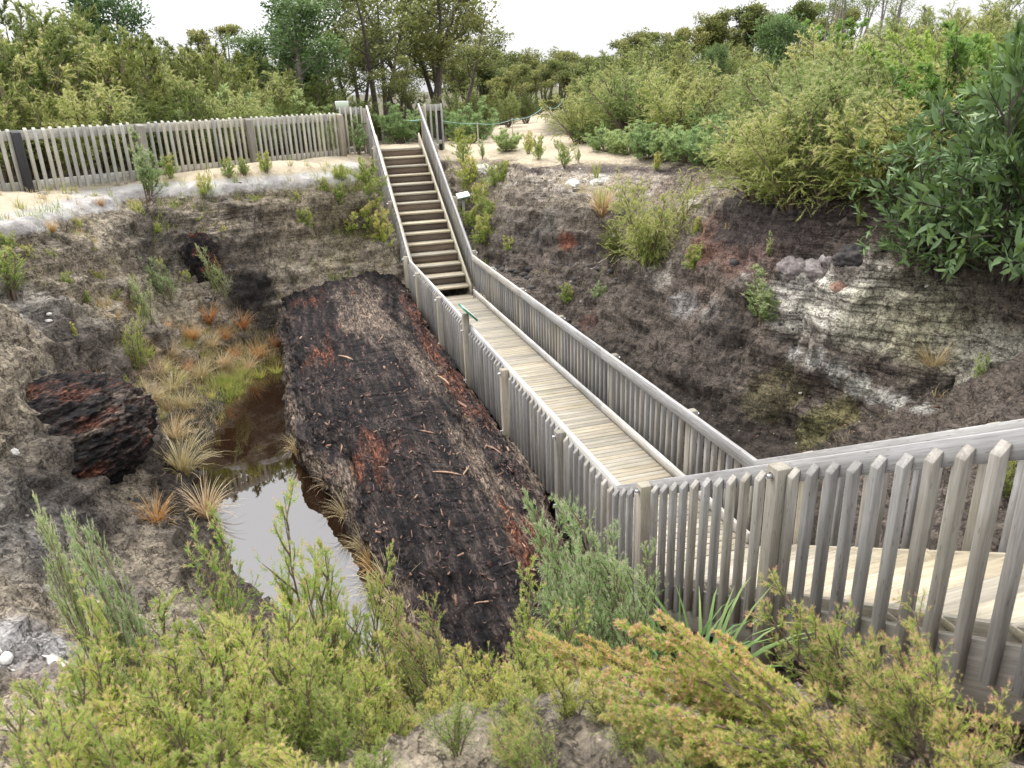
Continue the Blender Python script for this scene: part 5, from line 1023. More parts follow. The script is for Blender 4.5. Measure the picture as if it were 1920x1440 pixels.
PL = [
('olive', -8.81, 13.01, 2.22, 'feathery olive bush close behind the rim fence, leftmost in the front row', 'bushes close behind the rim fence', 1.05, 0.00, None),
('darkolive', -8.44, 13.43, 1.93, 'feathery olive bush close behind the rim fence, second from the left in the front row', 'bushes close behind the rim fence', 1.05, 0.00, None),
('darkolive', -8.23, 13.60, 1.75, 'feathery olive bush close behind the rim fence, third from the left in the front row', 'bushes close behind the rim fence', 1.05, 0.00, None),
('olive', -7.53, 13.39, 1.69, 'feathery olive bush close behind the rim fence, fourth from the left in the front row', 'bushes close behind the rim fence', 1.05, 0.00, None),
('straw', -7.12, 14.03, 1.94, 'feathery olive bush close behind the rim fence, fifth from the left in the front row', 'bushes close behind the rim fence', 1.05, 0.00, None),
('olive', -6.58, 14.16, 1.86, 'feathery olive bush close behind the rim fence, sixth from the left in the front row', 'bushes close behind the rim fence', 1.05, 0.00, None),
('darkolive', -6.25, 14.96, 1.66, 'feathery olive bush close behind the rim fence, seventh from the left in the front row', 'bushes close behind the rim fence', 1.05, 0.00, None),
('darkolive', -5.64, 14.83, 1.79, 'feathery olive bush close behind the rim fence, eighth from the left in the front row', 'bushes close behind the rim fence', 1.05, 0.00, None),
('olive', -4.95, 15.29, 1.73, 'feathery olive bush close behind the rim fence, ninth from the left in the front row', 'bushes close behind the rim fence', 1.05, 0.00, None),
('straw', -4.26, 15.90, 1.73, 'feathery olive bush close behind the rim fence, tenth from the left in the front row', 'bushes close behind the rim fence', 1.05, 0.00, None),
('olive', -3.62, 16.47, 1.32, 'feathery olive bush close behind the rim fence, eleventh from the left in the front row', 'bushes close behind the rim fence', 1.05, 0.00, None),
('darkolive', -2.90, 17.38, 1.31, 'feathery olive bush close behind the rim fence, twelfth from the left in the front row', 'bushes close behind the rim fence', 1.05, 0.00, None),
('darkolive', -2.42, 17.78, 1.20, 'feathery olive bush close behind the rim fence, rightmost in the front row', 'bushes close behind the rim fence', 1.05, 0.00, None),
('olive', -9.46, 15.44, 2.88, 'olive brown bush in the middle row behind the rim fence, leftmost', 'bushes in the middle row behind the rim fence', 1.10, 0.00, None),
('darkolive', -9.06, 15.41, 3.14, 'olive brown bush in the middle row behind the rim fence, second from the left', 'bushes in the middle row behind the rim fence', 1.10, 0.00, None),
('darkolive', -8.87, 16.27, 3.11, 'olive brown bush in the middle row behind the rim fence, third from the left', 'bushes in the middle row behind the rim fence', 1.10, 0.00, None),
('straw', -8.36, 16.19, 2.92, 'olive brown bush in the middle row behind the rim fence, fourth from the left', 'bushes in the middle row behind the rim fence', 1.10, 0.00, None),
('olive', -7.82, 16.83, 2.98, 'olive brown bush in the middle row behind the rim fence, fifth from the left', 'bushes in the middle row behind the rim fence', 1.10, 0.00, None),
('darkolive', -7.32, 17.47, 3.10, 'olive brown bush in the middle row behind the rim fence, sixth from the left', 'bushes in the middle row behind the rim fence', 1.10, 0.00, None),
('darkolive', -6.78, 16.82, 2.69, 'olive brown bush in the middle row behind the rim fence, seventh from the left', 'bushes in the middle row behind the rim fence', 1.10, 0.00, None),
('straw', -6.00, 17.32, 2.53, 'olive brown bush in the middle row behind the rim fence, eighth from the left', 'bushes in the middle row behind the rim fence', 1.10, 0.00, None),
('olive', -5.43, 18.52, 2.67, 'olive brown bush in the middle row behind the rim fence, ninth from the left', 'bushes in the middle row behind the rim fence', 1.10, 0.00, None),
('darkolive', -5.02, 18.16, 2.77, 'olive brown bush in the middle row behind the rim fence, tenth from the left', 'bushes in the middle row behind the rim fence', 1.10, 0.00, None),
('darkolive', -4.01, 19.77, 2.67, 'olive brown bush in the middle row behind the rim fence, eleventh from the left', 'bushes in the middle row behind the rim fence', 1.10, 0.00, None),
('straw', -3.35, 19.66, 2.15, 'olive brown bush in the middle row behind the rim fence, twelfth from the left', 'bushes in the middle row behind the rim fence', 1.10, 0.00, None),
('olive', -2.83, 20.60, 2.22, 'olive brown bush in the middle row behind the rim fence, rightmost', 'bushes in the middle row behind the rim fence', 1.10, 0.00, None),
('darkolive', -11.16, 21.03, 3.58, 'tall olive bush on the far skyline behind the rim fence, leftmost', 'tall bushes behind the rim fence', 1.10, 0.00, None),
('olive', -10.41, 22.00, 3.94, 'tall olive bush on the far skyline behind the rim fence, second from the left', 'tall bushes behind the rim fence', 1.10, 0.00, None),
('darkolive', -9.91, 21.20, 3.79, 'tall olive bush on the far skyline behind the rim fence, third from the left', 'tall bushes behind the rim fence', 1.10, 0.00, None),
('olive', -9.20, 22.62, 3.95, 'tall olive bush on the far skyline behind the rim fence, fourth from the left', 'tall bushes behind the rim fence', 1.10, 0.00, None),
('darkolive', -8.36, 21.03, 3.93, 'tall olive bush on the far skyline behind the rim fence, fifth from the left', 'tall bushes behind the rim fence', 1.10, 0.00, None),
('olive', -7.82, 20.82, 3.85, 'tall olive bush on the far skyline behind the rim fence, sixth from the left', 'tall bushes behind the rim fence', 1.10, 0.00, None),
('darkolive', -7.16, 21.37, 3.15, 'tall olive bush on the far skyline behind the rim fence, seventh from the left', 'tall bushes behind the rim fence', 1.10, 0.00, None),
('olive', -6.93, 22.62, 3.04, 'tall olive bush on the far skyline behind the rim fence, eighth from the left', 'tall bushes behind the rim fence', 1.10, 0.00, None),
('darkolive', -6.05, 23.30, 3.20, 'tall olive bush on the far skyline behind the rim fence, ninth from the left', 'tall bushes behind the rim fence', 1.10, 0.00, None),
('olive', -5.11, 23.36, 3.01, 'tall olive bush on the far skyline behind the rim fence, tenth from the left', 'tall bushes behind the rim fence', 1.10, 0.00, None),
('darkolive', -4.69, 22.41, 2.76, 'tall olive bush on the far skyline behind the rim fence, eleventh from the left', 'tall bushes behind the rim fence', 1.10, 0.00, None),
('olive', -3.70, 23.23, 2.82, 'tall olive bush on the far skyline behind the rim fence, twelfth from the left', 'tall bushes behind the rim fence', 1.10, 0.00, None),
('darkolive', -2.74, 25.33, 2.69, 'tall olive bush on the far skyline behind the rim fence, rightmost', 'tall bushes behind the rim fence', 1.10, 0.00, None),
('darkolive', -9.07, 38.49, 3.67, 'dull olive bush on the low skyline under the umbrella tree, leftmost', 'skyline bushes under the umbrella tree', 1.20, 0.00, None),
('darkolive', -8.28, 37.74, 3.36, 'dull olive bush on the low skyline under the umbrella tree, second from the left', 'skyline bushes under the umbrella tree', 1.20, 0.00, None),
('darkolive', -7.47, 41.18, 3.51, 'dull olive bush on the low skyline under the umbrella tree, third from the left', 'skyline bushes under the umbrella tree', 1.20, 0.00, None),
('darkolive', -5.98, 39.10, 3.74, 'dull olive bush on the low skyline under the umbrella tree, fourth from the left', 'skyline bushes under the umbrella tree', 1.20, 0.00, None),
('darkolive', -4.97, 37.96, 3.72, 'dull olive bush on the low skyline under the umbrella tree, fifth from the left', 'skyline bushes under the umbrella tree', 1.20, 0.00, None),
('darkolive', -4.02, 38.50, 3.95, 'dull olive bush on the low skyline under the umbrella tree, sixth from the left', 'skyline bushes under the umbrella tree', 1.20, 0.00, None),
('darkolive', -2.72, 40.00, 3.73, 'dull olive bush on the low skyline under the umbrella tree, seventh from the left', 'skyline bushes under the umbrella tree', 1.20, 0.00, None),
('darkolive', -1.87, 36.75, 3.84, 'dull olive bush on the low skyline under the umbrella tree, eighth from the left', 'skyline bushes under the umbrella tree', 1.20, 0.00, None),
('darkolive', -0.64, 41.37, 3.99, 'dull olive bush on the low skyline under the umbrella tree, rightmost', 'skyline bushes under the umbrella tree', 1.20, 0.00, None),
('darkolive', -5.57, 16.71, 1.75, 'low grey green shrub just over the fence top towards the stairs, leftmost', 'low shrubs over the fence top', 1.20, 0.00, None),
('bluegreen', -5.04, 17.04, 1.70, 'low grey green shrub just over the fence top towards the stairs, second from the left', 'low shrubs over the fence top', 1.20, 0.00, None),
('darkolive', -4.61, 16.79, 1.62, 'low grey green shrub just over the fence top towards the stairs, third from the left', 'low shrubs over the fence top', 1.20, 0.00, None),
('bluegreen', -4.12, 17.52, 1.51, 'low grey green shrub just over the fence top towards the stairs, fourth from the left', 'low shrubs over the fence top', 1.20, 0.00, None),
('darkolive', -3.66, 17.79, 1.39, 'low grey green shrub just over the fence top towards the stairs, fifth from the left', 'low shrubs over the fence top', 1.20, 0.00, None),
('bluegreen', -3.03, 18.09, 1.52, 'low grey green shrub just over the fence top towards the stairs, sixth from the left', 'low shrubs over the fence top', 1.20, 0.00, None),
('darkolive', -2.58, 18.29, 1.30, 'low grey green shrub just over the fence top towards the stairs, seventh from the left', 'low shrubs over the fence top', 1.20, 0.00, None),
('bluegreen', -1.84, 18.99, 1.22, 'low grey green shrub just over the fence top towards the stairs, rightmost', 'low shrubs over the fence top', 1.20, 0.00, None),
('broadtree', -8.42, 26.86, 5.02, 'spindly blue green tree poking above the left thicket', None, 1.00, 0.00, None),
('umbrellatree', -5.41, 38.20, 4.69, 'small dark umbrella shaped tree alone on the left skyline', None, 1.00, 0.00, None),
('broadtree', -2.09, 21.21, 4.51, 'dense deep green broadleaf tree left of the stair head', None, 1.25, 0.00, None),
('broadtree', -2.83, 22.74, 3.67, 'shorter deep green tree against the left side of the broadleaf tree', None, 1.15, 0.00, None),
('kanukatree', 0.61, 22.97, 5.16, 'tall dark kanuka tree directly behind the stair head', 'kanuka trees behind the stairs', 1.15, 0.00, None),
('kanukatree', 2.23, 24.73, 5.95, 'tallest kanuka tree of the group behind the stairs', 'kanuka trees behind the stairs', 1.15, 0.00, None),
('kanukatree', 0.03, 27.07, 4.39, 'kanuka tree half hidden behind the group at the stair head', 'kanuka trees behind the stairs', 1.15, 0.00, None),
('kanukatree', 3.67, 26.48, 5.15, 'open crowned kanuka tree on the right edge of the group', 'kanuka trees behind the stairs', 1.15, 0.00, None),
('kanukatree', 0.87, 20.91, 2.57, 'short bushy kanuka tree low behind the stair head', 'kanuka trees behind the stairs', 1.15, 0.00, None),
('kanukatree', 6.78, 37.05, 4.60, 'small kanuka tree with a leaning top right of the group', 'kanuka trees behind the stairs', 1.15, 0.00, None),
('darkolive', -1.68, 20.19, 2.09, 'bushy undergrowth shrub behind the stair head and rope, leftmost', 'undergrowth shrubs behind the stair head', 1.20, 0.00, None),
('olive', -1.17, 19.14, 1.60, 'bushy undergrowth shrub behind the stair head and rope, second from the left', 'undergrowth shrubs behind the stair head', 1.20, 0.00, None),
('darkolive', -0.36, 19.56, 1.33, 'bushy undergrowth shrub behind the stair head and rope, third from the left', 'undergrowth shrubs behind the stair head', 1.20, 0.00, None),
('bluegreen', 0.44, 18.95, 1.16, 'bushy undergrowth shrub behind the stair head and rope, fourth from the left', 'undergrowth shrubs behind the stair head', 1.20, 0.00, None),
('darkolive', 1.54, 20.79, 1.44, 'bushy undergrowth shrub behind the stair head and rope, fifth from the left', 'undergrowth shrubs behind the stair head', 1.20, 0.00, None),
('olive', 2.62, 21.59, 1.64, 'bushy undergrowth shrub behind the stair head and rope, sixth from the left', 'undergrowth shrubs behind the stair head', 1.20, 0.00, None),
('bluegreen', 2.84, 19.49, 1.31, 'bushy undergrowth shrub behind the stair head and rope, seventh from the left', 'undergrowth shrubs behind the stair head', 1.20, 0.00, None),
('olive', 6.47, 33.01, 1.88, 'bushy undergrowth shrub behind the stair head and rope, eighth from the left', 'undergrowth shrubs behind the stair head', 1.20, 0.00, None),
('darkolive', 4.28, 23.25, 1.44, 'bushy undergrowth shrub behind the stair head and rope, ninth from the left', 'undergrowth shrubs behind the stair head', 1.20, 0.00, None),
('darkolive', 9.11, 38.51, 1.90, 'bushy undergrowth shrub behind the stair head and rope, tenth from the left', 'undergrowth shrubs behind the stair head', 1.20, 0.00, None),
('olive', 6.84, 28.76, 1.65, 'bushy undergrowth shrub behind the stair head and rope, eleventh from the left', 'undergrowth shrubs behind the stair head', 1.20, 0.00, None),
('darkolive', 12.63, 45.81, 2.09, 'bushy undergrowth shrub behind the stair head and rope, twelfth from the left', 'undergrowth shrubs behind the stair head', 1.20, 0.00, None),
('darkolive', 9.45, 34.23, 1.58, 'bushy undergrowth shrub behind the stair head and rope, thirteenth from the left', 'undergrowth shrubs behind the stair head', 1.20, 0.00, None),
('olive', 12.02, 39.70, 1.05, 'bushy undergrowth shrub behind the stair head and rope, fourteenth from the left', 'undergrowth shrubs behind the stair head', 1.20, 0.00, None),
('darkolive', 15.63, 46.92, 1.57, 'bushy undergrowth shrub behind the stair head and rope, fifteenth from the left', 'undergrowth shrubs behind the stair head', 1.20, 0.00, None),
('darkolive', 18.09, 50.27, 1.48, 'bushy undergrowth shrub behind the stair head and rope, sixteenth from the left', 'undergrowth shrubs behind the stair head', 1.20, 0.00, None),
('olive', 18.24, 48.06, 1.45, 'bushy undergrowth shrub behind the stair head and rope, seventeenth from the left', 'undergrowth shrubs behind the stair head', 1.20, 0.00, None),
('darkolive', 20.66, 51.39, 1.47, 'bushy undergrowth shrub behind the stair head and rope, rightmost', 'undergrowth shrubs behind the stair head', 1.20, 0.00, None),
('foresttree', 8.61, 46.79, 4.50, 'rounded forest tree at the far end of the path, leftmost', 'forest trees at the end of the path', 1.15, 0.00, None),
('foresttree', 6.89, 36.29, 3.41, 'rounded forest tree at the far end of the path, second from the left', 'forest trees at the end of the path', 1.15, 0.00, None),
('foresttree', 12.46, 58.32, 4.58, 'rounded forest tree at the far end of the path, third from the left', 'forest trees at the end of the path', 1.15, 0.00, None),
('foresttree', 11.37, 51.10, 4.94, 'rounded forest tree at the far end of the path, fourth from the left', 'forest trees at the end of the path', 1.15, 0.00, None),
('foresttree', 15.44, 65.06, 5.02, 'rounded forest tree at the far end of the path, fifth from the left', 'forest trees at the end of the path', 1.15, 0.00, None),
('foresttree', 8.64, 38.39, 3.12, 'rounded forest tree at the far end of the path, sixth from the left', 'forest trees at the end of the path', 1.15, 0.00, None),
('foresttree', 14.02, 55.63, 4.75, 'rounded forest tree at the far end of the path, seventh from the left', 'forest trees at the end of the path', 1.15, 0.00, None),
('foresttree', 17.64, 68.31, 4.56, 'rounded forest tree at the far end of the path, eighth from the left', 'forest trees at the end of the path', 1.15, 0.00, None),
('foresttree', 7.91, 32.96, 2.67, 'rounded forest tree at the far end of the path, ninth from the left', 'forest trees at the end of the path', 1.15, 0.00, None),
('foresttree', 11.49, 42.73, 3.04, 'rounded forest tree at the far end of the path, tenth from the left', 'forest trees at the end of the path', 1.15, 0.00, None),
('foresttree', 14.97, 53.71, 4.54, 'rounded forest tree at the far end of the path, eleventh from the left', 'forest trees at the end of the path', 1.15, 0.00, None),
('foresttree', 20.02, 69.44, 4.51, 'rounded forest tree at the far end of the path, twelfth from the left', 'forest trees at the end of the path', 1.15, 0.00, None),
('foresttree', 18.19, 60.31, 4.57, 'rounded forest tree at the far end of the path, thirteenth from the left', 'forest trees at the end of the path', 1.15, 0.00, None),
('foresttree', 13.45, 45.26, 3.06, 'rounded forest tree at the far end of the path, fourteenth from the left', 'forest trees at the end of the path', 1.15, 0.00, None),
('foresttree', 23.89, 74.37, 4.43, 'rounded forest tree at the far end of the path, fifteenth from the left', 'forest trees at the end of the path', 1.15, 0.00, None),
('foresttree', 19.70, 60.07, 4.48, 'rounded forest tree at the far end of the path, sixteenth from the left', 'forest trees at the end of the path', 1.15, 0.00, None),
('foresttree', 15.79, 47.32, 3.53, 'rounded forest tree at the far end of the path, seventeenth from the left', 'forest trees at the end of the path', 1.15, 0.00, None),
('foresttree', 26.18, 74.31, 3.97, 'rounded forest tree at the far end of the path, eighteenth from the left', 'forest trees at the end of the path', 1.15, 0.00, None),
('foresttree', 21.96, 61.89, 4.79, 'rounded forest tree at the far end of the path, nineteenth from the left', 'forest trees at the end of the path', 1.15, 0.00, None),
('foresttree', 16.49, 46.01, 2.96, 'rounded forest tree at the far end of the path, twentieth from the left', 'forest trees at the end of the path', 1.15, 0.00, None),
('foresttree', 23.59, 62.47, 4.18, 'rounded forest tree at the far end of the path, twenty-first from the left', 'forest trees at the end of the path', 1.15, 0.00, None),
('foresttree', 22.69, 58.08, 3.74, 'rounded forest tree at the far end of the path, twenty-second from the left', 'forest trees at the end of the path', 1.15, 0.00, None),
('foresttree', 27.65, 69.16, 3.69, 'rounded forest tree at the far end of the path, twenty-third from the left', 'forest trees at the end of the path', 1.15, 0.00, None),
('foresttree', 26.53, 64.66, 3.88, 'rounded forest tree at the far end of the path, twenty-fourth from the left', 'forest trees at the end of the path', 1.15, 0.00, None),
('foresttree', 23.92, 55.28, 3.47, 'rounded forest tree at the far end of the path, rightmost', 'forest trees at the end of the path', 1.15, 0.00, None),
('straw', 4.94, 15.45, 1.38, 'feathery straw green bush low on the right hill beside the path, leftmost', 'bushes low on the right hill', 1.15, 0.00, None),
('olive', 5.80, 16.77, 1.32, 'feathery straw green bush low on the right hill beside the path, second from the left', 'bushes low on the right hill', 1.15, 0.00, None),
('straw', 7.07, 18.77, 1.51, 'feathery straw green bush low on the right hill beside the path, third from the left', 'bushes low on the right hill', 1.15, 0.00, None),
('olive', 8.24, 20.23, 1.80, 'feathery straw green bush low on the right hill beside the path, fourth from the left', 'bushes low on the right hill', 1.15, 0.00, None),
('straw', 6.28, 15.05, 1.86, 'feathery straw green bush low on the right hill beside the path, fifth from the left', 'bushes low on the right hill', 1.15, 0.00, None),
('olive', 7.66, 16.70, 1.58, 'feathery straw green bush low on the right hill beside the path, sixth from the left', 'bushes low on the right hill', 1.15, 0.00, None),
('straw', 8.88, 18.70, 1.47, 'feathery straw green bush low on the right hill beside the path, seventh from the left', 'bushes low on the right hill', 1.15, 0.00, None),
('olive', 9.70, 19.27, 1.16, 'feathery straw green bush low on the right hill beside the path, eighth from the left', 'bushes low on the right hill', 1.15, 0.00, None),
('straw', 6.90, 13.21, 1.94, 'feathery straw green bush low on the right hill beside the path, ninth from the left', 'bushes low on the right hill', 1.15, 0.00, None),
('olive', 8.51, 15.60, 1.52, 'feathery straw green bush low on the right hill beside the path, tenth from the left', 'bushes low on the right hill', 1.15, 0.00, None),
('straw', 10.13, 17.58, 0.97, 'feathery straw green bush low on the right hill beside the path, eleventh from the left', 'bushes low on the right hill', 1.15, 0.00, None),
('olive', 11.26, 18.88, 0.96, 'feathery straw green bush low on the right hill beside the path, twelfth from the left', 'bushes low on the right hill', 1.15, 0.00, None),
('straw', 8.60, 13.36, 1.62, 'feathery straw green bush low on the right hill beside the path, thirteenth from the left', 'bushes low on the right hill', 1.15, 0.00, None),
('olive', 9.27, 14.05, 1.19, 'feathery straw green bush low on the right hill beside the path, fourteenth from the left', 'bushes low on the right hill', 1.15, 0.00, None),
('straw', 11.26, 16.47, 0.75, 'feathery straw green bush low on the right hill beside the path, fifteenth from the left', 'bushes low on the right hill', 1.15, 0.00, None),
('olive', 12.89, 18.01, 0.27, 'feathery straw green bush low on the right hill beside the path, rightmost', 'bushes low on the right hill', 1.15, 0.00, None),
('olive', 8.54, 23.42, 2.34, 'olive bush near the crest of the right hill, leftmost', 'bushes near the crest of the right hill', 1.20, 0.00, None),
('straw', 10.00, 25.14, 2.40, 'olive bush near the crest of the right hill, second from the left', 'bushes near the crest of the right hill', 1.20, 0.00, None),
('darkolive', 11.84, 27.89, 2.53, 'olive bush near the crest of the right hill, third from the left', 'bushes near the crest of the right hill', 1.20, 0.00, None),
('olive', 9.99, 22.41, 2.53, 'olive bush near the crest of the right hill, fourth from the left', 'bushes near the crest of the right hill', 1.20, 0.00, None),
('straw', 11.51, 24.71, 2.15, 'olive bush near the crest of the right hill, fifth from the left', 'bushes near the crest of the right hill', 1.20, 0.00, None),
('darkolive', 13.64, 27.20, 2.42, 'olive bush near the crest of the right hill, sixth from the left', 'bushes near the crest of the right hill', 1.20, 0.00, None),
('olive', 11.19, 21.44, 2.04, 'olive bush near the crest of the right hill, seventh from the left', 'bushes near the crest of the right hill', 1.20, 0.00, None),
('straw', 13.26, 24.19, 1.82, 'olive bush near the crest of the right hill, eighth from the left', 'bushes near the crest of the right hill', 1.20, 0.00, None),
('darkolive', 15.05, 26.06, 1.65, 'olive bush near the crest of the right hill, ninth from the left', 'bushes near the crest of the right hill', 1.20, 0.00, None),
('olive', 12.25, 20.31, 1.57, 'olive bush near the crest of the right hill, tenth from the left', 'bushes near the crest of the right hill', 1.20, 0.00, None),
('straw', 14.10, 22.39, 1.25, 'olive bush near the crest of the right hill, eleventh from the left', 'bushes near the crest of the right hill', 1.20, 0.00, None),
('darkolive', 16.51, 25.28, 1.29, 'olive bush near the crest of the right hill, twelfth from the left', 'bushes near the crest of the right hill', 1.20, 0.00, None),
('olive', 14.21, 20.76, 1.24, 'olive bush near the crest of the right hill, thirteenth from the left', 'bushes near the crest of the right hill', 1.20, 0.00, None),
('straw', 15.83, 22.41, 1.01, 'olive bush near the crest of the right hill, fourteenth from the left', 'bushes near the crest of the right hill', 1.20, 0.00, None),
('darkolive', 17.49, 23.95, 0.90, 'olive bush near the crest of the right hill, rightmost', 'bushes near the crest of the right hill', 1.20, 0.00, None),
('foresttree', 15.62, 34.86, 3.45, 'grey green tree along the right hill skyline, leftmost', 'trees along the right hill skyline', 1.10, 0.00, None),
('foresttree', 18.30, 37.41, 3.35, 'grey green tree along the right hill skyline, second from the left', 'trees along the right hill skyline', 1.10, 0.00, None),
('foresttree', 20.05, 39.35, 3.15, 'grey green tree along the right hill skyline, third from the left', 'trees along the right hill skyline', 1.10, 0.00, None),
('foresttree', 17.86, 32.08, 3.55, 'grey green tree along the right hill skyline, fourth from the left', 'trees along the right hill skyline', 1.10, 0.00, None),
('foresttree', 20.93, 35.82, 3.17, 'grey green tree along the right hill skyline, fifth from the left', 'trees along the right hill skyline', 1.10, 0.00, None),
('foresttree', 21.42, 36.01, 2.73, 'grey green tree along the right hill skyline, sixth from the left', 'trees along the right hill skyline', 1.10, 0.00, None),
('foresttree', 19.66, 31.82, 3.34, 'grey green tree along the right hill skyline, seventh from the left', 'trees along the right hill skyline', 1.10, 0.00, None),
('foresttree', 23.48, 37.02, 2.87, 'grey green tree along the right hill skyline, eighth from the left', 'trees along the right hill skyline', 1.10, 0.00, None),
('foresttree', 20.33, 31.54, 3.54, 'grey green tree along the right hill skyline, ninth from the left', 'trees along the right hill skyline', 1.10, 0.00, None),
('foresttree', 20.99, 31.23, 3.36, 'grey green tree along the right hill skyline, tenth from the left', 'trees along the right hill skyline', 1.10, 0.00, None),
('foresttree', 21.41, 30.43, 2.85, 'grey green tree along the right hill skyline, eleventh from the left', 'trees along the right hill skyline', 1.10, 0.00, None),
('foresttree', 22.00, 29.52, 3.10, 'grey green tree along the right hill skyline, twelfth from the left', 'trees along the right hill skyline', 1.10, 0.00, None),
('foresttree', 26.78, 34.16, 3.37, 'grey green tree along the right hill skyline, thirteenth from the left', 'trees along the right hill skyline', 1.10, 0.00, None),
('foresttree', 24.80, 29.99, 2.55, 'grey green tree along the right hill skyline, rightmost', 'trees along the right hill skyline', 1.10, 0.00, None),
('slimtree', 15.07, 17.90, 3.17, 'slender bare stemmed tree, left of the tall thin group', 'slender trees at the top of the right hill', 1.00, 0.00, None),
('slimtree', 16.13, 18.33, 3.46, 'slender bare stemmed tree, second of the tall thin group', 'slender trees at the top of the right hill', 1.00, 0.00, None),
('slimtree', 15.33, 16.39, 3.12, 'slender bare stemmed tree, third of the tall thin group', 'slender trees at the top of the right hill', 1.00, 0.00, None),
('slimtree', 17.20, 17.42, 2.80, 'slender bare stemmed tree, right of the tall thin group', 'slender trees at the top of the right hill', 1.00, 0.00, None),
('broadtree', 8.63, 11.47, 2.55, 'glossy green leafy tree on the right hill slope', None, 1.00, 0.00, None),
('bright', 9.86, 11.81, 2.26, 'light green leafy shrub beside the glossy green tree', None, 1.10, 0.00, None),
('broadtree', 9.42, 15.72, 1.86, 'small blue green leafy shrub among the straw bushes', None, 0.70, 0.00, None),
('bright', 6.80, 5.26, 1.78, 'vivid green leafy shrub behind the dark wattle, leftmost', 'vivid green shrubs behind the wattle', 1.10, 0.00, None),
('bright', 5.90, 4.04, 1.62, 'vivid green leafy shrub behind the dark wattle, second from the left', 'vivid green shrubs behind the wattle', 1.10, 0.00, None),
('bright', 6.71, 4.66, 1.99, 'vivid green leafy shrub behind the dark wattle, third from the left', 'vivid green shrubs behind the wattle', 1.10, 0.00, None),
('bright', 6.47, 3.91, 1.95, 'vivid green leafy shrub behind the dark wattle, fourth from the left', 'vivid green shrubs behind the wattle', 1.10, 0.00, None),
('bright', 6.44, 3.50, 2.09, 'vivid green leafy shrub behind the dark wattle, rightmost', 'vivid green shrubs behind the wattle', 1.10, 0.00, None),
('straw', 12.60, 14.75, 1.30, 'tall wispy bush high on the hill behind the wattle, leftmost', 'bushes high on the hill behind the wattle', 1.15, 0.00, None),
('olive', 11.23, 12.01, 1.69, 'tall wispy bush high on the hill behind the wattle, second from the left', 'bushes high on the hill behind the wattle', 1.15, 0.00, None),
('straw', 12.99, 13.13, 1.60, 'tall wispy bush high on the hill behind the wattle, third from the left', 'bushes high on the hill behind the wattle', 1.15, 0.00, None),
('straw', 17.91, 18.13, 1.69, 'tall wispy bush high on the hill behind the wattle, fourth from the left', 'bushes high on the hill behind the wattle', 1.15, 0.00, None),
('olive', 12.84, 11.93, 1.68, 'tall wispy bush high on the hill behind the wattle, fifth from the left', 'bushes high on the hill behind the wattle', 1.15, 0.00, None),
('olive', 19.31, 18.20, 1.76, 'tall wispy bush high on the hill behind the wattle, sixth from the left', 'bushes high on the hill behind the wattle', 1.15, 0.00, None),
('straw', 14.66, 12.97, 1.60, 'tall wispy bush high on the hill behind the wattle, seventh from the left', 'bushes high on the hill behind the wattle', 1.15, 0.00, None),
('olive', 13.68, 11.12, 1.67, 'tall wispy bush high on the hill behind the wattle, eighth from the left', 'bushes high on the hill behind the wattle', 1.15, 0.00, None),
('straw', 21.04, 17.90, 1.87, 'tall wispy bush high on the hill behind the wattle, ninth from the left', 'bushes high on the hill behind the wattle', 1.15, 0.00, None),
('straw', 14.80, 11.40, 1.67, 'tall wispy bush high on the hill behind the wattle, tenth from the left', 'bushes high on the hill behind the wattle', 1.15, 0.00, None),
('olive', 20.95, 16.53, 1.84, 'tall wispy bush high on the hill behind the wattle, eleventh from the left', 'bushes high on the hill behind the wattle', 1.15, 0.00, None),
('olive', 13.67, 9.68, 1.72, 'tall wispy bush high on the hill behind the wattle, rightmost', 'bushes high on the hill behind the wattle', 1.15, 0.00, None),
('straw', 4.10, 5.48, 1.41, 'wispy straw coloured kanuka bush in the right bank thicket, leftmost', 'wispy bushes in the right bank thicket', 1.10, 0.00, None),
('straw', 7.29, 9.96, 1.42, 'wispy straw coloured kanuka bush in the right bank thicket, second from the left', 'wispy bushes in the right bank thicket', 1.10, 0.00, None),
('straw', 4.08, 4.40, 1.68, 'wispy straw coloured kanuka bush in the right bank thicket, third from the left', 'wispy bushes in the right bank thicket', 1.10, 0.00, None),
('straw', 6.63, 7.98, 1.75, 'wispy straw coloured kanuka bush in the right bank thicket, fourth from the left', 'wispy bushes in the right bank thicket', 1.10, 0.00, None),
('straw', 8.72, 10.17, 2.02, 'wispy straw coloured kanuka bush in the right bank thicket, fifth from the left', 'wispy bushes in the right bank thicket', 1.10, 0.00, None),
('straw', 4.71, 4.42, 1.58, 'wispy straw coloured kanuka bush in the right bank thicket, sixth from the left', 'wispy bushes in the right bank thicket', 1.10, 0.00, None),
('straw', 6.60, 6.74, 1.80, 'wispy straw coloured kanuka bush in the right bank thicket, seventh from the left', 'wispy bushes in the right bank thicket', 1.10, 0.00, None),
('straw', 8.76, 8.85, 1.92, 'wispy straw coloured kanuka bush in the right bank thicket, eighth from the left', 'wispy bushes in the right bank thicket', 1.10, 0.00, None),
('straw', 5.11, 4.09, 1.36, 'wispy straw coloured kanuka bush in the right bank thicket, ninth from the left', 'wispy bushes in the right bank thicket', 1.10, 0.00, None),
('straw', 6.16, 5.16, 1.66, 'wispy straw coloured kanuka bush in the right bank thicket, tenth from the left', 'wispy bushes in the right bank thicket', 1.10, 0.00, None),
('straw', 5.30, 3.65, 1.25, 'wispy straw coloured kanuka bush in the right bank thicket, eleventh from the left', 'wispy bushes in the right bank thicket', 1.10, 0.00, None),
('straw', 5.90, 4.04, 1.40, 'wispy straw coloured kanuka bush in the right bank thicket, twelfth from the left', 'wispy bushes in the right bank thicket', 1.10, 0.00, None),
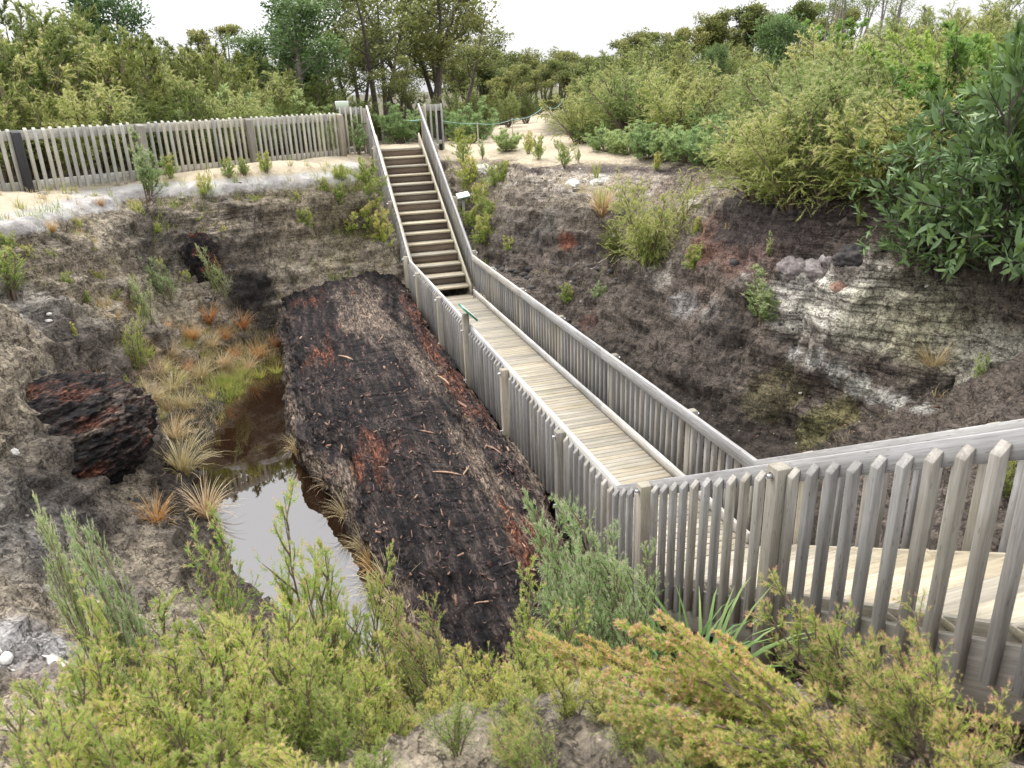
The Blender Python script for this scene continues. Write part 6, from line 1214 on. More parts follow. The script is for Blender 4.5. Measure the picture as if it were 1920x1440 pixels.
('straw', 6.53, 4.13, 1.58, 'wispy straw coloured kanuka bush in the right bank thicket, thirteenth from the left', 'wispy bushes in the right bank thicket', 1.10, 0.00, None),
('straw', 6.69, 3.68, 1.44, 'wispy straw coloured kanuka bush in the right bank thicket, fourteenth from the left', 'wispy bushes in the right bank thicket', 1.10, 0.00, None),
('straw', 7.03, 3.60, 1.68, 'wispy straw coloured kanuka bush in the right bank thicket, rightmost', 'wispy bushes in the right bank thicket', 1.10, 0.00, None),
('straw', 4.17, 4.94, 1.62, 'drooping straw green kanuka on the black crest, left of two', 'front bushes on the right bank crest', 1.05, 0.00, 0),
('olive', 4.33, 3.92, 1.59, 'broad drooping kanuka on the black crest nearest the wattle', 'front bushes on the right bank crest', 1.10, 0.00, 1),
('straw', 4.78, 3.24, 1.44, 'pale drooping kanuka tucked against the wattle leaves', None, 1.10, 0.00, 2),
('bluegreen', 5.21, 15.43, 0.70, 'low blue green shrub on the sand shelf above the pit, leftmost', 'blue green shrubs on the sand shelf', 1.25, 0.00, None),
('bluegreen', 6.66, 17.68, 0.84, 'low blue green shrub on the sand shelf above the pit, second from the left', 'blue green shrubs on the sand shelf', 1.25, 0.00, None),
('bluegreen', 4.94, 13.47, 0.70, 'low blue green shrub on the sand shelf above the pit, third from the left', 'blue green shrubs on the sand shelf', 1.25, 0.00, None),
('bluegreen', 5.21, 12.73, 0.79, 'low blue green shrub on the sand shelf above the pit, fourth from the left', 'blue green shrubs on the sand shelf', 1.25, 0.00, None),
('bluegreen', 6.56, 15.48, 0.85, 'low blue green shrub on the sand shelf above the pit, fifth from the left', 'blue green shrubs on the sand shelf', 1.25, 0.00, None),
('bluegreen', 5.28, 11.67, 0.85, 'low blue green shrub on the sand shelf above the pit, sixth from the left', 'blue green shrubs on the sand shelf', 1.25, 0.00, None),
('bluegreen', 6.95, 14.57, 0.87, 'low blue green shrub on the sand shelf above the pit, seventh from the left', 'blue green shrubs on the sand shelf', 1.25, 0.00, None),
('bluegreen', 5.44, 11.02, 0.78, 'low blue green shrub on the sand shelf above the pit, eighth from the left', 'blue green shrubs on the sand shelf', 1.25, 0.00, None),
('bluegreen', 7.29, 13.67, 0.90, 'low blue green shrub on the sand shelf above the pit, ninth from the left', 'blue green shrubs on the sand shelf', 1.25, 0.00, None),
('bluegreen', 5.55, 10.21, 0.90, 'low blue green shrub on the sand shelf above the pit, tenth from the left', 'blue green shrubs on the sand shelf', 1.25, 0.00, None),
('bluegreen', 5.53, 9.25, 0.97, 'low blue green shrub on the sand shelf above the pit, eleventh from the left', 'blue green shrubs on the sand shelf', 1.25, 0.00, None),
('bluegreen', 7.31, 12.32, 0.90, 'low blue green shrub on the sand shelf above the pit, twelfth from the left', 'blue green shrubs on the sand shelf', 1.25, 0.00, None),
('bluegreen', 5.58, 8.60, 0.88, 'low blue green shrub on the sand shelf above the pit, thirteenth from the left', 'blue green shrubs on the sand shelf', 1.25, 0.00, None),
('bluegreen', 6.62, 9.99, 0.84, 'low blue green shrub on the sand shelf above the pit, fourteenth from the left', 'blue green shrubs on the sand shelf', 1.25, 0.00, None),
('bluegreen', 6.07, 8.69, 0.78, 'low blue green shrub on the sand shelf above the pit, rightmost', 'blue green shrubs on the sand shelf', 1.25, 0.00, None),
('bluegreen', 2.99, 15.98, 0.64, 'round fresh green shrub alone on the pale sand path', None, 1.30, 0.00, None),
('limeseedling', 2.87, 22.32, 0.57, 'small twiggy seedling rooted in the pale sand near the rim, leftmost', 'seedlings in the sand near the rim', 0.80, 0.00, None),
('limeseedling', 2.01, 17.65, 0.58, 'small twiggy seedling rooted in the pale sand near the rim, second from the left', 'seedlings in the sand near the rim', 0.80, 0.00, None),
('seedling', 2.17, 15.57, 0.59, 'small twiggy seedling rooted in the pale sand near the rim, third from the left', 'seedlings in the sand near the rim', 0.80, 0.00, None),
('limeseedling', 3.36, 15.15, 0.62, 'small twiggy seedling rooted in the pale sand near the rim, fourth from the left', 'seedlings in the sand near the rim', 0.80, 0.00, None),
('limeseedling', 3.06, 13.35, 0.62, 'small twiggy seedling rooted in the pale sand near the rim, fifth from the left', 'seedlings in the sand near the rim', 0.80, 0.00, None),
('limeseedling', 3.40, 12.42, 0.68, 'small twiggy seedling rooted in the pale sand near the rim, sixth from the left', 'seedlings in the sand near the rim', 0.80, 0.00, None),
('seedling', 3.84, 12.58, 0.48, 'small twiggy seedling rooted in the pale sand near the rim, seventh from the left', 'seedlings in the sand near the rim', 0.80, 0.00, None),
('seedling', 5.12, 11.92, 0.44, 'small twiggy seedling rooted in the pale sand near the rim, eighth from the left', 'seedlings in the sand near the rim', 0.80, 0.00, None),
('limeseedling', 4.88, 10.43, 0.41, 'small twiggy seedling rooted in the pale sand near the rim, rightmost', 'seedlings in the sand near the rim', 0.80, 0.00, None),
('sedge', 3.66, 11.02, 0.59, 'narrow upright sedge on the rim edge', None, 0.80, 0.00, None),
('sedge', 3.15, 9.60, 0.98, 'tall yellow green sedge hanging on the right cliff', None, 0.80, 0.00, None),
('drytussock', 3.18, 9.52, 0.57, 'bleached dry grass clump under the tall sedge', None, 1.00, 0.00, None),
('lime', 3.13, 7.20, 1.17, 'bright green base shoots under the cliff ledge kanuka', None, 1.00, 0.00, None),
('straw', 3.15, 7.25, 1.78, 'upright yellow green kanuka growing on the right cliff ledge', None, 0.85, 0.00, None),
('darkolive', 3.03, 8.61, 0.77, 'grey green low bush left of the cliff ledge kanuka', None, 0.90, 0.00, None),
('limeseedling', 3.22, 5.68, 0.50, 'small yellow green bush right of the cliff ledge kanuka', None, 1.10, 0.00, None),
('limeseedling', 3.68, 6.36, 0.33, 'tiny yellow green seedling above the ledge bushes', None, 1.00, 0.00, None),
('seedling', 3.29, 3.76, 0.97, 'loose olive bush growing in front of the white rock', None, 1.50, 0.00, None),
('seedling', 3.60, 4.14, 0.45, 'thin brown twiggy plant above the white rock', None, 1.00, 0.00, None),
('seedling', 2.55, 8.17, 0.43, 'small spreading seedling low on the dark peat face', None, 1.30, 0.00, None),
('limeseedling', 2.07, 8.81, 0.45, 'yellow leaved seedling low on the dark peat face', None, 1.00, 0.00, None),
('seedling', 4.19, 0.69, 0.44, 'small dull seedling low on the right bank', None, 1.20, 0.00, None),
('drytussock', 4.22, 1.42, 0.34, 'dry straw tuft on the right bank below the wattle', None, 1.00, 0.00, None),
('sedge', 4.32, 3.17, 0.45, 'sparse upright rush beside the black boulder', None, 0.40, 0.00, None),
('limeseedling', 1.62, 15.54, 0.74, 'yellow green tuft on the grassy bank right of the far stairs, leftmost', 'tufts right of the far stairs', 1.00, 0.00, None),
('limeseedling', 1.48, 14.49, 0.78, 'yellow green tuft on the grassy bank right of the far stairs, second from the left', 'tufts right of the far stairs', 1.00, 0.00, None),
('limeseedling', 1.18, 13.21, 0.68, 'yellow green tuft on the grassy bank right of the far stairs, third from the left', 'tufts right of the far stairs', 1.00, 0.00, None),
('limeseedling', 1.52, 13.60, 0.62, 'yellow green tuft on the grassy bank right of the far stairs, fourth from the left', 'tufts right of the far stairs', 1.00, 0.00, None),
('limeseedling', 1.23, 12.38, 0.79, 'yellow green tuft on the grassy bank right of the far stairs, fifth from the left', 'tufts right of the far stairs', 1.00, 0.00, None),
('limeseedling', 1.56, 12.77, 0.66, 'yellow green tuft on the grassy bank right of the far stairs, sixth from the left', 'tufts right of the far stairs', 1.00, 0.00, None),
('limeseedling', 1.91, 13.42, 0.68, 'yellow green tuft on the grassy bank right of the far stairs, seventh from the left', 'tufts right of the far stairs', 1.00, 0.00, None),
('limeseedling', 2.08, 13.22, 0.54, 'yellow green tuft on the grassy bank right of the far stairs, eighth from the left', 'tufts right of the far stairs', 1.00, 0.00, None),
('limeseedling', 1.60, 11.33, 0.38, 'yellow green tuft on the grassy bank right of the far stairs, rightmost', 'tufts right of the far stairs', 1.00, 0.00, None),
('wattle', 5.26, 1.47, 4.31, 'large dark leaved wattle leaning over the right bank', 'wattle shrubs on the right bank', 0.75, 0.00, 0),
('wattle', 4.68, 2.03, 2.23, 'lower dark leaved wattle drooping over the white rock', 'wattle shrubs on the right bank', 1.00, 0.00, 1),
('wattle', 5.45, 1.48, 2.83, 'middle dark leaved wattle close to the right picture edge', 'wattle shrubs on the right bank', 0.90, 0.00, 1),
('wattle', 4.62, 2.32, 0.78, 'low spreading wattle shoots under the black boulder', 'wattle shrubs on the right bank', 1.30, 0.00, 0),
('limeseedling', -6.80, 9.36, 0.19, 'small green seedling dotted on the clay cliff under the fence, leftmost', 'seedlings on the clay cliff under the fence', 1.00, 0.00, None),
('limeseedling', -6.36, 10.00, 0.25, 'small green seedling dotted on the clay cliff under the fence, second from the left', 'seedlings on the clay cliff under the fence', 1.00, 0.00, None),
('limeseedling', -6.14, 11.24, 0.38, 'small green seedling dotted on the clay cliff under the fence, third from the left', 'seedlings on the clay cliff under the fence', 1.00, 0.00, None),
('limeseedling', -5.81, 11.12, 0.24, 'small green seedling dotted on the clay cliff under the fence, fourth from the left', 'seedlings on the clay cliff under the fence', 1.00, 0.00, None),
('limeseedling', -5.59, 12.84, 0.52, 'small green seedling dotted on the clay cliff under the fence, fifth from the left', 'seedlings on the clay cliff under the fence', 1.00, 0.00, None),
('limeseedling', -5.06, 11.51, 0.25, 'small green seedling dotted on the clay cliff under the fence, sixth from the left', 'seedlings on the clay cliff under the fence', 1.00, 0.00, None),
('limeseedling', -4.86, 12.03, 0.51, 'small green seedling dotted on the clay cliff under the fence, seventh from the left', 'seedlings on the clay cliff under the fence', 1.00, 0.00, None),
('limeseedling', -4.38, 12.60, 0.47, 'small green seedling dotted on the clay cliff under the fence, eighth from the left', 'seedlings on the clay cliff under the fence', 1.00, 0.00, None),
('limeseedling', -4.04, 12.69, 0.41, 'small green seedling dotted on the clay cliff under the fence, ninth from the left', 'seedlings on the clay cliff under the fence', 1.00, 0.00, None),
('limeseedling', -3.92, 12.18, 0.29, 'small green seedling dotted on the clay cliff under the fence, tenth from the left', 'seedlings on the clay cliff under the fence', 1.00, 0.00, None),
('limeseedling', -3.58, 12.83, 0.48, 'small green seedling dotted on the clay cliff under the fence, eleventh from the left', 'seedlings on the clay cliff under the fence', 1.00, 0.00, None),
('limeseedling', -3.42, 12.08, 0.26, 'small green seedling dotted on the clay cliff under the fence, twelfth from the left', 'seedlings on the clay cliff under the fence', 1.00, 0.00, None),
('limeseedling', -2.99, 12.39, 0.30, 'small green seedling dotted on the clay cliff under the fence, thirteenth from the left', 'seedlings on the clay cliff under the fence', 1.00, 0.00, None),
('limeseedling', -2.90, 12.09, 0.54, 'small green seedling dotted on the clay cliff under the fence, fourteenth from the left', 'seedlings on the clay cliff under the fence', 1.00, 0.00, None),
('limeseedling', -2.37, 12.53, 0.37, 'small green seedling dotted on the clay cliff under the fence, fifteenth from the left', 'seedlings on the clay cliff under the fence', 1.00, 0.00, None),
('limeseedling', -2.05, 12.49, 0.49, 'small green seedling dotted on the clay cliff under the fence, sixteenth from the left', 'seedlings on the clay cliff under the fence', 1.00, 0.00, None),
('limeseedling', -1.97, 12.77, 0.43, 'small green seedling dotted on the clay cliff under the fence, seventeenth from the left', 'seedlings on the clay cliff under the fence', 1.00, 0.00, None),
('limeseedling', -1.89, 12.30, 0.62, 'small green seedling dotted on the clay cliff under the fence, eighteenth from the left', 'seedlings on the clay cliff under the fence', 1.00, 0.00, None),
('limeseedling', -1.51, 12.44, 0.75, 'small green seedling dotted on the clay cliff under the fence, nineteenth from the left', 'seedlings on the clay cliff under the fence', 1.00, 0.00, None),
('limeseedling', -1.35, 12.97, 0.76, 'small green seedling dotted on the clay cliff under the fence, twentieth from the left', 'seedlings on the clay cliff under the fence', 1.00, 0.00, None),
('limeseedling', -1.30, 12.72, 0.76, 'small green seedling dotted on the clay cliff under the fence, twenty-first from the left', 'seedlings on the clay cliff under the fence', 1.00, 0.00, None),
('limeseedling', -1.25, 12.34, 0.88, 'small green seedling dotted on the clay cliff under the fence, rightmost', 'seedlings on the clay cliff under the fence', 1.00, 0.00, None),
('seedling', -6.01, 12.14, 1.46, 'slim upright manuka standing before the rim fence', None, 0.90, 0.00, None),
('seedling', -1.10, 16.79, 1.05, 'bushy manuka leaning on the fence end by the stairs', None, 1.20, 0.00, None),
('olive', -1.88, 16.49, 1.09, 'thin olive sapling growing through the fence near its end', None, 0.60, 0.00, None),
('lime', -7.17, 6.40, 0.91, 'yellow green bush at the left edge below the cliff', None, 1.30, 0.00, None),
('sage', -5.72, 10.04, 0.99, 'grey green manuka at the cliff foot left of the log', None, 0.90, 0.00, None),
('sage', -4.79, 10.60, 1.26, 'narrow silvery manuka beside the dark stump', None, 0.60, 0.00, None),
('sage', -5.91, 8.64, 1.05, 'dark green seedling behind the pond grasses', None, 0.60, 0.00, None),
('lime', -5.92, 7.19, 1.13, 'slim yellow manuka standing among the pond grasses', None, 0.55, 0.00, None),
('lime', -5.75, 5.34, 0.68, 'thin pale manuka between stump and pond grasses', None, 0.50, 0.00, None),
('limeseedling', -7.37, 7.39, 0.32, 'yellowish seedling scattered on the grey left slope, leftmost', 'seedlings on the grey left slope', 1.00, 0.00, None),
('limeseedling', -7.15, 7.47, 0.29, 'yellowish seedling scattered on the grey left slope, second from the left', 'seedlings on the grey left slope', 1.00, 0.00, None),
('limeseedling', -6.93, 7.74, 0.22, 'yellowish seedling scattered on the grey left slope, third from the left', 'seedlings on the grey left slope', 1.00, 0.00, None),
('limeseedling', -6.73, 7.44, 0.29, 'yellowish seedling scattered on the grey left slope, fourth from the left', 'seedlings on the grey left slope', 1.00, 0.00, None),
('limeseedling', -6.48, 5.97, 0.30, 'yellowish seedling scattered on the grey left slope, fifth from the left', 'seedlings on the grey left slope', 1.00, 0.00, None),
('limeseedling', -6.53, 7.55, 0.26, 'yellowish seedling scattered on the grey left slope, sixth from the left', 'seedlings on the grey left slope', 1.00, 0.00, None),
('limeseedling', -6.55, 8.75, 0.27, 'yellowish seedling scattered on the grey left slope, seventh from the left', 'seedlings on the grey left slope', 1.00, 0.00, None),
('limeseedling', -6.50, 8.56, 0.26, 'yellowish seedling scattered on the grey left slope, eighth from the left', 'seedlings on the grey left slope', 1.00, 0.00, None),
('limeseedling', -6.35, 8.42, 0.37, 'yellowish seedling scattered on the grey left slope, ninth from the left', 'seedlings on the grey left slope', 1.00, 0.00, None),
('limeseedling', -6.14, 9.08, 0.38, 'yellowish seedling scattered on the grey left slope, tenth from the left', 'seedlings on the grey left slope', 1.00, 0.00, None),
('limeseedling', -5.83, 10.41, 0.36, 'yellowish seedling scattered on the grey left slope, eleventh from the left', 'seedlings on the grey left slope', 1.00, 0.00, None),
('limeseedling', -5.40, 10.54, 0.32, 'yellowish seedling scattered on the grey left slope, twelfth from the left', 'seedlings on the grey left slope', 1.00, 0.00, None),
('limeseedling', -4.64, 11.48, 0.34, 'yellowish seedling scattered on the grey left slope, rightmost', 'seedlings on the grey left slope', 1.00, 0.00, None),
('tussock', -7.05, 8.53, 0.25, 'rust coloured tussock on the wet ground left of the log, leftmost', 'rust tussocks left of the log', 1.00, 0.00, None),
('tussock', -6.63, 10.53, 0.22, 'rust coloured tussock on the wet ground left of the log, second from the left', 'rust tussocks left of the log', 1.00, 0.00, None),
('tussock', -6.24, 7.57, 0.31, 'rust coloured tussock on the wet ground left of the log, third from the left', 'rust tussocks left of the log', 1.00, 0.00, None),
('tussock', -6.29, 8.36, 0.28, 'rust coloured tussock on the wet ground left of the log, fourth from the left', 'rust tussocks left of the log', 1.00, 0.00, None),
('tussock', -6.00, 7.27, 0.30, 'rust coloured tussock on the wet ground left of the log, fifth from the left', 'rust tussocks left of the log', 1.00, 0.00, None),
('tussock', -5.19, 2.59, 0.36, 'rust coloured tussock on the wet ground left of the log, sixth from the left', 'rust tussocks left of the log', 1.00, 0.00, None),
('tussock', -5.74, 8.95, 0.29, 'rust coloured tussock on the wet ground left of the log, seventh from the left', 'rust tussocks left of the log', 1.00, 0.00, None),
('tussock', -5.43, 8.57, 0.29, 'rust coloured tussock on the wet ground left of the log, eighth from the left', 'rust tussocks left of the log', 1.00, 0.00, None),
('tussock', -5.34, 9.42, 0.35, 'rust coloured tussock on the wet ground left of the log, ninth from the left', 'rust tussocks left of the log', 1.00, 0.00, None),
('tussock', -5.05, 10.20, 0.39, 'rust coloured tussock on the wet ground left of the log, tenth from the left', 'rust tussocks left of the log', 1.00, 0.00, None),
('tussock', -4.80, 9.97, 0.32, 'rust coloured tussock on the wet ground left of the log, eleventh from the left', 'rust tussocks left of the log', 1.00, 0.00, None),
('tussock', -4.67, 9.70, 0.32, 'rust coloured tussock on the wet ground left of the log, twelfth from the left', 'rust tussocks left of the log', 1.00, 0.00, None),
('tussock', -4.49, 10.50, 0.40, 'rust coloured tussock on the wet ground left of the log, thirteenth from the left', 'rust tussocks left of the log', 1.00, 0.00, None),
('tussock', -4.23, 9.83, 0.37, 'rust coloured tussock on the wet ground left of the log, fourteenth from the left', 'rust tussocks left of the log', 1.00, 0.00, None),
('tussock', -3.86, 10.49, 0.29, 'rust coloured tussock on the wet ground left of the log, rightmost', 'rust tussocks left of the log', 1.00, 0.00, None),
('drytussock', -5.70, 6.30, 0.33, 'dry straw tussock along the left pond shore, leftmost', 'dry tussocks along the left pond shore', 1.10, 0.00, None),
('drytussock', -5.74, 7.30, 0.35, 'dry straw tussock along the left pond shore, second from the left', 'dry tussocks along the left pond shore', 1.10, 0.00, None),
('drytussock', -5.66, 8.56, 0.33, 'dry straw tussock along the left pond shore, third from the left', 'dry tussocks along the left pond shore', 1.10, 0.00, None),
('drytussock', -5.38, 5.82, 0.36, 'dry straw tussock along the left pond shore, fourth from the left', 'dry tussocks along the left pond shore', 1.10, 0.00, None),
('drytussock', -5.48, 7.13, 0.40, 'dry straw tussock along the left pond shore, fifth from the left', 'dry tussocks along the left pond shore', 1.10, 0.00, None),
('drytussock', -5.18, 4.66, 0.52, 'dry straw tussock along the left pond shore, sixth from the left', 'dry tussocks along the left pond shore', 1.10, 0.00, None),
('drytussock', -5.30, 6.67, 0.31, 'dry straw tussock along the left pond shore, seventh from the left', 'dry tussocks along the left pond shore', 1.10, 0.00, None),
('drytussock', -5.18, 8.43, 0.35, 'dry straw tussock along the left pond shore, eighth from the left', 'dry tussocks along the left pond shore', 1.10, 0.00, None),
('drytussock', -4.82, 3.60, 0.41, 'dry straw tussock along the left pond shore, ninth from the left', 'dry tussocks along the left pond shore', 1.10, 0.00, None),
('drytussock', -5.03, 9.53, 0.31, 'dry straw tussock along the left pond shore, tenth from the left', 'dry tussocks along the left pond shore', 1.10, 0.00, None),
('drytussock', -4.85, 9.12, 0.31, 'dry straw tussock along the left pond shore, eleventh from the left', 'dry tussocks along the left pond shore', 1.10, 0.00, None),
('drytussock', -4.39, 9.37, 0.32, 'dry straw tussock along the left pond shore, rightmost', 'dry tussocks along the left pond shore', 1.10, 0.00, None),
('marshgrass', -5.87, 5.98, 0.32, 'green marsh grass tuft at the far pond edge, leftmost', 'marsh grass at the far pond edge', 1.30, 0.00, None),
('marshgrass', -5.85, 7.63, 0.39, 'green marsh grass tuft at the far pond edge, second from the left', 'marsh grass at the far pond edge', 1.30, 0.00, None),
('marshgrass', -5.58, 6.02, 0.28, 'green marsh grass tuft at the far pond edge, third from the left', 'marsh grass at the far pond edge', 1.30, 0.00, None),
('marshgrass', -5.65, 7.57, 0.36, 'green marsh grass tuft at the far pond edge, fourth from the left', 'marsh grass at the far pond edge', 1.30, 0.00, None),
('marshgrass', -5.44, 7.57, 0.33, 'green marsh grass tuft at the far pond edge, fifth from the left', 'marsh grass at the far pond edge', 1.30, 0.00, None),
('marshgrass', -4.98, 7.67, 0.24, 'green marsh grass tuft at the far pond edge, sixth from the left', 'marsh grass at the far pond edge', 1.30, 0.00, None),
('marshgrass', -4.74, 8.28, 0.24, 'green marsh grass tuft at the far pond edge, seventh from the left', 'marsh grass at the far pond edge', 1.30, 0.00, None),
('marshgrass', -4.53, 8.99, 0.31, 'green marsh grass tuft at the far pond edge, eighth from the left', 'marsh grass at the far pond edge', 1.30, 0.00, None),
('marshgrass', -4.20, 8.96, 0.35, 'green marsh grass tuft at the far pond edge, ninth from the left', 'marsh grass at the far pond edge', 1.30, 0.00, None),
('marshgrass', -4.01, 8.51, 0.24, 'green marsh grass tuft at the far pond edge, tenth from the left', 'marsh grass at the far pond edge', 1.30, 0.00, None),
('marshgrass', -3.90, 9.13, 0.38, 'green marsh grass tuft at the far pond edge, eleventh from the left', 'marsh grass at the far pond edge', 1.30, 0.00, None),
('marshgrass', -3.64, 9.46, 0.37, 'green marsh grass tuft at the far pond edge, rightmost', 'marsh grass at the far pond edge', 1.30, 0.00, None),
('drytussock', -3.62, 4.90, 0.27, 'dry tussock on the near side of the pond against the log, leftmost', 'dry tussocks against the log', 1.00, 0.50, None),
('drytussock', -3.20, 3.62, 0.29, 'dry tussock on the near side of the pond against the log, second from the left', 'dry tussocks against the log', 1.00, 0.53, None),
('drytussock', -3.10, 2.72, 0.30, 'dry tussock on the near side of the pond against the log, third from the left', 'dry tussocks against the log', 1.00, 0.47, None),
('drytussock', -2.97, 1.87, 0.28, 'dry tussock on the near side of the pond against the log, fourth from the left', 'dry tussocks against the log', 1.00, 0.41, None),
('drytussock', -2.82, 0.81, 0.43, 'dry tussock on the near side of the pond against the log, fifth from the left', 'dry tussocks against the log', 1.00, 0.31, None),
('drytussock', -2.74, 0.35, 0.36, 'dry tussock on the near side of the pond against the log, sixth from the left', 'dry tussocks against the log', 1.00, 0.23, None),
('drytussock', -2.70, 0.02, 0.30, 'dry tussock on the near side of the pond against the log, rightmost', 'dry tussocks against the log', 1.00, 0.14, None),
('tussock', -3.52, 5.77, 0.25, 'rusty tussock at the water line of the log, leftmost', 'rusty tussocks at the log water line', 1.00, 0.46, None),
('tussock', -3.22, 4.04, 0.22, 'rusty tussock at the water line of the log, second from the left', 'rusty tussocks at the log water line', 1.00, 0.54, None),
('tussock', -2.94, 1.48, 0.29, 'rusty tussock at the water line of the log, third from the left', 'rusty tussocks at the log water line', 1.00, 0.38, None),
('tussock', -2.88, 1.20, 0.23, 'rusty tussock at the water line of the log, rightmost', 'rusty tussocks at the log water line', 1.00, 0.36, None),
('lime', -4.15, -4.02, 0.55, 'lime green manuka with pink tips in the front left clump, leftmost', 'manuka shrubs in the front left clump', 0.90, 0.00, None),
('lime', -4.23, -3.62, 0.62, 'lime green manuka with pink tips in the front left clump, second from the left', 'manuka shrubs in the front left clump', 0.70, 0.00, None),
('lime', -4.04, -4.19, 0.47, 'lime green manuka with pink tips in the front left clump, third from the left', 'manuka shrubs in the front left clump', 0.90, 0.00, None),
('lime', -4.10, -3.89, 0.52, 'lime green manuka with pink tips in the front left clump, fourth from the left', 'manuka shrubs in the front left clump', 0.90, 0.00, None),
('lime', -4.19, -3.39, 0.73, 'lime green manuka with pink tips in the front left clump, fifth from the left', 'manuka shrubs in the front left clump', 0.75, 0.00, None),
('lime', -4.08, -3.72, 0.57, 'lime green manuka with pink tips in the front left clump, sixth from the left', 'manuka shrubs in the front left clump', 0.80, 0.00, None),
('lime', -3.94, -4.15, 0.45, 'lime green manuka with pink tips in the front left clump, seventh from the left', 'manuka shrubs in the front left clump', 1.00, 0.00, None),
('lime', -4.09, -3.26, 0.65, 'lime green manuka with pink tips in the front left clump, eighth from the left', 'manuka shrubs in the front left clump', 0.75, 0.00, None),
('lime', -3.87, -4.18, 0.44, 'lime green manuka with pink tips in the front left clump, ninth from the left', 'manuka shrubs in the front left clump', 1.00, 0.00, None),
('lime', -3.98, -3.54, 0.57, 'lime green manuka with pink tips in the front left clump, tenth from the left', 'manuka shrubs in the front left clump', 0.80, 0.00, None),
('lime', -3.88, -3.87, 0.47, 'lime green manuka with pink tips in the front left clump, eleventh from the left', 'manuka shrubs in the front left clump', 1.00, 0.00, None),
('lime', -3.91, -3.31, 0.68, 'lime green manuka with pink tips in the front left clump, twelfth from the left', 'manuka shrubs in the front left clump', 0.80, 0.00, None),
('lime', -3.79, -3.90, 0.48, 'lime green manuka with pink tips in the front left clump, thirteenth from the left', 'manuka shrubs in the front left clump', 0.90, 0.00, None),
('lime', -3.82, -2.99, 1.06, 'lime green manuka with pink tips in the front left clump, fourteenth from the left', 'manuka shrubs in the front left clump', 0.70, 0.00, None),
('lime', -3.71, -4.19, 0.39, 'lime green manuka with pink tips in the front left clump, fifteenth from the left', 'manuka shrubs in the front left clump', 1.00, 0.00, None),
('lime', -3.71, -3.68, 0.57, 'lime green manuka with pink tips in the front left clump, sixteenth from the left', 'manuka shrubs in the front left clump', 0.90, 0.00, None),
('lime', -3.67, -3.27, 0.90, 'lime green manuka with pink tips in the front left clump, seventeenth from the left', 'manuka shrubs in the front left clump', 0.75, 0.00, None),
('lime', -3.62, -3.97, 0.39, 'lime green manuka with pink tips in the front left clump, eighteenth from the left', 'manuka shrubs in the front left clump', 1.00, 0.00, None),
('lime', -3.58, -3.67, 0.50, 'lime green manuka with pink tips in the front left clump, nineteenth from the left', 'manuka shrubs in the front left clump', 0.85, 0.00, None),
('lime', -3.49, -2.86, 1.33, 'lime green manuka with pink tips in the front left clump, twentieth from the left', 'manuka shrubs in the front left clump', 0.62, 0.00, None),
('lime', -3.55, -4.17, 0.33, 'lime green manuka with pink tips in the front left clump, twenty-first from the left', 'manuka shrubs in the front left clump', 1.00, 0.00, None),
('lime', -3.50, -3.46, 0.71, 'lime green manuka with pink tips in the front left clump, twenty-second from the left', 'manuka shrubs in the front left clump', 0.80, 0.00, None),
('lime', -3.47, -3.76, 0.41, 'lime green manuka with pink tips in the front left clump, twenty-third from the left', 'manuka shrubs in the front left clump', 0.90, 0.00, None),
('lime', -3.44, -3.56, 0.53, 'lime green manuka with pink tips in the front left clump, twenty-fourth from the left', 'manuka shrubs in the front left clump', 0.80, 0.00, None),
('lime', -3.45, -3.86, 0.30, 'lime green manuka with pink tips in the front left clump, twenty-fifth from the left', 'manuka shrubs in the front left clump', 1.00, 0.00, None),
('lime', -3.32, -2.76, 0.98, 'lime green manuka with pink tips in the front left clump, twenty-sixth from the left', 'manuka shrubs in the front left clump', 0.62, 0.00, None),
('lime', -3.29, -3.36, 0.55, 'lime green manuka with pink tips in the front left clump, twenty-seventh from the left', 'manuka shrubs in the front left clump', 0.80, 0.00, None),
('lime', -3.32, -3.66, 0.37, 'lime green manuka with pink tips in the front left clump, twenty-eighth from the left', 'manuka shrubs in the front left clump', 0.85, 0.00, None),
('lime', -3.25, -3.56, 0.28, 'lime green manuka with pink tips in the front left clump, rightmost', 'manuka shrubs in the front left clump', 0.90, 0.00, None),
('sage', -4.23, -2.67, 1.16, 'darker green manuka rising behind the front left clump', None, 0.30, 0.00, None),
('sage', -4.84, -1.39, 1.19, 'greyish thin manuka on the grey slope left', None, 0.28, 0.00, None),
('orange', -3.15, -3.27, 0.41, 'bronze tipped manuka below the log end, leftmost', 'bronze manuka below the log end', 0.80, 0.00, None),
('orange', -3.00, -2.88, 0.62, 'bronze tipped manuka below the log end, second from the left', 'bronze manuka below the log end', 0.80, 0.00, None),
('orange', -2.81, -2.51, 0.76, 'bronze tipped manuka below the log end, rightmost', 'bronze manuka below the log end', 0.70, 0.00, None),
('lime', -3.09, -3.68, 0.33, 'yellow green manuka at the bottom middle, leftmost', 'manuka shrubs at the bottom middle', 0.90, 0.00, None),
('lime', -2.98, -3.70, 0.33, 'yellow green manuka at the bottom middle, second from the left', 'manuka shrubs at the bottom middle', 0.90, 0.00, None),
('lime', -2.81, -3.32, 0.59, 'yellow green manuka at the bottom middle, third from the left', 'manuka shrubs at the bottom middle', 0.90, 0.00, None),
('lime', -2.89, -3.92, 0.28, 'yellow green manuka at the bottom middle, fourth from the left', 'manuka shrubs at the bottom middle', 0.90, 0.00, None),
('lime', -2.55, -2.98, 0.83, 'yellow green manuka at the bottom middle, fifth from the left', 'manuka shrubs at the bottom middle', 0.85, 0.00, None),
('lime', -2.67, -3.57, 0.46, 'yellow green manuka at the bottom middle, sixth from the left', 'manuka shrubs at the bottom middle', 0.90, 0.00, None),
('lime', -2.71, -3.93, 0.27, 'yellow green manuka at the bottom middle, seventh from the left', 'manuka shrubs at the bottom middle', 0.90, 0.00, None),
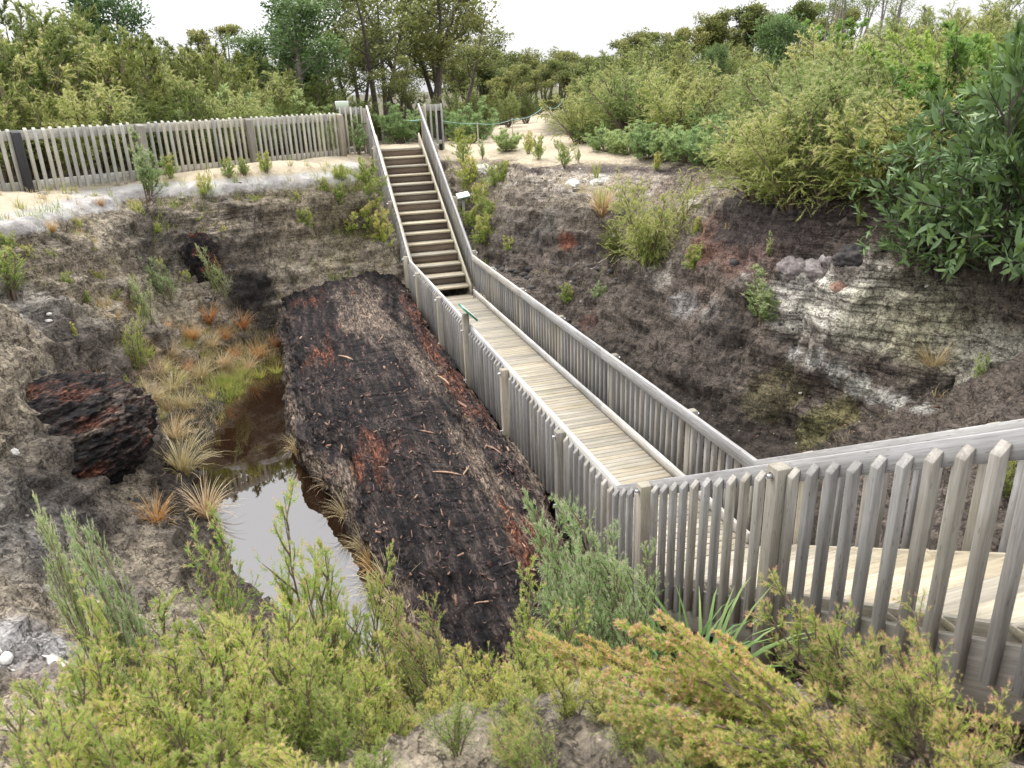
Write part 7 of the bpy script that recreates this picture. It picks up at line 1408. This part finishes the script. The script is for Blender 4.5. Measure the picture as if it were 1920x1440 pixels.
('lime', -2.44, -3.44, 0.42, 'yellow green manuka at the bottom middle, rightmost', 'manuka shrubs at the bottom middle', 0.90, 0.00, None),
('sage', -1.96, -2.29, 1.48, 'sage green manuka with pale tips against the pickets, leftmost', 'sage manuka against the pickets', 0.60, 0.00, None),
('sage', -2.13, -2.70, 1.03, 'sage green manuka with pale tips against the pickets, second from the left', 'sage manuka against the pickets', 0.50, 0.00, None),
('sage', -2.09, -2.94, 0.91, 'sage green manuka with pale tips against the pickets, third from the left', 'sage manuka against the pickets', 0.65, 0.00, None),
('sage', -1.91, -2.58, 1.33, 'sage green manuka with pale tips against the pickets, fourth from the left', 'sage manuka against the pickets', 0.65, 0.00, None),
('sage', -1.88, -2.82, 1.07, 'sage green manuka with pale tips against the pickets, rightmost', 'sage manuka against the pickets', 0.60, 0.00, None),
('plume', -1.91, -3.49, 0.49, 'bronze manuka plume leaning left before the near stairs, leftmost', 'bronze manuka plumes before the near stairs', 1.00, 0.00, None),
('plume', -2.37, -4.39, 0.29, 'bronze manuka plume leaning left before the near stairs, second from the left', 'bronze manuka plumes before the near stairs', 1.00, 0.00, None),
('plume', -1.85, -3.78, 0.52, 'bronze manuka plume leaning left before the near stairs, third from the left', 'bronze manuka plumes before the near stairs', 1.00, 0.00, None),
('plume', -2.20, -4.40, 0.29, 'bronze manuka plume leaning left before the near stairs, fourth from the left', 'bronze manuka plumes before the near stairs', 1.00, 0.00, None),
('plume', -1.95, -4.22, 0.46, 'bronze manuka plume leaning left before the near stairs, fifth from the left', 'bronze manuka plumes before the near stairs', 1.00, 0.00, None),
('plume', -2.09, -4.50, 0.37, 'bronze manuka plume leaning left before the near stairs, rightmost', 'bronze manuka plumes before the near stairs', 1.00, 0.00, None),
('orange', -2.46, -4.10, 0.21, 'upright bronze manuka at the bottom below the plumes, leftmost', 'upright bronze manuka below the plumes', 1.00, 0.00, None),
('orange', -2.09, -3.50, 0.36, 'upright bronze manuka at the bottom below the plumes, second from the left', 'upright bronze manuka below the plumes', 0.90, 0.00, None),
('orange', -2.15, -3.94, 0.25, 'upright bronze manuka at the bottom below the plumes, third from the left', 'upright bronze manuka below the plumes', 0.90, 0.00, None),
('orange', -2.46, -4.57, 0.24, 'upright bronze manuka at the bottom below the plumes, fourth from the left', 'upright bronze manuka below the plumes', 0.90, 0.00, None),
('orange', -2.28, -4.60, 0.27, 'upright bronze manuka at the bottom below the plumes, rightmost', 'upright bronze manuka below the plumes', 0.90, 0.00, None),
('orange', -1.71, -4.11, 0.72, 'pink tipped manuka over the bottom right pickets, leftmost', 'pink tipped manuka over the bottom right pickets', 0.70, 0.00, None),
('orange', -2.12, -4.62, 0.35, 'pink tipped manuka over the bottom right pickets, second from the left', 'pink tipped manuka over the bottom right pickets', 0.80, 0.00, None),
('orange', -1.77, -4.33, 0.56, 'pink tipped manuka over the bottom right pickets, third from the left', 'pink tipped manuka over the bottom right pickets', 0.80, 0.00, None),
('orange', -2.12, -4.78, 0.34, 'pink tipped manuka over the bottom right pickets, fourth from the left', 'pink tipped manuka over the bottom right pickets', 0.80, 0.00, None),
('orange', -1.82, -4.51, 0.50, 'pink tipped manuka over the bottom right pickets, fifth from the left', 'pink tipped manuka over the bottom right pickets', 0.80, 0.00, None),
('orange', -1.85, -4.64, 0.46, 'pink tipped manuka over the bottom right pickets, sixth from the left', 'pink tipped manuka over the bottom right pickets', 0.80, 0.00, None),
('orange', -2.05, -4.86, 0.40, 'pink tipped manuka over the bottom right pickets, rightmost', 'pink tipped manuka over the bottom right pickets', 0.80, 0.00, None),
('strapgrass', -1.45, -2.72, 0.75, 'broad bladed green grass clump at the foot of the near pickets', 'strap grass at the near pickets', 1.00, 0.00, None),
('strapgrass', -1.61, -2.74, 0.69, 'smaller green grass clump just left of the broad bladed clump', 'strap grass at the near pickets', 1.00, 0.00, None),
('lime', 2.29, -1.32, 0.55, 'bright green bush seen between the pickets behind the near stairs', None, 0.90, 0.00, None),
('sage', -2.17, -2.90, 0.63, 'dense green manuka under the sage manuka tips', None, 0.80, 0.00, None),
('lime', -3.50, -4.21, 0.37, 'small bright manuka seedling along the bottom edge, leftmost', 'small manuka along the bottom edge', 1.00, 0.00, None),
('lime', -3.34, -4.11, 0.28, 'small bright manuka seedling along the bottom edge, second from the left', 'small manuka along the bottom edge', 1.00, 0.00, None),
('orange', -3.11, -3.47, 0.29, 'small bright manuka seedling along the bottom edge, third from the left', 'small manuka along the bottom edge', 1.00, 0.00, None),
('lime', -3.09, -3.98, 0.25, 'small bright manuka seedling along the bottom edge, fourth from the left', 'small manuka along the bottom edge', 1.00, 0.00, None),
('lime', -2.94, -4.07, 0.25, 'small bright manuka seedling along the bottom edge, fifth from the left', 'small manuka along the bottom edge', 1.00, 0.00, None),
('orange', -2.89, -4.23, 0.25, 'small bright manuka seedling along the bottom edge, sixth from the left', 'small manuka along the bottom edge', 1.00, 0.00, None),
('orange', -2.54, -3.62, 0.29, 'small bright manuka seedling along the bottom edge, seventh from the left', 'small manuka along the bottom edge', 1.00, 0.00, None),
('lime', -2.61, -4.02, 0.25, 'small bright manuka seedling along the bottom edge, eighth from the left', 'small manuka along the bottom edge', 1.00, 0.00, None),
('lime', -2.63, -4.23, 0.25, 'small bright manuka seedling along the bottom edge, ninth from the left', 'small manuka along the bottom edge', 1.00, 0.00, None),
('orange', -2.56, -4.45, 0.25, 'small bright manuka seedling along the bottom edge, rightmost', 'small manuka along the bottom edge', 1.00, 0.00, None)
]
for a in PL: plant(*a)
